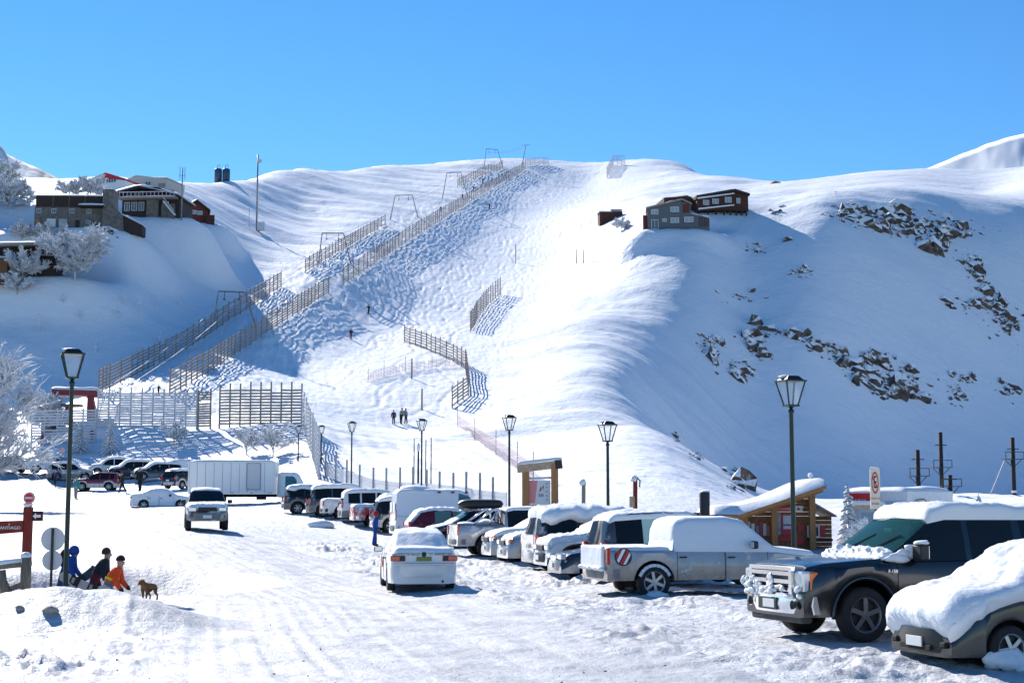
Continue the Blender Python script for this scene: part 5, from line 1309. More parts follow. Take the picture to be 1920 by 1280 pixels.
b.window(1221, 1234, 411, 429, 0, pane=M_pane_d, name='glass_door'); b.box('side_annex', 1205, 1214, 400, 431, 1, 5, M_redwall, below=2); b.box('window', 1242, 1248, 386, 391, -0.06, 0.05, M_pane_d)
for k in range(6): b.box('cladding_board', 1311 + k * 3.3, 1312.2 + k * 3.3, 405 + k * 0.9, 426, 0.02, 0.14, M_brown)
b = Bld('brown_house', 'long red-brown flat-roofed house standing on stilts', 'building', 1340, 404, 320, R(8))
b.prism('wall', [(1306, 397), (1306, 372), (1380, 357), (1380, 390)], 0, 8, M_brown); b.prism('end_wall', [(1380, 390), (1380, 355), (1407, 364), (1407, 390)], 0.2, 8, M_brown)
b.prism('upper_block', [(1250, 384), (1250, 366), (1296, 359), (1307, 364), (1307, 384)], 4, 12, M_brown)
b.prism('roof_edge', [(1304, 373), (1304, 367), (1380, 352), (1409, 360), (1409, 364), (1380, 357)], -0.5, 8.4, M_dark); b.snow(1304, 1380, 367, -0.4, 8.2, 0.25, 352, 0.02); b.snow(1250, 1306, 365, 4, 12, 0.25, 361, 0.02)
b.prism('eave_snow', [(1306, 371), (1378, 360), (1378, 362), (1306, 374)], -0.6, -0.42, M_snow); b.prism('sill_snow', [(1308, 391), (1378, 382), (1378, 384), (1308, 394)], -0.35, -0.05, M_snow)
for (x0, x1, y0, y1) in ((1318, 1329, 375, 384), (1336, 1348, 372, 381), (1361, 1373, 368, 378)): b.window(x0, x1, y0, y1, 0, pane=M_pane_l)
b.window(1384, 1391, 369, 379, 0.2, pane=M_pane_l)
for x in (1312, 1328, 1344, 1360, 1372, 1384, 1395, 1404):
    stick('stilt', (b.X(x), 0.6, b.Z(386)), (b.X(x), 0.6, b.Z(426)), 0.3, 0.3, M_dark, b.t); stick('stilt', (b.X(x), 6, b.Z(386)), (b.X(x), 6, b.Z(426)), 0.3, 0.3, M_dark, b.t)
b.box('floor_beam', 1306, 1407, 389, 393, 0.3, 7.8, M_dark)
b = Bld('small_hut', 'small dark hut left of the grey house', 'building', 1145, 411, 350, R(5)); b.box('wall', 1124, 1168, 396, 411, 0, 4, M_brown, below=2); b.snow(1123, 1146, 397, -0.2, 4, 0.3); b.box('tank', 1146, 1167, 391, 397, 0.2, 3, mat('grey_tank', (0.3, 0.3, 0.31), 0.6))
b = Bld('ridge_hut', 'tiny hut on the skyline ridge right of the brown house', 'building', 1457, 350, 528, R(20)); b.prism('wall', [(1443, 356), (1443, 345), (1452, 339), (1464, 340), (1472, 347), (1472, 356)], 0, 5, M_log)
# two blue tanks
for px, lb in ((409, 'left of two dark blue water tanks on the crest'), (424, 'right of two dark blue water tanks on the crest')):
    p = P(px, 336, 410); t = empty('water_tank', p, 0, lb, 'tank', 'water tanks on the crest'); m_ = MB(); m_.lathe([(0, -1.5), (1.05, -1.5), (1.05, 2.6), (0.9, 2.9), (0.0, 3.05)], 18); m_.build('shell', mat('blue_tank', (0.02, 0.06, 0.12), 0.45), t, True)
    m_ = MB(); m_.tube([(-0.2, 0, 2.9), (-0.2, 0, 3.9), (0.1, 0, 4.2), (0.45, 0, 3.9), (0.45, 0, 3.4)], 0.07, 6); m_.build('vent_pipe', M_black, t)
    for z in (-0.4, 0.6, 1.6): m_ = MB(); m_.lathe([(1.06, z), (1.09, z + 0.05), (1.06, z + 0.1)], 18); m_.build('hoop', M_black, t)
# red lift station
b = Bld('lift_station', 'red steel lift station portal behind the slat screen', 'lift station', 137, 812, 171, R(6))
M_redst = mat('red_steel', (0.22, 0.018, 0.03), 0.5, var=0.25, vscale=1.5)
b.prism('portal_beam', [(99, 742), (99, 731), (180, 733), (184, 740), (184, 745), (160, 742)], -1.2, 2.2, M_redst); b.prism('leg', [(92, 800), (100, 742), (110, 742), (118, 800), (106, 800), (104, 770), (102, 800)], -0.8, 0.4, M_redst)
b.prism('leg', [(163, 815), (163, 741), (172, 741), (178, 768), (178, 800), (171, 815)], -0.8, 0.4, M_redst); b.prism('leg', [(108, 815), (118, 760), (124, 760), (130, 815)], 1.0, 2.0, M_redst)
b.box('control_hut', 88, 106, 790, 832, -2.6, -0.6, mat('hut_grey_brown', (0.16, 0.14, 0.12), 0.8)); b.snow(86, 108, 788, -2.7, -0.5, 0.5, over=0.05); b.snow(98, 184, 731, -1.3, 2.3, 0.35, 733, 0.1)
m_ = MB(); m_.lathe([(0.5, -0.12), (1.5, -0.12), (1.6, 0), (1.5, 0.12), (0.5, 0.12)], 24, (b.X(128), 0.2, b.Z(760))); m_.build('bull_wheel', M_fence, b.t)

# log ticket booth
b = Bld('ticket_booth', 'log cabin ticket booth with a tilted snow roof and red signs', 'kiosk', 1470, 1040, 64, 0)
for k in range(14):
    z0 = 1040 - k * 8.0; tp = z0 - 7.6
    x0 = 1398 if tp > 968 else 1398 + (968 - tp) * 2.5
    if x0 < 1510: b.box('log', x0, 1522, tp, z0, 0, 0.16, M_logd)
for k in range(9):
    z0 = 1040 - k * 8.0; x1 = 1562 if z0 - 8 > 966 else 1524 + (z0 - 8 - 940) * 1.45
    if x1 > 1526: b.box('log', 1523, x1, z0 - 7.6, z0, 0.25, 0.4, M_logd)
b.box('back_room', 1400, 1520, 975, 1040, 0.3, 3.2, M_logd)
b.prism('roof', [(1326, 974), (1378, 972), (1538, 918), (1538, 912), (1378, 965), (1326, 968)], -1.5, 3.4, M_log)
b.prism('lean_to_roof', [(1520, 944), (1566, 970), (1566, 967), (1520, 940)], -0.4, 3.0, M_fence)
def booth_snow(u, v):
    x = b.X(1324 + 218 * u); y = -1.65 + 5.2 * v
    zr = b.Z(966) if u < 0.25 else b.Z(966) + (b.Z(911) - b.Z(966)) * ((u - 0.25) / 0.75)
    e = max(0, 1 - abs(2 * u - 1) ** 14) ** 0.5 * max(0, 1 - abs(2 * v - 1) ** 10) ** 0.5
    return (x, y, zr + 0.02 + (0.36 + 0.06 * math.sin(u * 9)) * e)
vs, fs = blob_grid(booth_snow, 40, 14); mesh_obj('roof_snow', vs, [f for f in fs], M_snow, b.t, True)
for x in (1396, 1451, 1521): stick('post', (b.X(x), -0.35, -0.3), (b.X(x), -0.35, b.Z(966 - (max(0, x - 1380)) * 0.335)), 0.24, 0.24, M_log, b.t)
stick('rafter', (b.X(1380), -0.9, b.Z(972)), (b.X(1536), -0.9, b.Z(920)), 0.16, 0.2, M_log, b.t)
def board(x0, x1, y0, y1, m, yf=-0.06, name='sign_board', parent=None): return b.box(name, x0, x1, y0, y1, yf, yf + 0.05, m, parent)
o = board(1460, 1483, 950, 960, M_red_ink); text('sign_text', 'BOLETERIA', 0.105, M_white_ink, o, (b.X(1471.5), -0.065, b.Z(955)), (R(90), 0, 0))
o = board(1490, 1506, 949, 960, M_frame); m_ = MB(); m_.add([(b.X(1494), -0.065, b.Z(957)), (b.X(1498), -0.065, b.Z(951)), (b.X(1502), -0.065, b.Z(957))], [(0, 1, 2)]); m_.build('sign_mark', M_red_ink, o)
board(1455, 1465, 962, 1002, mat('photo_poster', (0.30, 0.36, 0.42), 0.6, var=0.6, vscale=2.5)); o = board(1466, 1492, 963, 1003, M_red_ink)
for (y0, y1) in ((967, 983), (986, 992)): board(1469, 1488, y0, y1, mat('poster_white', (0.55, 0.57, 0.62), 0.6), -0.09, 'poster', o)
board(1461, 1484, 1006, 1014, M_red_ink); board(1496, 1508, 984, 996, M_red_ink); board(1492, 1508, 1006, 1020, M_red_ink); board(1538, 1549, 985, 1008, M_red_ink, 0.15)
b.window(1515, 1535, 987, 1006, 0.0, pane=mat('shutter_brown', (0.16, 0.12, 0.09), 0.7)); board(1513, 1560, 1010, 1014, M_dark, -0.15, 'counter')
for k, (x, c0) in enumerate(((1405, (0.6, 0.6, 0.6)), (1413, (0.75, 0.72, 0.7)), (1421, (0.2, 0.2, 0.25)), (1428, (0.35, 0.05, 0.06)), (1435, (0.5, 0.52, 0.55)), (1442, (0.45, 0.12, 0.10)))): board(x - 3, x + 3, 978 + (k % 3) * 4, 1004, mat('leaflet_%d' % k, c0, 0.6), -0.05, 'leaflet')
m_ = MB(); m_.tube([(b.X(1523), 0, b.Z(915)), (b.X(1523), 0, b.Z(895))], 0.02, 6); m_.lathe([(0, 0), (0.10, 0.02), (0.12, 0.08), (0, 0.12)], 10, (b.X(1523), 0, b.Z(893)), 'y'); m_.build('lamp_rod', M_frost, b.t)

# kiosk trailer
p = onground(1692, 62); t = empty('kiosk_trailer', (p.x, p.y, p.z), R(38), 'white snow-roofed kiosk trailer with red panel behind the black pickup', 'kiosk')
h = P(1690, 921, 62).z - p.z
for nm, c0, dd in (('wall', (1.55, 0, 0), (3.1, 0.1)), ('wall', (0, 1.6, 0), (0.1, 3.2)), ('wall', (3.05, 1.6, 0), (0.1, 3.2)), ('wall', (1.55, 3.2, 0), (3.1, 0.1))):
    m_ = MB(); m_.box((c0[0], c0[1], h / 2), (dd[0], dd[1], h)); m_.build(nm, M_whitew, t)
t.rotation_euler = (0, 0, R(38)); snow_slab('roof_snow', [(0, 0, h), (3.1, 0, h), (3.1, 3.2, h), (0, 3.2, h)], 0.2, t, 0.06, 5)
m_ = MB(); m_.box((-0.075, 2.15, h - 0.36), (0.04, 1.8, 0.6)); o = m_.build('red_panel', mat('bright_red_panel', (0.78, 0.04, 0.05), 0.5), t); text('panel_lettering', 'PARVA', 0.26, M_white_ink, o, (-0.10, 2.35, h - 0.40), (R(90), 0, R(-90)))
m_ = MB(); m_.box((-0.07, 0.75, h - 0.75), (0.03, 1.2, 0.7)); m_.build('shutter', mat('pale_shutter', (0.5, 0.53, 0.56), 0.6), t)
m_ = MB(); m_.box((1.0, -0.07, h - 0.75), (1.2, 0.03, 0.7)); m_.build('shutter', mat('pale_shutter', (0.5, 0.53, 0.56), 0.6), t)
m_ = MB(); m_.tube([(0.5, -0.1, h - 0.35), (0.9, -0.22, h - 0.3), (1.2, -0.2, h - 0.55)], 0.02, 6); m_.build('lamp_arm', M_black, t)
# timber gate before the kiosk
p = onground(1620, 56); t = empty('timber_gate', p, 0, 'pale timber gate frame with snow on its beam, left of the no-parking sign', 'gate')
hz = P(1620, 950, 56).z - p.z
for x in (-0.55, 0.58): stick('post', (x, 0, -0.2), (x, 0, hz + 0.1), 0.11, 0.11, M_beam, t)
stick('beam', (-0.62, 0, hz), (0.66, 0, hz), 0.14, 0.14, M_beam, t); snow_slab('beam_snow', [(-0.62, -0.08, hz + 0.07), (0.66, -0.08, hz + 0.07), (0.66, 0.08, hz + 0.07), (-0.62, 0.08, hz + 0.07)], 0.12, t, 0.02, 2)
m_ = MB(); m_.box((0.05, 0.1, hz - 0.45), (0.62, 0.04, 0.5)); m_.build('notice_panel', mat('blue_grey_panel', (0.20, 0.28, 0.36), 0.4), t)
# ------------------------------------------------------------------ rocks
def rock_snow():
    m, N, L, B = nodes_of('snow_dusted_rock')
    geo = N.new('ShaderNodeNewGeometry'); sx = N.new('ShaderNodeSeparateXYZ'); L.new(geo.outputs['Normal'], sx.inputs[0])
    n = N.new('ShaderNodeTexNoise'); n.inputs['Scale'].default_value = 1.1; n.inputs['Detail'].default_value = 7; L.new(geo.outputs['Position'], n.inputs['Vector'])
    ad = N.new('ShaderNodeMath'); ad.operation = 'MULTIPLY_ADD'; ad.inputs[1].default_value = 0.7; L.new(n.outputs['Fac'], ad.inputs[0]); L.new(sx.outputs['Z'], ad.inputs[2])
    r = N.new('ShaderNodeValToRGB'); r.color_ramp.elements[0].position = 0.56; r.color_ramp.elements[1].position = 0.70
    L.new(ad.outputs[0], r.inputs['Fac'])
    rc = N.new('ShaderNodeValToRGB'); rc.color_ramp.elements[0].color = (0.03, 0.024, 0.021, 1); rc.color_ramp.elements[1].color = (0.18, 0.13, 0.095, 1); rc.color_ramp.elements[0].position = 0.3; rc.color_ramp.elements[1].position = 0.75
    n2 = N.new('ShaderNodeTexNoise'); n2.inputs['Scale'].default_value = 0.8; n2.inputs['Detail'].default_value = 8; L.new(geo.outputs['Position'], n2.inputs['Vector']); L.new(n2.outputs['Fac'], rc.inputs['Fac'])
    mx = N.new('ShaderNodeMix'); mx.data_type = 'RGBA'; L.new(r.outputs['Color'], mx.inputs['Factor']); L.new(rc.outputs['Color'], mx.inputs['A']); mx.inputs['B'].default_value = (*SNOW_C, 1)
    L.new(mx.outputs['Result'], B.inputs['Base Color']); B.inputs['Roughness'].default_value = 0.9
    b = N.new('ShaderNodeBump'); b.inputs['Strength'].default_value = 0.8; b.inputs['Distance'].default_value = 0.25; L.new(n2.outputs['Fac'], b.inputs['Height']); L.new(b.outputs['Normal'], B.inputs['Normal'])
    return m
M_rock = rock_snow()
def _stone(r, seed, s, ico):
    V, Fc = ico; o = r.uniform(0, 90, 3)
    k = 1 + 0.55 * fbm(V[:, 0] * 1.5 + o[0] + V[:, 2], V[:, 1] * 1.5 + o[1] - V[:, 2] * 0.6, seed, 4)
    k = np.round(k * 4) / 4 * 0.5 + k * 0.5
    q = V * k[:, None] * np.array([s * r.uniform(0.7, 1.5), s * r.uniform(0.4, 0.7), s * r.uniform(0.6, 1.3)])
    a = r.uniform(-0.7, 0.5); ca, sa = math.cos(a), math.sin(a)
    return np.stack([q[:, 0] * ca - q[:, 2] * sa, q[:, 1], q[:, 0] * sa + q[:, 2] * ca], 1), Fc
def outcrop(label, areas, seed, dmin=150, smin=0.5, smax=2.6, cat='rocks'):
    """areas: (photo x, photo y, half width px, half height px, number, tilt) - stones lie on the ground seen there"""
    r = np.random.default_rng(seed); root = None; first = None; vs, fs = [], []
    for (x, y, hx, hy, n, tilt) in areas:
        for i in range(n + n * 2):
            small = i >= n; sp = 0.62 if small else 0.46
            u, v = r.normal(0, sp), r.normal(0, sp)
            p = hit(x + u * hx + v * hy * tilt, y + v * hy, dmin)
            if first is None: first = p.copy(); root = empty('rock_outcrop', first, 0, label, cat, 'rock outcrops in the snow')
            s = (smin + (smax - smin) * r.random() ** 2.2) * (0.32 if small else 0.88)
            q, Fc = _stone(r, seed, s, ICO1 if small else ICO2)
            at = np.array([p.x - first.x, p.y - first.y, p.z - first.z - 0.34 * s])
            if small: b = len(vs); vs += (q + at).tolist(); fs += [tuple(k + b for k in f) for f in Fc]
            else: w = mesh_obj('stone', q.tolist(), Fc, M_rock, root); w.location = at
    tag(mesh_obj('rubble', vs, fs, M_rock, root), kind='stuff')
    return root
outcrop('broad dark cliff band under the sunny ridge at upper right', [(1600, 400, 45, 18, 26, 0.4), (1655, 412, 40, 22, 26, 0.3), (1700, 425, 40, 28, 26, 0.3), (1750, 440, 34, 26, 22, 0.4), (1745, 465, 16, 10, 8, 0.3), (1790, 430, 40, 26, 16, 0.5)], 1, 200, 0.5, 2.8)
outcrop('string of rocks falling to the right edge below the cliff band', [(1822, 500, 22, 26, 18, 0.5), (1850, 545, 22, 30, 14, 0.6), (1885, 600, 30, 34, 26, 0.6), (1800, 572, 40, 20, 10, 0.6)], 2, 200, 0.4, 1.8)
outcrop('large slanting dark rock band low in the shaded bowl', [(1600, 682, 26, 10, 14, 0.5), (1630, 705, 34, 12, 24, 1.2), (1668, 735, 34, 12, 16, 1.2), (1655, 680, 34, 22, 12, 0.6), (1710, 720, 24, 26, 9, 0.4)], 3, 180, 0.5, 2.4)
outcrop('chain of rocks running up left from the slanting rock band', [(1495, 630, 16, 12, 9, 0.6), (1530, 648, 22, 14, 12, 0.8), (1565, 660, 24, 14, 9, 0.7)], 4, 180, 0.4, 1.7)
outcrop('brown rock cluster left in the shaded bowl, lower of the pair', [(1330, 655, 24, 26, 20, 0.3), (1388, 690, 18, 16, 14, 0.3)], 5, 160, 0.4, 2.0)
outcrop('brown rocks right beside the lower-left rock cluster', [(1415, 650, 20, 24, 16, 0.9), (1435, 620, 22, 16, 8, 0.6)], 6, 160, 0.4, 2.0)
outcrop('small rocks scattered below the stilted house', [(1420, 470, 26, 14, 9, 0.5), (1505, 512, 20, 12, 9, 1.0), (1470, 450, 20, 10, 5, 0.3), (1400, 560, 40, 14, 7, 0.3)], 7, 160, 0.3, 1.3)
outcrop('rocks right of the slanting band, near the right edge', [(1790, 745, 16, 20, 9, 0.2), (1808, 708, 26, 12, 9, 1.0), (1885, 725, 24, 18, 9, 0.4)], 8, 180, 0.4, 1.5)
outcrop('single big snow-capped boulder at the foot of the spur', [(1388, 905, 20, 14, 9, 0.0), (1378, 885, 12, 10, 5, 0.0)], 9, 100, 0.5, 1.3)
outcrop('small rocks on the edge of the sunny spur above the boulder', [(1272, 822, 10, 12, 5, 0.5), (1305, 855, 10, 8, 4, 0.5)], 10, 100, 0.3, 0.9)
outcrop('rocks by the crest right of the stilted house', [(1450, 398, 14, 5, 5, 0.2), (1468, 387, 8, 4, 3, 0.0)], 11, 200, 0.4, 1.2)
outcrop('dark split rock below the stone lodge', [(205, 432, 12, 10, 7, 0.8)], 12, 150, 0.4, 1.3)

# ------------------------------------------------------------------ frosted trees
M_frost_b = mat('rimed_bark', (0.5, 0.49, 0.49), 0.9, var=0.4, vscale=3)
M_bark = mat('frosted_bark', (0.16, 0.13, 0.11), 0.9, var=0.4, vscale=4)
def frosted_tree(label, px, yb, d, H, spread, seed, n1=9, n2=7, n3=7, tw=0.05, name='frosted_tree', group='frosted trees', tilt=0.0, trunk=True):
    if d is None:
        p = hit(px, yb, 40)
    else:
        X = P(px, yb, d).x; p = Vector((X, d, gz(X, d)))
    t = empty(name, p, 0, label, 'tree', group); r = random.Random(seed); mb = MB(); tk = MB()
    def rnd(v, a): return (v + Vector((r.uniform(-a, a), r.uniform(-a, a), r.uniform(-a * 0.6, a * 0.8)))).normalized()
    lean = Vector((tilt, 0, 1)).normalized()
    th = H * 0.34
    tk.tube([(0, 0, -0.5), lean * th * 0.5, lean * th], [H * 0.022, H * 0.018, H * 0.014], 7)
    for i in range(n1):
        f = 0.12 + 0.88 * i / n1; a = i * 2.4 + r.uniform(-.4, .4)
        base = lean * th * (0.25 + 0.75 * f)
        up = 0.35 + 0.9 * f
        dr = Vector((math.cos(a) * spread, math.sin(a) * spread, up)).normalized()
        L1 = H * r.uniform(0.42, 0.62); p0 = base; pts = [p0]
        for k in range(4):
            dr = rnd(dr, 0.22); p0 = p0 + dr * L1 / 4; pts.append(p0)
        tk.tube(pts, [H * 0.011, H * 0.009, H * 0.007, H * 0.005, H * 0.003], 5)
        for j in range(int(n2 * 1.9)):
            q = pts[1 + j % 4].lerp(pts[min(4, 2 + j % 4)], r.random()); d2 = rnd(dr, 0.9); L2 = H * r.uniform(0.10, 0.22); b0 = q; bp = [b0]
            for k in range(3):
                d2 = rnd(d2, 0.3); b0 = b0 + d2 * L2 / 3; bp.append(b0)
            mb.tube(bp, [tw * 0.8, tw * 0.7, tw * 0.55, tw * 0.3], 4, caps=False)
            for k in range(int(n3 * 1.3)):
                s0 = bp[k % 3].lerp(bp[k % 3 + 1], r.random()); d3 = rnd(d2, 1.0); L3 = H * r.uniform(0.04, 0.10)
                s1 = s0 + d3 * L3; mb.tube([s0, (s0 + s1) / 2 + Vector((0, 0, L3 * 0.06)), s1], [tw * 0.75, tw * 0.7, tw * 0.2], 3, caps=False)
                for _ in range(2):
                    d4 = rnd(d3, 1.0); m0 = s0.lerp(s1, r.uniform(0.3, 0.9)); mb.tube([m0, m0 + d4 * L3 * 0.7], [tw * 0.6, tw * 0.2], 3, caps=False)
    tk.build('trunk', M_frost_b, t, True); mb.build('crown', M_frost, t)
    return t
frosted_tree('big frosted tree beside the dark cabin', 140, 526, None, 9.5, 1.1, 1, 15, 10, 10, 0.13)
frosted_tree('round frosted bush in front of the dark cabin', 42, 528, None, 6.0, 1.3, 2, 12, 9, 9, 0.12)
frosted_tree('low frosted bush below the dark cabin', 32, 552, None, 4.2, 1.5, 3, 11, 9, 8, 0.10)
frosted_tree('frosted bush left of the big frosted tree, under the stone lodge', 95, 462, None, 4.6, 1.5, 4, 11, 9, 9, 0.11)
frosted_tree('small round frosted bush at left under the stone lodge', 40, 450, None, 3.6, 1.2, 5, 11, 9, 8, 0.10)
frosted_tree('tall frosted tree at the left edge beside the stone lodge', 18, 425, 262, 6.2, 1.0, 6, 14, 10, 9, 0.14)
frosted_tree('frosted tree at the left edge behind the stone lodge', -8, 420, 275, 7.0, 1.0, 7, 14, 10, 9, 0.15)
frosted_tree('frosted bushes behind the stone lodge roof', 130, 372, 285, 4.5, 1.4, 8, 12, 9, 8, 0.13)
frosted_tree('frosted bush beside the stone chimney', 170, 368, 282, 4.8, 1.2, 9, 12, 9, 8, 0.13)
frosted_tree('big bare frosted tree overhanging the lot at the left edge', -88, 950, 96, 11.0, 0.85, 10, 20, 11, 9, 0.05)
frosted_tree('frosted shrub left of the red lift station', 78, 800, 168, 5.0, 0.8, 11, 12, 9, 8, 0.09)
frosted_tree('frosted bush below the small dark hut', 1165, 432, None, 3.6, 1.4, 12, 12, 9, 8, 0.11)
frosted_tree('frosted bush near the pickup windscreen, under the no-parking sign', 1648, 985, 50, 1.9, 1.1, 13, 9, 8, 8, 0.022)
frosted_tree('frosted bush at the right edge behind the black pickup', 1925, 1010, 30, 1.4, 0.9, 14, 8, 7, 7, 0.016)
# snow-laden conifers
def snowy_conifer(label, px, yb, d, H, seed, w=0.28, group='snow-laden small conifers', curl=0.0):
    if d is None: p = hit(px, yb, 60)
    else:
        X = P(px, yb, d).x; p = Vector((X, d, gz(X, d)))
    t = empty('snowy_conifer', p, R(seed * 40), label, 'tree', group); r = random.Random(seed); tk, mb, dk = MB(), MB(), MB()
    top = lambda f: Vector((curl * H * max(0, f - 0.6) ** 2 * 3, 0, H * f))
    tk.tube([(0, 0, -0.3), top(0.5), top(0.8), top(1.0)], [H * 0.02, H * 0.014, H * 0.008, H * 0.004], 6)
    n = 70
    for i in range(n):
        f = 0.06 + 0.92 * i / n; a = i * 2.399 + r.uniform(-.3, .3); L = H * w * (1 - f) ** 0.8 * r.uniform(0.7, 1.15) + H * 0.02; b = top(f)
        dr = Vector((math.cos(a), math.sin(a), 0)); e1 = b + dr * L * 0.55 + Vector((0, 0, -L * 0.12)); e2 = b + dr * L + Vector((0, 0, -L * 0.42))
        mb.tube([b, e1, e2], [H * 0.012, H * 0.022 * (1.2 - f * 0.6), H * 0.010], 5)
        dk.tube([b - Vector((0, 0, H * 0.014)), e1 - Vector((0, 0, H * 0.02)), e2 - Vector((0, 0, H * 0.012))], [H * 0.006, H * 0.010, H * 0.004], 4)
        for s in (-1, 1):
            sd = Vector((-dr.y, dr.x, 0)) * s; q = b.lerp(e1, 0.8); mb.tube([q, q + (dr * 0.6 + sd) * L * 0.35 + Vector((0, 0, -L * 0.14))], [H * 0.012, H * 0.006], 4)
    tk.build('trunk', M_bark, t, True); mb.build('crown', M_frost, t); dk.build('needles', mat('rimed_needles', (0.16, 0.20, 0.19), 0.8), t)
snowy_conifer('leaning frosted conifer right of the ticket booth', 1592, 1040, 54, 2.75, 1, 0.20, curl=0.0)
snowy_conifer('spindly frosted conifer poking above the pickup roof snow', 1838, 1000, 52, 2.35, 2, 0.22, curl=0.12)
snowy_conifer('plump snow-laden conifer under the pale slat screen', 205, 850, None, 3.2, 3, 0.42)
snowy_conifer('snow-laden conifer in front of the low slat screen', 150, 848, None, 3.4, 4, 0.38)
frosted_tree('thin frosted shrub below the pale slat screen', 326, 836, None, 3.0, 0.7, 15, 9, 7, 7, 0.06)
frosted_tree('frosted shrub under the big dark slat screen, left one', 462, 852, None, 3.2, 0.8, 16, 9, 7, 7, 0.06)
frosted_tree('frosted shrub under the big dark slat screen, right one', 512, 855, None, 3.6, 0.8, 17, 9, 7, 7, 0.06)
# thin frosted saplings on the shaded face
SAP = ['frosted sapling in mid-face, lower left of a close trio', 'frosted sapling in mid-face, top of a close trio', 'frosted sapling in mid-face, right of a close trio', 'frosted sapling in mid-face, right of the close trio', 'frosted sapling nearest the drag-lift fence', 'frosted sapling farthest left on the shaded face',
       'frosted sapling between the left one and the trio', 'frosted sapling low on the shaded face above the lift station', 'frosted sapling low on the shaded face beside the fence', 'frosted sapling just right below the big frosted tree', 'taller frosted sapling left of the small dark hut', 'shorter frosted sapling left of the small dark hut']
for k, (px, py, h) in enumerate(((222, 598, 1.8), (232, 570, 2.2), (262, 590, 2.4), (292, 575, 2.0), (340, 575, 1.8), (72, 620, 2.6), (150, 600, 1.6), (180, 660, 1.5), (300, 640, 1.5), (118, 570, 1.6), (1108, 430, 2.2), (1090, 432, 1.6))):
    p = hit(px, py, 120); t = empty('frosted_sapling', p, 0, SAP[k], 'sapling', 'frosted saplings on the shaded face' if px < 900 else 'frosted saplings by the hut')
    mb = MB(); r = random.Random(k); mb.tube([(0, 0, -0.2), (r.uniform(-.1, .1), 0, h * 0.6), (r.uniform(-.2, .2), 0, h)], [0.06, 0.05, 0.03], 5)
    for i in range(16):
        f = r.uniform(0.25, 1.0); a = r.uniform(0, 6.28); mb.tube([(0, 0, h * f), (math.cos(a) * 0.4 * h * (1.1 - f), math.sin(a) * 0.4 * h * (1.1 - f), h * f + 0.3)], [0.04, 0.02], 4)
    mb.build('stem', M_frost, t)

# ------------------------------------------------------------------ drag lift
M_steel = mat('galvanised_steel', (0.25, 0.26, 0.28), 0.45, 0.6)
LIFT = [((400, 607), (482, 614), (410, 546), (460, 548)), ((597, 492), (659, 495), (604, 437), (644, 437)), ((731, 412), (784, 406), (741, 366), (773, 366)), ((829, 372), (876, 365), (838, 324), (864, 323)), ((907, 316), (943, 312), (912, 279), (933, 281))]
heads = []
for k, (l, rr, tl, tr) in enumerate(LIFT):
    pl = hit(l[0], l[1], 150); pr = hit(rr[0], rr[1], 150); dm = (pl.y + pr.y) / 2
    a, b = P(tl[0], tl[1], pl.y), P(tr[0], tr[1], pl.y)
    names = ('lowest drag-lift portal, above the red lift station', 'second drag-lift portal up the lane', 'third drag-lift portal up the lane', 'fourth drag-lift portal near the crest', 'drag-lift portal standing against the sky')
    t = empty('lift_portal', pl, 0, names[k], 'lift tower', 'drag-lift portals'); o0 = pl
    m_ = MB(); m_.tube([(0, 0, -0.5), a - o0], [0.16, 0.11], 8); m_.build('leg', M_steel, t); m_ = MB(); m_.tube([pr - o0 - Vector((0, 0, 0.5)), b - o0], [0.16, 0.11], 8); m_.build('leg', M_steel, t)
    m_ = MB(); m_.tube([a - o0, b - o0], 0.12, 8); m_.build('crossbeam', M_steel, t)
    mid = (a + b) / 2 - o0; w = (b - a).length
    for s in (-1, 1):
        m_ = MB(); m_.bar(mid + Vector((s * w * 0.28, 0, 0)), mid + Vector((s * w * 0.28, 0, -1.3)), 0.09); m_.bar(mid + Vector((s * w * 0.28, -0.7, -1.3)), mid + Vector((s * w * 0.28, 0.7, -1.2)), 0.16, 0.2); m_.build('sheave', M_black, t)
    heads.append([a + (b - a) * 0.22 - Vector((0, 0, 1.3)), a + (b - a) * 0.78 - Vector((0, 0, 1.3))])
pt = hit(978, 312, 200); tp = P(986, 272, pt.y)
t = empty('lift_mast', pt, 0, 'single leaning lift mast on the summit', 'lift tower'); m_ = MB(); m_.tube([(0, 0, -0.5), tp - pt], [0.22, 0.15], 8); m_.build('pole', M_steel, t); m_ = MB(); m_.bar(tp - pt + Vector((-1.4, 0, -0.2)), tp - pt + Vector((1.6, 0, 0.1)), 0.14); m_.build('arm', M_steel, t)
st = P(150, 752, 171)
for s in (0, 1):
    pts = [st + Vector((s * 2.2, 0, 0))] + [h_[s] for h_ in heads] + [tp + Vector((s * 1.5 - 1, 0, 0))]; m_ = MB(); full = []
    for a, b in zip(pts[:-1], pts[1:]):
        for k in range(8): q = a.lerp(b, k / 8); q.z -= 1.2 * (1 - (2 * k / 8 - 1) ** 2); full.append(q)
    o0 = full[0].copy(); m_.tube([q - o0 for q in full] + [pts[-1] - o0], 0.045, 5, caps=False); o = m_.build('lift_cable', mat('cable_rimed', (0.5, 0.53, 0.58), 0.6)); o.location = o0
    tag(o, 'left hauling cable of the drag lift' if s == 0 else 'right hauling cable of the drag lift', 'cable', 'drag-lift cables')
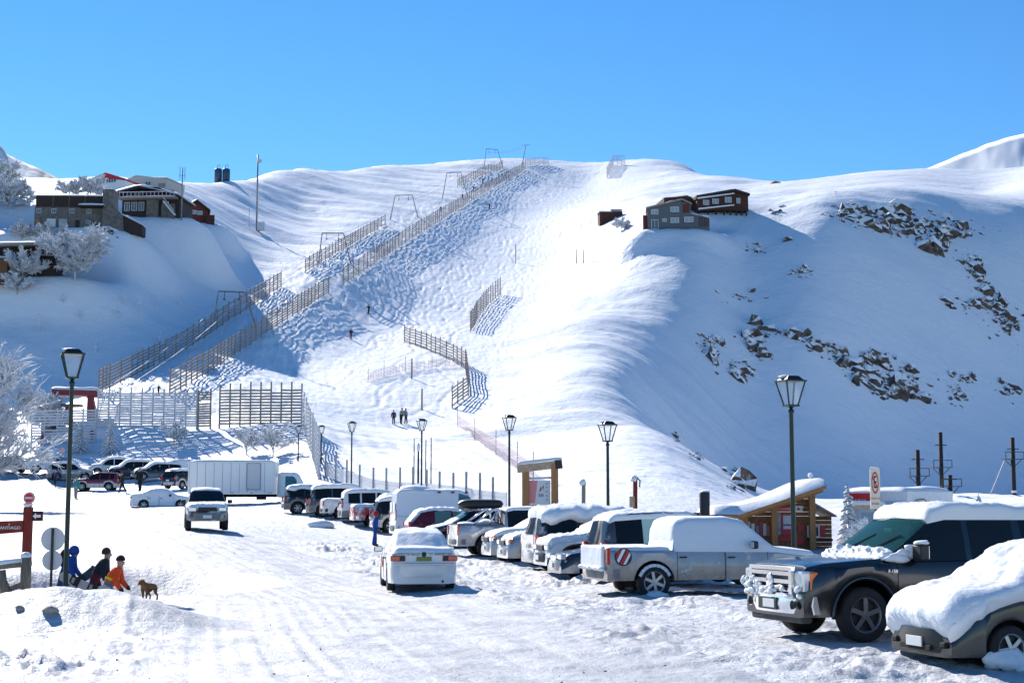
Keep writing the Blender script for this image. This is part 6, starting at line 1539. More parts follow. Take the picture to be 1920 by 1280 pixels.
# masts
def thin_mast(label, px, yb, yt, r, d0=100, m=M_steel, name='mast', cat='mast', extra=None, group=None):
    p = hit(px, yb, d0); q = P(px, yt, p.y); t = empty(name, p, 0, label, cat, group); m_ = MB(); m_.tube([(0, 0, -0.4), (0, 0, (q.z - p.z) * 0.6), (0, 0, q.z - p.z)], [r, r * 0.9, r * 0.75], 8); m_.build('pole', m, t, True)
    if extra: extra(t, q.z - p.z)
    return t
def mast_x(t, h):
    m_ = MB(); m_.box((1.1, -0.3, 0.9), (1.7, 1.4, 2.0)); m_.build('cabinet', mat('pale_cabinet', (0.6, 0.62, 0.64), 0.6), t)
    m_ = MB(); m_.lathe([(0, 0.3), (0.45, 0.15), (0.5, 0.0)], 14, (0.55, -0.4, h - 1.6), 'y'); m_.build('dish', M_frame, t)
    m_ = MB(); m_.bar((-1.8, 0, 0), (-1.8, 0, 5.5), 0.08); m_.bar((-1.8, 0, 1.2), (0, 0, 1.2), 0.06); m_.build('side_post', M_steel, t)
thin_mast('tall steel mast with a dish and cabinet on the left shoulder', 481, 432, 290, 0.22, 200, extra=mast_x)
def ant_x(t, h):
    for s in (-1, 0, 1): m_ = MB(); m_.bar((s * 0.45, 0, h - 2.2), (s * 0.45, 0, h + 0.2), 0.09); m_.build('antenna', M_steel, t)
    m_ = MB(); m_.bar((-0.6, 0, h - 1.4), (0.6, 0, h - 1.4), 0.08); m_.build('arm', M_steel, t)
thin_mast('antenna mast beside the red cabin', 340, 412, 315, 0.12, 150, extra=ant_x)
M_pole = mat('dark_pole', (0.03, 0.028, 0.028), 0.7)
for px, yb, yt, lb in ((776, 912, 822, 'leftmost of the thin dark poles by the lamp'), (784, 914, 838, 'second thin dark pole, with a small rimed box on top'), (798, 914, 824, 'third thin dark pole just right of the lamp'), (808, 914, 820, 'rightmost of the thin dark poles by the lamp')):
    thin_mast(lb, px, yb, yt, 0.05 if px != 784 else 0.09, 80, M_pole, 'pole', 'pole', None if px != 784 else (lambda t, h: lumps_mesh('rimed_box', [(0, 0, h, 0.14, 0.14, 0.4)], M_frost, t, 4)), 'thin dark poles')
for px, yb, yt, lb in ((1081, 494, 467, 'left of two wooden stakes on the sunny spur'), (1094, 493, 467, 'right of two wooden stakes on the sunny spur'), (967, 494, 458, 'lone wooden stake left of the stake pair'), (791, 768, 728, 'wooden stake below the pink netting'), (772, 710, 672, 'wooden post standing in the pink netting')):
    thin_mast(lb, px, yb, yt, 0.13, 120, M_fence, 'stake', 'stake', None, 'wooden stakes on the slope')
# black padded towers in the bowl
for px, yb, yt, d, lb in ((1765, 885, 810, 190, 'tallest black tower with platform in the bowl'), (1722, 912, 843, 180, 'black tower with platform left of the tallest'), (1900, 880, 820, 190, 'black tower with a slanting strut at the right edge'), (1782, 925, 890, 180, 'short black tower nearest the kiosk roof')):
    X = P(px, yb, d).x; z0 = gz(X, d); q = P(px, yt, d); y0 = P(px, yb, d).z; t = empty('lift_tower', (X, d, min(z0, y0)), 0, lb, 'lift tower', 'black towers in the bowl'); h = q.z - min(z0, y0); s0 = d / F_PX
    m_ = MB(); m_.lathe([(0.28, 0.0), (0.28, h), (0.0, h)], 12); m_.build('column', mat('black_padding', (0.012, 0.012, 0.014), 0.8), t, True)
    pz = h * (0.45 if px != 1900 else 0.62); m_ = MB()
    m_.box((0, 0, pz), (2.4, 1.6, 0.08)); [m_.bar((sx * 1.15, -0.75, pz), (sx * 1.15, -0.75, pz + 0.9), 0.09) for sx in (-1, 1)]; m_.bar((-1.15, -0.75, pz + 0.9), (1.15, -0.75, pz + 0.9), 0.09); m_.bar((-1.1, 0, pz), (-0.2, 0, pz - 0.9), 0.08); m_.bar((1.1, 0, pz), (0.2, 0, pz - 0.9), 0.08)
    m_.box((0, -0.1, h * 0.8), (1.5, 0.12, 0.12)); m_.build('platform', M_pole, t)
    m_ = MB(); m_.lathe([(0.30, 0.25), (0.30, 0.55)], 12); m_.build('white_band', M_frame, t)
    if px == 1900: m_ = MB(); m_.bar((-1.0, 0, pz), (-3.2, 0, -0.4), 0.12); m_.build('strut', M_steel, t)
# pink netting
def net(label, pix, h, m):
    pts = [hit(x, y, 100) for x, y in pix]; o0 = pts[0]; t = empty('safety_net', o0, 0, label, 'netting', 'pink safety netting'); b = MB()
    for a, c in zip(pts[:-1], pts[1:]):
        for k in range(6): b.bar(a - o0 + Vector((0, 0, 0.15 + h * k / 5)), c - o0 + Vector((0, 0, 0.15 + h * k / 5)), 0.035, 0.05)
        n = int((c - a).length / 0.8)
        for k in range(n): q = a.lerp(c, k / n) - o0; b.bar(q + Vector((0, 0, 0.15)), q + Vector((0, 0, h + 0.15)), 0.03)
    tag(b.build('mesh', m, t), kind='stuff')
    for p in pts: stick('net_pole', p - o0 + Vector((0, 0, -0.3)), p - o0 + Vector((0, 0, h + 1.2)), 0.06, 0.06, M_pole, t)
M_net = mat('faded_pink_net', (0.58, 0.36, 0.36), 0.8)
net('pink safety netting across the lower piste', [(690, 716), (720, 705), (760, 697), (810, 691), (868, 686)], 1.1, M_net)
net('pink safety netting running down toward the timber sign', [(858, 800), (890, 824), (930, 852), (970, 880), (1000, 905)], 1.3, M_net)
# grey sheet fence behind the cars
t = None; pts = []
for px, y, d in ((610, 925, 128), (650, 930, 121), (700, 937, 114), (750, 942, 107), (800, 947, 101), (850, 952, 95), (900, 957, 89), (950, 962, 84)):
    X, Y = W2(px, y, d); pts.append(Vector((X, Y, gz(X, Y))))
t = empty('sheet_fence', pts[0], 0, 'pale corrugated sheet fence with grey posts behind the parked cars', 'fence')
M_sheet = mat('pale_sheet', (0.62, 0.64, 0.68), 0.5, 0.2, var=0.1)
for a, c in zip(pts[:-1], pts[1:]):
    for k in range(2):
        q0, q1 = a.lerp(c, k / 2) - pts[0], a.lerp(c, (k + 1) / 2) - pts[0]
        for j in range(4): stick('sheet', q0 + Vector((0, 0, 0.3 + j * 0.28)), q1 + Vector((0, 0, 0.3 + j * 0.28)), 0.05 + 0.02 * (j % 2), 0.275, M_sheet, t)
        stick('post', q0 + Vector((0, -0.1, -0.3)), q0 + Vector((0, -0.1, 2.1 + random.uniform(-.1, .3))), 0.14, 0.14, mat('grey_post', (0.30, 0.31, 0.33), 0.7), t)
# ------------------------------------------------------------------ people and the dog
def skin_mesh(joints, bones, radii, sub=2):
    """one continuous skin grown round a skeleton; returns vertices, faces and the bone nearest to each face"""
    names = list(joints); idx = {n: i for i, n in enumerate(names)}
    me = bpy.data.meshes.new('skeleton'); me.from_pydata([tuple(joints[n]) for n in names], [(idx[a], idx[b]) for a, b in bones], []); me.update()
    o = bpy.data.objects.new('skeleton', me); COL.objects.link(o)
    md = o.modifiers.new('skin', 'SKIN'); md.use_smooth_shade = True
    for i, n in enumerate(names):
        sv = me.skin_vertices[0].data[i]; rr = radii[n]; sv.radius = rr if isinstance(rr, tuple) else (rr, rr); sv.use_root = (i == 0)
    if sub: ms = o.modifiers.new('sub', 'SUBSURF'); ms.levels = sub; ms.render_levels = sub
    bpy.context.view_layer.update()
    q = bpy.data.meshes.new_from_object(o.evaluated_get(bpy.context.evaluated_depsgraph_get()))
    bpy.data.objects.remove(o); return q
def seg_d(p, a, b):
    ab = b - a; t = max(0, min(1, (p - a).dot(ab) / max(ab.length_squared, 1e-9))); return (p - a - ab * t).length
M_skin = mat('skin', (0.42, 0.24, 0.17), 0.6); M_boot = mat('dark_boot', (0.03, 0.03, 0.035), 0.7); M_hair = mat('dark_hair', (0.03, 0.02, 0.015), 0.8)
_cloth = {}
def cloth(c):
    k = 'cloth_%02x%02x%02x' % tuple(int(v * 255) for v in c)
    return mat(k, c, 0.85, spec=0.2, var=0.12, vscale=6, bump=0.25, bscale=9)
def person(label, loc, rz, scale=1.0, jacket=(0.1, 0.1, 0.1), pants=(0.05, 0.05, 0.06), hat=None, lean=5, legs=((8, 5), (-8, 8)), arms=((10, 15, 20), (-10, 15, 20)), head=0, glove=(0.03, 0.03, 0.03), hair=True, group=None, sub=1, pack=None, stripe=None, squat=0.0, hood=None):
    """legs: (hip swing, knee bend) left, right; arms: (swing forward, out, elbow bend) left, right; facing +x"""
    J, Rr = {}, {}
    J['pelvis'] = Vector((0, 0, 0)); Rr['pelvis'] = (0.155, 0.17)
    ln = R(lean); up = Vector((math.sin(ln), 0, math.cos(ln)))
    J['waist'] = up * 0.17; J['chest'] = up * 0.38; J['neck'] = up * 0.51; Rr['waist'] = 0.165; Rr['chest'] = (0.17, 0.20); Rr['neck'] = 0.085
    hp = R(lean * 0.5 + head); hu = Vector((math.sin(hp), 0, math.cos(hp)))
    J['jaw'] = J['neck'] + hu * 0.08 + Vector((0.03, 0, 0)); J['brow'] = J['neck'] + hu * 0.17 + Vector((0.02, 0, 0)); J['crown'] = J['neck'] + hu * 0.24; Rr['jaw'] = 0.082; Rr['brow'] = 0.105; Rr['crown'] = 0.07
    B = [('pelvis', 'waist'), ('waist', 'chest'), ('chest', 'neck'), ('neck', 'jaw'), ('jaw', 'brow'), ('brow', 'crown')]
    zmin = 0
    for s, n, (hs, kb), (sw, out, eb) in ((1, 'l', legs[0], arms[0]), (-1, 'r', legs[1], arms[1])):
        a = R(hs); d = Vector((math.sin(a), 0, -math.cos(a))); hip = Vector((0, s * 0.10, -0.06)); kn = hip + d * 0.42; a2 = R(hs - kb); d2 = Vector((math.sin(a2), 0, -math.cos(a2))); an = kn + d2 * 0.42
        J['hip' + n] = hip; J['knee' + n] = kn; J['ankle' + n] = an; J['toe' + n] = an + Vector((0.16, s * 0.02, -0.05)); Rr.update({'hip' + n: 0.115, 'knee' + n: 0.09, 'ankle' + n: 0.075, 'toe' + n: 0.055})
        B += [('pelvis', 'hip' + n), ('hip' + n, 'knee' + n), ('knee' + n, 'ankle' + n), ('ankle' + n, 'toe' + n)]
        sh = J['chest'] + up * 0.09 + Vector((0, s * 0.19, 0)); q = R(sw); o_ = R(out); ad = Vector((math.sin(q) * math.cos(o_), s * math.sin(o_), -math.cos(q) * math.cos(o_)))
        el = sh + ad * 0.29; q2 = R(sw + eb); ad2 = Vector((math.sin(q2) * math.cos(o_ * 0.4), s * math.sin(o_ * 0.4), -math.cos(q2))).normalized(); wr = el + ad2 * 0.25; hd = wr + ad2 * 0.10
        J['sh' + n] = sh; J['el' + n] = el; J['wr' + n] = wr; J['hand' + n] = hd; Rr.update({'sh' + n: 0.105, 'el' + n: 0.085, 'wr' + n: 0.065, 'hand' + n: 0.052})
        J['thumb' + n] = wr + ad2 * 0.05 + Vector((0.03, -s * 0.05, 0.02)); Rr['thumb' + n] = 0.018
        B += [('chest', 'sh' + n), ('sh' + n, 'el' + n), ('el' + n, 'wr' + n), ('wr' + n, 'hand' + n), ('wr' + n, 'thumb' + n)]
        zmin = min(zmin, an.z - 0.10)
    for n in J: J[n] = (J[n] + Vector((0, 0, -zmin)))
    q = skin_mesh(J, B, Rr, sub); q.name = 'person'
    mats = [cloth(jacket), cloth(pants), M_skin, cloth(glove), M_boot]; q.materials.clear(); [q.materials.append(m_) for m_ in mats]
    kind = lambda a, b: 1 if (a[:3] in ('hip',) and b[:4] == 'knee') or (a[:4] == 'knee') or b[:3] == 'hip' else 4 if b[:3] == 'toe' else 3 if b[:4] == 'hand' or b[:5] == 'thumb' else 2 if a in ('neck', 'jaw', 'brow') else 0
    bs = [(J[a], J[b], kind(a, b)) for a, b in B]
    for f in q.polygons: f.material_index = min(((seg_d(f.center, a, b), k) for a, b, k in bs), key=lambda t_: t_[0])[1]
    q.polygons.foreach_set('use_smooth', [True] * len(q.polygons))
    o = bpy.data.objects.new('person', q); COL.objects.link(o); o.location = loc; o.rotation_euler = (0, 0, rz); o.scale = (scale,) * 3; tag(o, label, 'person', group)
    hc = J['brow'] + hu * 0.045
    def cap(name, c, rad, m_, low=-0.15, back=0.0):
        vs = []; fs = []; n, k = 14, 6
        for i in range(k + 1):
            el = low + (math.pi / 2 - low) * i / k
            for j in range(n): a = 6.28318 * j / n; vs.append(c + Vector((math.cos(a) * math.cos(el) * rad * 1.08 - back, math.sin(a) * math.cos(el) * rad, math.sin(el) * rad * 1.15)))
        for i in range(k):
            for j in range(n): fs.append((i * n + j, i * n + (j + 1) % n, (i + 1) * n + (j + 1) % n, (i + 1) * n + j))
        mesh_obj(name, vs, fs, m_, o, True)
    if hat: cap('hat', hc, 0.112, cloth(hat))
    elif hood: cap('hood', hc - hu * 0.03, 0.135, cloth(hood), -0.9, 0.03)
    elif hair: cap('hair', hc - Vector((0.02, 0, 0.01)), 0.113, M_hair, -0.45, 0.02)
    if sub > 1:
        fc = MB()
        for s in (1, -1): fc.box((J['brow'] + Vector((0.10, s * 0.035, -0.01))), (0.02, 0.028, 0.016))
        fc.build('eyes', M_hair, o); nz = MB(); nz.box(J['jaw'] + Vector((0.085, 0, 0.045)), (0.045, 0.028, 0.05), top=(0.5, 0.6)); nz.build('nose', M_skin, o)
    if pack:
        b_ = J['chest'] - Vector((math.cos(ln), 0, -math.sin(ln))) * 0.22; lumps_mesh('backpack', [(b_.x, 0, b_.z - 0.04, 0.15, 0.18, 0.26)], cloth(pack), o, 3, ICO3, 0.06)
    if stripe:
        m_ = MB()
        for z, th_ in ((0.13, 0.05),):
            c = J['waist'] + up * 0.04; m_.lathe([(0.175, -th_), (0.185, 0), (0.175, th_)], 18, c)
        m_.build('belt_stripe', cloth(stripe), o, True)
    return o
def at_foot(px, y, hpx, d=None, full=1.72, d0=30):
    p = hit(px, y, d0) if d is None else onground(px, d); return p, hpx / (F_PX / p.y) / full
def board(label, loc, rot, col, L=1.5, W=0.27, group='snowboards', name='snowboard', col2=None):
    n = 20; vs, fs = [], []
    for i in range(n + 1):
        u = 2 * i / n - 1; w = W / 2 * (0.86 + 0.14 * u * u) * math.sqrt(max(0.0, 1 - max(0, (abs(u) - 0.82) / 0.18) ** 2.2)); z = 0.12 * max(0, abs(u) - 0.80) / 0.2
        for y, zz in ((-w, 0), (w, 0), (w, 0.014), (-w, 0.014)): vs.append((u * L / 2, y, z + zz))
    for i in range(n):
        for j in range(4): a, b = i * 4 + j, i * 4 + (j + 1) % 4; fs.append((a, a + 4, b + 4, b))
    fs += [(0, 1, 2, 3), tuple(n * 4 + k for k in (3, 2, 1, 0))]
    t = empty(name, loc, 0, label, 'snowboard', group); t.rotation_euler = rot; mesh_obj('deck', vs, fs, col, t)
    for x in (-0.25, 0.25):
        m_ = MB(); m_.box((x, 0, 0.03), (0.13, 0.24, 0.03)); m_.bar((x - 0.06, -0.1, 0.03), (x - 0.14, -0.08, 0.2), 0.03); m_.bar((x - 0.06, 0.1, 0.03), (x - 0.14, 0.08, 0.2), 0.03); m_.bar((x - 0.14, -0.08, 0.2), (x - 0.14, 0.08, 0.2), 0.04); m_.build('binding', M_black, t)
    if col2: m_ = MB(); m_.box((0.0, 0, 0.0165), (0.5, W * 0.6, 0.003)); m_.build('print', col2, t)
    return t
# three snowboarders and a dog behind the bank
GB = 'snowboarders walking past the bank'
p = onground(213, 38.6)
person('hunched person in a bright orange jacket and black beanie', p, R(5), 1.0, (0.72, 0.075, 0.02), (0.10, 0.17, 0.28), (0.02, 0.02, 0.02), 34, ((24, 22), (-14, 22)), ((8, 14, 34), (-4, 16, 40)), -14, group=GB, sub=2, stripe=(0.55, 0.6, 0.05))
board('grey snowboard held by the person in orange', p + Vector((0.55, -0.28, 0.62)), (R(70), R(22), R(-8)), mat('grey_board', (0.45, 0.42, 0.38), 0.4), col2=M_black)
p = onground(190, 40.6)
person('hunched dark-haired person in a black jacket behind the orange one', p, R(8), 1.03, (0.02, 0.025, 0.035), (0.10, 0.02, 0.03), None, 32, ((20, 18), (-16, 20)), ((2, 16, 30), (-6, 18, 30)), -12, group=GB, sub=2)
board('beige snowboard under the arm of the person in black', p + Vector((-0.15, -0.34, 0.78)), (R(72), R(22), R(4)), mat('beige_board', (0.58, 0.50, 0.42), 0.4))
p = onground(131, 41.0)
person('hooded person in a blue jacket with a black backpack', p, R(12), 0.98, (0.02, 0.07, 0.30), (0.03, 0.08, 0.2), None, 32, ((22, 20), (-14, 20)), ((6, 14, 34), (-6, 16, 30)), -12, group=GB, sub=2, pack=(0.015, 0.015, 0.018), hood=(0.02, 0.07, 0.30))
board('black and white snowboard carried by the person in blue', p + Vector((0.42, -0.32, 0.66)), (R(68), R(-38), R(0)), mat('dark_board', (0.05, 0.06, 0.065), 0.35), col2=M_frame)
p = onground(289, 33.0)
D = {'hip': (-0.28, 0, 0.42), 'belly': (-0.05, 0, 0.42), 'chest': (0.2, 0, 0.43), 'neck': (0.32, 0, 0.50), 'head': (0.40, 0, 0.56), 'muzzle': (0.54, 0, 0.50), 'tail1': (-0.36, 0, 0.44), 'tail2': (-0.46, 0, 0.30)}
Rd = {'hip': 0.085, 'belly': 0.085, 'chest': 0.115, 'neck': 0.07, 'head': 0.072, 'muzzle': 0.03, 'tail1': 0.03, 'tail2': 0.015}
Bd = [('hip', 'belly'), ('belly', 'chest'), ('chest', 'neck'), ('neck', 'head'), ('head', 'muzzle'), ('hip', 'tail1'), ('tail1', 'tail2')]
for s, n, f in ((1, 'l', 0.05), (-1, 'r', -0.06)):
    D.update({'sh' + n: (0.2, s * 0.075, 0.36), 'wr' + n: (0.19 + f, s * 0.08, 0.17), 'paw' + n: (0.22 + f, s * 0.08, 0.02), 'th' + n: (-0.27, s * 0.07, 0.34), 'kn' + n: (-0.20 - f, s * 0.08, 0.24), 'hk' + n: (-0.33 - f, s * 0.08, 0.15), 'hp' + n: (-0.29 - f, s * 0.08, 0.02), 'ear' + n: (0.38, s * 0.07, 0.61)})
    Rd.update({'sh' + n: 0.055, 'wr' + n: 0.026, 'paw' + n: 0.028, 'th' + n: 0.07, 'kn' + n: 0.045, 'hk' + n: 0.024, 'hp' + n: 0.026, 'ear' + n: 0.02})
    Bd += [('chest', 'sh' + n), ('sh' + n, 'wr' + n), ('wr' + n, 'paw' + n), ('hip', 'th' + n), ('th' + n, 'kn' + n), ('kn' + n, 'hk' + n), ('hk' + n, 'hp' + n), ('head', 'ear' + n)]
q = skin_mesh({k: Vector(v) for k, v in D.items()}, Bd, Rd, 2); q.materials.clear(); q.materials.append(mat('brown_fur', (0.20, 0.085, 0.03), 0.9, var=0.3, vscale=6, bump=0.5, bscale=30)); q.polygons.foreach_set('use_smooth', [True] * len(q.polygons))
o = bpy.data.objects.new('dog', q); COL.objects.link(o); o.location = p; o.rotation_euler = (0, 0, R(-105)); o.scale = (0.8, 0.8, 0.8); tag(o, 'small brown dog standing right of the snowboarders', 'dog')
m_ = MB(); m_.box((0.56, 0, 0.505), (0.03, 0.03, 0.025)); m_.build('nose', M_black, o)
# the others: foot pixel, height in pixels, look
G2 = 'people around the lot'
for (px, y, hp, rz, sc_, jk, pn, ht, lb, kw) in (
    (703, 1024, 62, 20, None, (0.02, 0.08, 0.32), (0.02, 0.07, 0.28), None, 'person in a blue snowsuit and red hood standing by the parked cars', dict(hood=(0.45, 0.03, 0.03), sub=2)),
    (103, 911, 30, 60, None, (0.10, 0.05, 0.20), (0.03, 0.03, 0.04), (0.05, 0.03, 0.1), 'person in purple standing before the white pickup', dict(lean=18)),
    (142, 934, 36, 80, None, (0.06, 0.30, 0.26), (0.30, 0.29, 0.28), (0.5, 0.45, 0.05), 'person in a green jacket just right of the tall lamp', dict()),
    (229, 924, 38, 200, None, (0.02, 0.02, 0.025), (0.02, 0.02, 0.025), (0.25, 0.03, 0.03), 'person in black walking behind the red and silver SUV', dict(legs=((22, 12), (-18, 14)))),
    (262, 921, 42, 250, None, (0.02, 0.02, 0.025), (0.02, 0.02, 0.025), (0.5, 0.5, 0.5), 'person in black with a pale hat beside the smoothed-over car', dict()),
    (172, 828, 24, 120, None, (0.12, 0.03, 0.03), (0.02, 0.02, 0.03), None, 'person in dark red under the pale slat screen', dict()),
    (77, 838, 26, 40, None, (0.35, 0.03, 0.05), (0.12, 0.02, 0.03), None, 'person in red at the low slat screen', dict(lean=16)),
    (738, 795, 25, 100, None, (0.06, 0.04, 0.10), (0.02, 0.02, 0.03), None, 'person in dark purple, left of the group at the foot of the piste', dict()),
    (752, 795, 29, 60, None, (0.30, 0.30, 0.29), (0.03, 0.03, 0.035), (0.03, 0.03, 0.03), 'person in a grey jacket, middle of the group at the foot of the piste', dict(lean=14)),
    (761, 794, 27, 150, None, (0.22, 0.24, 0.24), (0.06, 0.06, 0.065), None, 'person in a grey-green jacket, right of the group at the foot of the piste', dict())):
    p, s = at_foot(px, y, hp); kw.setdefault('legs', ((6, 4), (-6, 6))); person(lb, p, R(rz), s, jk, pn, ht, group=G2, **kw)
G3 = 'skiers on the slope'
def skier(px, y, hp, rz, jk, pn, lb, crouch=True):
    p, s = at_foot(px, y, hp, full=1.45 if crouch else 1.72, d0=120)
    o = person(lb, p, R(rz), s, jk, pn, (0.03, 0.03, 0.03), 38 if crouch else 8, ((42, 62), (30, 52)) if crouch else ((5, 6), (-4, 6)), ((35, 45, 40), (35, 45, 40)) if crouch else ((20, 15, 30), (20, 15, 30)), group=G3)
    for k in (-1, 1): m_ = MB(); m_.box((0.1, k * 0.12, 0.02), (1.7, 0.09, 0.03)); m_.build('ski', M_black, o)
skier(692, 588, 15, 250, (0.015, 0.015, 0.015), (0.015, 0.015, 0.015), 'skier in black carving in mid-piste')
skier(658, 636, 19, 290, (0.03, 0.02, 0.03), (0.22, 0.04, 0.06), 'skier with dark red trousers in mid-piste', False)
skier(918, 392, 10, 250, (0.015, 0.015, 0.015), (0.02, 0.02, 0.02), 'skier in black high on the piste, below the long fence')
for px, y, c, lb in ((826, 396, (0.02, 0.02, 0.03), 'lowest skier riding up the drag lift near the crest'), (867, 372, (0.02, 0.02, 0.03), 'second skier riding up the drag lift near the crest'), (888, 358, (0.03, 0.02, 0.02), 'third skier riding up the drag lift near the crest'), (905, 343, (0.35, 0.06, 0.03), 'skier in orange riding up the drag lift'), (297, 739, (0.02, 0.02, 0.02), 'skier starting up the drag lift beside the red station')):
    skier(px, y, 9 if px > 300 else 17, 70, c, (0.02, 0.02, 0.02), lb, False)

# ------------------------------------------------------------------ signs and odds and ends
M_redw = wood('red_stained_wood', (0.16, 0.022, 0.014), (0.26, 0.045, 0.03), (1, 1, 6))
def placed(px, y, d): return P(px, y, d)
d = 38.0; s0 = d / F_PX
p = P(47, 1090, d); z0 = gz(p.x, d); t = empty('signpost', (p.x, d, z0), 0, 'red wooden signpost with an arrow board reading Santiago', 'sign')
zz = lambda y: P(47, y, d).z - z0
xx = lambda x: (x - 47) * s0
stick('post', (0.02, 0, -0.4), (0.02, 0, zz(950)), 0.17, 0.2, M_redw, t)
m_ = MB(); z = zz(986); m_.add([(xx(-40), -0.12, zz(1004)), (xx(42), -0.12, zz(997)), (xx(42), -0.12, zz(975)), (xx(-40), -0.12, zz(978)), (xx(-40), -0.06, zz(1004)), (xx(42), -0.06, zz(997)), (xx(42), -0.06, zz(975)), (xx(-40), -0.06, zz(978))], [(0, 1, 2, 3), (7, 6, 5, 4), (0, 4, 5, 1), (1, 5, 6, 2), (2, 6, 7, 3), (3, 7, 4, 0)]); o = m_.build('arrow_board', M_redw, t)
text('board_lettering', 'SANTIAGO', 0.115, M_white_ink, o, (xx(17), -0.128, zz(989)), (R(90), 0, 0)); text('board_lettering', 'A', 0.07, M_white_ink, o, (xx(17), -0.128, zz(982.5)), (R(90), 0, 0))
m_ = MB(); m_.box(((xx(58) + xx(78)) / 2, -0.1, zz(967)), (20 * s0, 0.05, 18 * s0)); o = m_.build('direction_board', wood('dark_red_wood', (0.05, 0.012, 0.01), (0.09, 0.02, 0.015)), t)
a0 = [(60, 967), (66, 961), (66, 964.5), (75, 964.5), (75, 969.5), (66, 969.5), (66, 973)]; mesh_obj('arrow', [(xx(x), -0.13, zz(y)) for x, y in a0], [tuple(range(7))], M_white_ink, o)
m_ = MB(); m_.lathe([(0, -0.02), (0.135, -0.02), (0.15, 0.0), (0, 0.005)], 28, (xx(51), -0.08, zz(933)), 'y'); o = m_.build('round_sign', M_red_ink, t)
m_ = MB(); m_.lathe([(0.118, -0.024), (0.128, -0.024)], 28, (xx(51), -0.08, zz(933)), 'y'); m_.build('sign_ring', M_white_ink, o); m_ = MB(); m_.box((xx(51), -0.105, zz(933)), (0.19, 0.005, 0.055)); m_.build('sign_bar', mat('pink_white', (0.7, 0.55, 0.55), 0.6), o)
lumps_mesh('post_snow', [(0.0, 0, zz(946), 0.13, 0.13, 0.07)], M_snow, t, 4)
# round sign backs
p = P(96, 1100, 36.5); d = 36.5; s0 = d / F_PX; z0 = gz(p.x, d); t = empty('road_sign', (p.x, d, z0), 0, 'two round grey sign backs on one thin post', 'sign'); zb = lambda y: P(96, y, d).z - z0
stick('post', (0, -0.03, -0.3), (0.0, -0.03, zb(990)), 0.05, 0.05, M_pole, t); M_grey = mat('grey_sign_back', (0.52, 0.53, 0.55), 0.5, 0.2, var=0.05)
for y, r_ in ((1010, 22), (1050, 18.5)): m_ = MB(); m_.lathe([(0, 0.0), (r_ * s0, 0.0), (r_ * s0, 0.02), (0, 0.02)], 32, (0.0, 0.0, zb(y)), 'y'); m_.build('sign_disc', M_grey, t)
# log barrier at the left edge
d = 35.0; s0 = d / F_PX; M_logg = wood('grey_log', (0.16, 0.12, 0.085), (0.30, 0.24, 0.17), (6, 1, 1)); p = P(20, 1110, d); z0 = gz(p.x, d); t = empty('log_barrier', (p.x, d, z0), 0, 'rustic log barrier with snow along its rail at the left edge', 'fence')
q = lambda x, y: Vector(((x - 20) * s0, 0, P(20, y, d).z - z0))
for nm, a, b, r_ in (('rail', (-60, 1068), (56, 1055), 0.075), ('post', (47, 1045), (47, 1140), 0.12), ('leg', (2, 1068), (12, 1140), 0.09), ('brace', (8, 1090), (26, 1128), 0.07), ('low_rail', (20, 1102), (56, 1088), 0.06), ('post', (-40, 1060), (-40, 1140), 0.1)):
    m_ = MB(); m_.tube([q(*a), q(*b)], r_, 10); m_.build(nm, M_logg, t, True)
m_ = MB(); m_.tube([q(-60, 1063), q(-10, 1056), q(52, 1050)], [0.07, 0.085, 0.06], 8); m_.build('rail_snow', M_snow, t, True); lumps_mesh('post_snow', [(q(45, 1040).x, 0, q(45, 1042).z, 0.13, 0.13, 0.10)], M_snow, t, 6)
# timber sign frame
d = 70.0; s0 = d / F_PX; p = P(1012, 985, d); z0 = gz(p.x, d) ; t = empty('timber_sign', (p.x, d, z0), R(0), 'big timber frame with a hanging red and white notice board', 'sign'); q = lambda x, y, yy=0: Vector(((x - 1012) * s0, yy, P(1012, y, d).z - z0))
stick('post', q(986, 1040), q(986, 874), 0.34, 0.34, M_log, t); stick('post', q(1040, 1040), q(1040, 868), 0.38, 0.33, M_log, t)
stick('beam', q(970, 879), q(1046, 870), 0.36, 0.36, M_beam, t); stick('beam_cap', q(1041, 871), q(1054, 869.5), 0.40, 0.40, M_pole, t)
a, b = q(970, 871), q(1054, 861); snow_slab('beam_snow', [(a.x, -0.18, a.z), (b.x, -0.18, b.z), (b.x, 0.18, b.z), (a.x, 0.18, a.z)], 0.14, t, 0.03, 3)
m_ = MB(); c0, c1 = q(990, 945), q(1032, 900); m_.box(((c0.x + c1.x) / 2, -0.05, (c0.z + c1.z) / 2), (c1.x - c0.x, 0.06, c1.z - c0.z)); o = m_.build('notice_board', M_frame, t)
mesh_obj('red_field', [q(990, 943, -0.085), q(1003, 943, -0.085), q(1008, 901, -0.085), q(991, 901, -0.085)], [(0, 1, 2, 3)], mat('faded_red_print', (0.75, 0.25, 0.25), 0.6), o)
mesh_obj('logo_mountain', [q(1011, 922, -0.086), q(1014, 912, -0.086), q(1016, 916, -0.086), q(1019, 908, -0.086), q(1020, 922, -0.086), q(1018.5, 914, -0.086), q(1014, 920, -0.086)], [(0, 1, 2, 6), (2, 3, 4, 5)], M_ink, o); mesh_obj('logo_mark', [q(1012, 922, -0.088), q(1013.5, 911, -0.088), q(1015.5, 917, -0.088)], [(0, 1, 2)], M_red_ink, o)
for y in (906, 913, 921, 929, 936): m_ = MB(); c = q(1025, y, -0.085); m_.box(c, (3.2 * s0, 0.006, 2.4 * s0)); m_.build('pictogram', mat('grey_print', (0.35, 0.35, 0.37), 0.6), o)
m_ = MB(); c = q(1014.5, 928, -0.085); m_.box(c, (10 * s0, 0.006, 6 * s0)); m_.build('print_block', mat('grey_print', (0.35, 0.35, 0.37), 0.6), o)
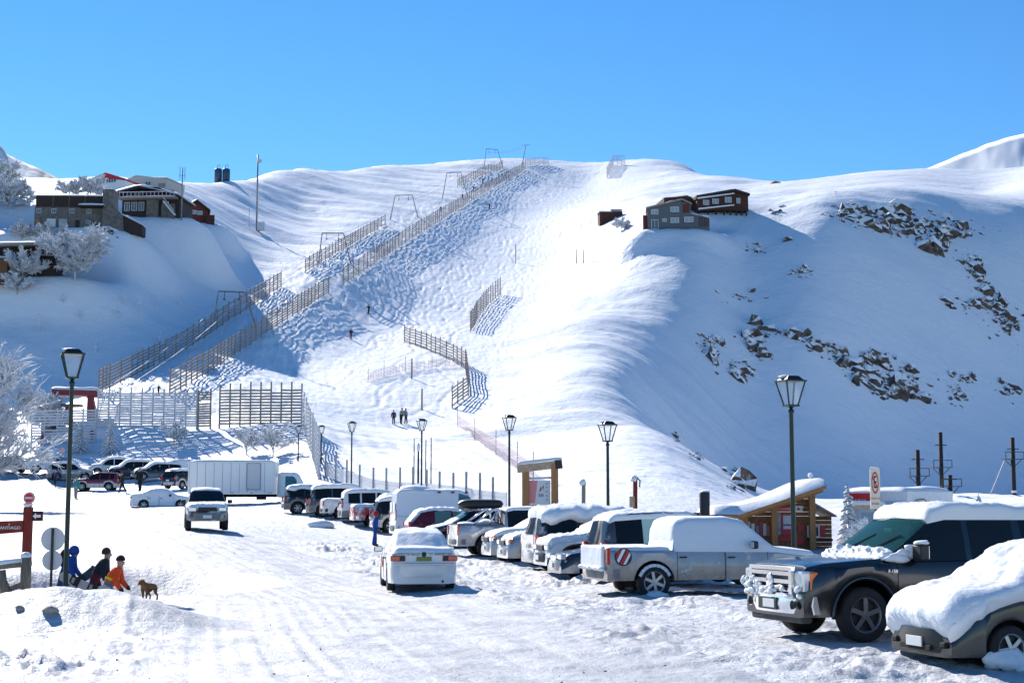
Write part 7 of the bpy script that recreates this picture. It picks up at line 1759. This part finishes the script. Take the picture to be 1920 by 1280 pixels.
stick('hanger', q(988, 897, 0), q(1034, 895, 0), 0.10, 0.10, M_fence_p, t); m_ = MB(); c = q(1011, 947, -0.05); m_.box(c, (44 * s0, 0.12, 0.08)); m_.build('lower_rail', M_beam, t)
# no-parking sign
d = 47.0; s0 = d / F_PX; p = P(1642, 1000, d); z0 = gz(p.x, d); t = empty('parking_sign', (p.x, d, z0), R(0), 'narrow no-parking sign with a red ring on a black post', 'sign'); q = lambda x, y, yy=0: Vector(((x - 1642) * s0, yy, P(1642, y, d).z - z0))
stick('post', q(1643, 1060), q(1643, 945), 0.075, 0.075, M_pole, t); m_ = MB(); c0, c1 = q(1633, 954), q(1651.5, 878); m_.box(((c0.x + c1.x) / 2, -0.06, (c0.z + c1.z) / 2), (c1.x - c0.x, 0.04, c1.z - c0.z)); o = m_.build('sign_plate', mat('cream_plate', (0.80, 0.70, 0.55), 0.5), t)
c = q(1642, 904.5, -0.085); n = 32; vs = []
for k in range(n): a = 6.28318 * k / n; vs += [(c.x + math.cos(a) * 6.8 * s0, c.y, c.z + math.sin(a) * 20.5 * s0), (c.x + math.cos(a) * 4.9 * s0, c.y, c.z + math.sin(a) * 16.5 * s0)]
mesh_obj('ring', vs, [(2 * k, (2 * k + 2) % (2 * n), (2 * k + 3) % (2 * n), 2 * k + 1) for k in range(n)], mat('sign_red', (0.62, 0.05, 0.03), 0.5), o)
e_ = text('letter', 'E', 0.52, M_ink, o, (c.x, c.y - 0.002, c.z), (R(90), 0, 0)); e_.scale = (0.42, 1.05, 1)
sl = MB(); sl.bar(Vector((c.x - 4.4 * s0, c.y - 0.004, c.z + 10 * s0)), Vector((c.x + 4.4 * s0, c.y - 0.004, c.z - 10 * s0)), 0.004, 0.035); sl.build('slash', mat('sign_red', (0.62, 0.05, 0.03), 0.5), o)
text('sign_lettering', 'SOLO A', 0.085, M_red_ink, o, tuple(q(1642, 934, -0.084)), (R(90), 0, 0)); text('sign_lettering', 'BUSES', 0.085, M_red_ink, o, tuple(q(1642, 944, -0.084)), (R(90), 0, 0))
lumps_mesh('sign_snow', [(q(1642, 877).x, -0.06, q(1642, 877).z, 0.15, 0.06, 0.03)], M_snow, t, 2)
# red totem posts and the black drum
for px, yt, yb, d, col, lb in ((1190, 898, 990, 58, M_redw, 'red totem post with snow on its head, right of a street lamp'), (1093, 905, 985, 64, M_fence, 'dark stake with a small red plate right of the timber sign')):
    s0 = d / F_PX; p = P(px, yb, d); z0 = gz(p.x, d); t = empty('totem_post', (p.x, d, z0), 0, lb, 'post'); h = P(px, yt, d).z - z0; stick('post', (0, 0, -0.3), (0.04, 0, h), 0.16, 0.16, col, t)
    m_ = MB(); m_.box((-0.10, -0.09, h * (0.72 if px == 1190 else 0.45)), (0.2, 0.03, 0.42)); m_.build('plate', M_beam if px == 1190 else M_red_ink, t); lumps_mesh('head_snow', [(0.0, -0.02, h + 0.02, 0.14, 0.12, 0.16)], M_snow, t, px)
    if px == 1190: m_ = MB(); m_.tube([(0.04, -0.05, h + 0.1), (0.22, -0.05, h - 0.05), (0.2, -0.05, h - 0.3)], 0.03, 6); m_.build('hook', M_black, t)
d = 60; p = P(1322, 1000, d); z0 = gz(p.x, d); t = empty('chimney_drum', (p.x, d, z0), 0, 'black steel drum post left of the ticket booth', 'drum'); h = P(1322, 922, d).z - z0; m_ = MB(); m_.lathe([(0.2, -0.3), (0.21, h - 0.05), (0.19, h), (0, h)], 18); m_.build('drum', M_black, t, True); lumps_mesh('drum_snow', [(0, 0, h + 0.02, 0.19, 0.19, 0.05)], M_snow, t, 3); m_ = MB(); m_.lathe([(0.215, h * 0.5), (0.225, h * 0.5 + 0.04), (0.215, h * 0.5 + 0.08)], 18); m_.build('hoop', M_pole, t)
# guard rail behind the cars
pts = []
for px, d in ((1000, 72), (1080, 69), (1160, 66), (1240, 64), (1325, 62)):
    X = P(px, 962, d).x; pts.append(Vector((X, d, P(px, 963, d).z)))
t = empty('guard_rail', pts[0], 0, 'long low black rail behind the parked cars, left of the booth', 'railing')
for a, b in zip(pts[:-1], pts[1:]): stick('rail', a - pts[0], b - pts[0], 0.08, 0.12, M_pole, t)
for a in pts: stick('post', a - pts[0] + Vector((0, 0.05, 0.02)), Vector((a.x - pts[0].x, a.y - pts[0].y + 0.05, gz(a.x, a.y) - pts[0].z - 0.2)), 0.08, 0.08, M_pole, t)
# no-entry disc by the far cars, stones in the bank, plough clod
p = hit(116, 868, 100); t = empty('round_road_sign', p, 0, 'small faded red round sign above the far parked cars', 'sign'); stick('post', (0, 0, -0.2), (0, 0, 1.4), 0.06, 0.06, M_pole, t); m_ = MB(); m_.lathe([(0, 0), (0.3, 0), (0.3, 0.03), (0, 0.03)], 20, (0, -0.06, 1.3), 'y'); m_.build('disc', mat('faded_red_white', (0.6, 0.4, 0.38), 0.6), t)
for px, py, r_, lb in ((95, 1147, 0.10, 'bigger brown stone lying in the foreground bank'), (36, 1143, 0.06, 'smaller brown stone lying in the foreground bank')):
    p = hit(px, py, 14); o = lumps_mesh('stone', [(0, 0, 0.02, r_ * 1.3, r_, r_ * 0.8)], mat('brown_stone', (0.36, 0.30, 0.25), 0.9, var=0.3), None, px, ICO2, 0.35, False); o.location = p; tag(o, lb, 'stone', 'stones in the bank')
p = hit(600, 988, 40); o = lumps_mesh('snow_clod', [(0, 0, 0.1, 0.75, 0.4, 0.28)], M_snow, None, 5, ICO3, 0.15); o.location = p; tag(o, 'rounded snow heap lying behind the white pickup in the row', 'snow heap')

# grit and crumbs of dirty ice on the road and lot
r_ = np.random.default_rng(77); vs, fs = [], []; V, Fc = ICO1
for _ in range(160):
    d = 17 + 60 * r_.random() ** 2; px = r_.uniform(150, 1500) if d < 40 else r_.uniform(300, 1000); q = onground(px, d); s_ = r_.uniform(0.004, 0.013) * (1 + d / 60)
    b = len(vs); vs += (V * s_ * r_.uniform(0.6, 1.4, 3) + np.array([q.x, q.y, q.z + s_ * 0.2])).tolist(); fs += [tuple(k + b for k in f) for f in Fc]
tag(mesh_obj('grit', vs, fs, mat('dirty_grit', (0.20, 0.18, 0.165), 0.9, var=0.5, vscale=0.7)), 'dark grit and dirty ice crumbs strewn over the road', 'grit', None, 'stuff')
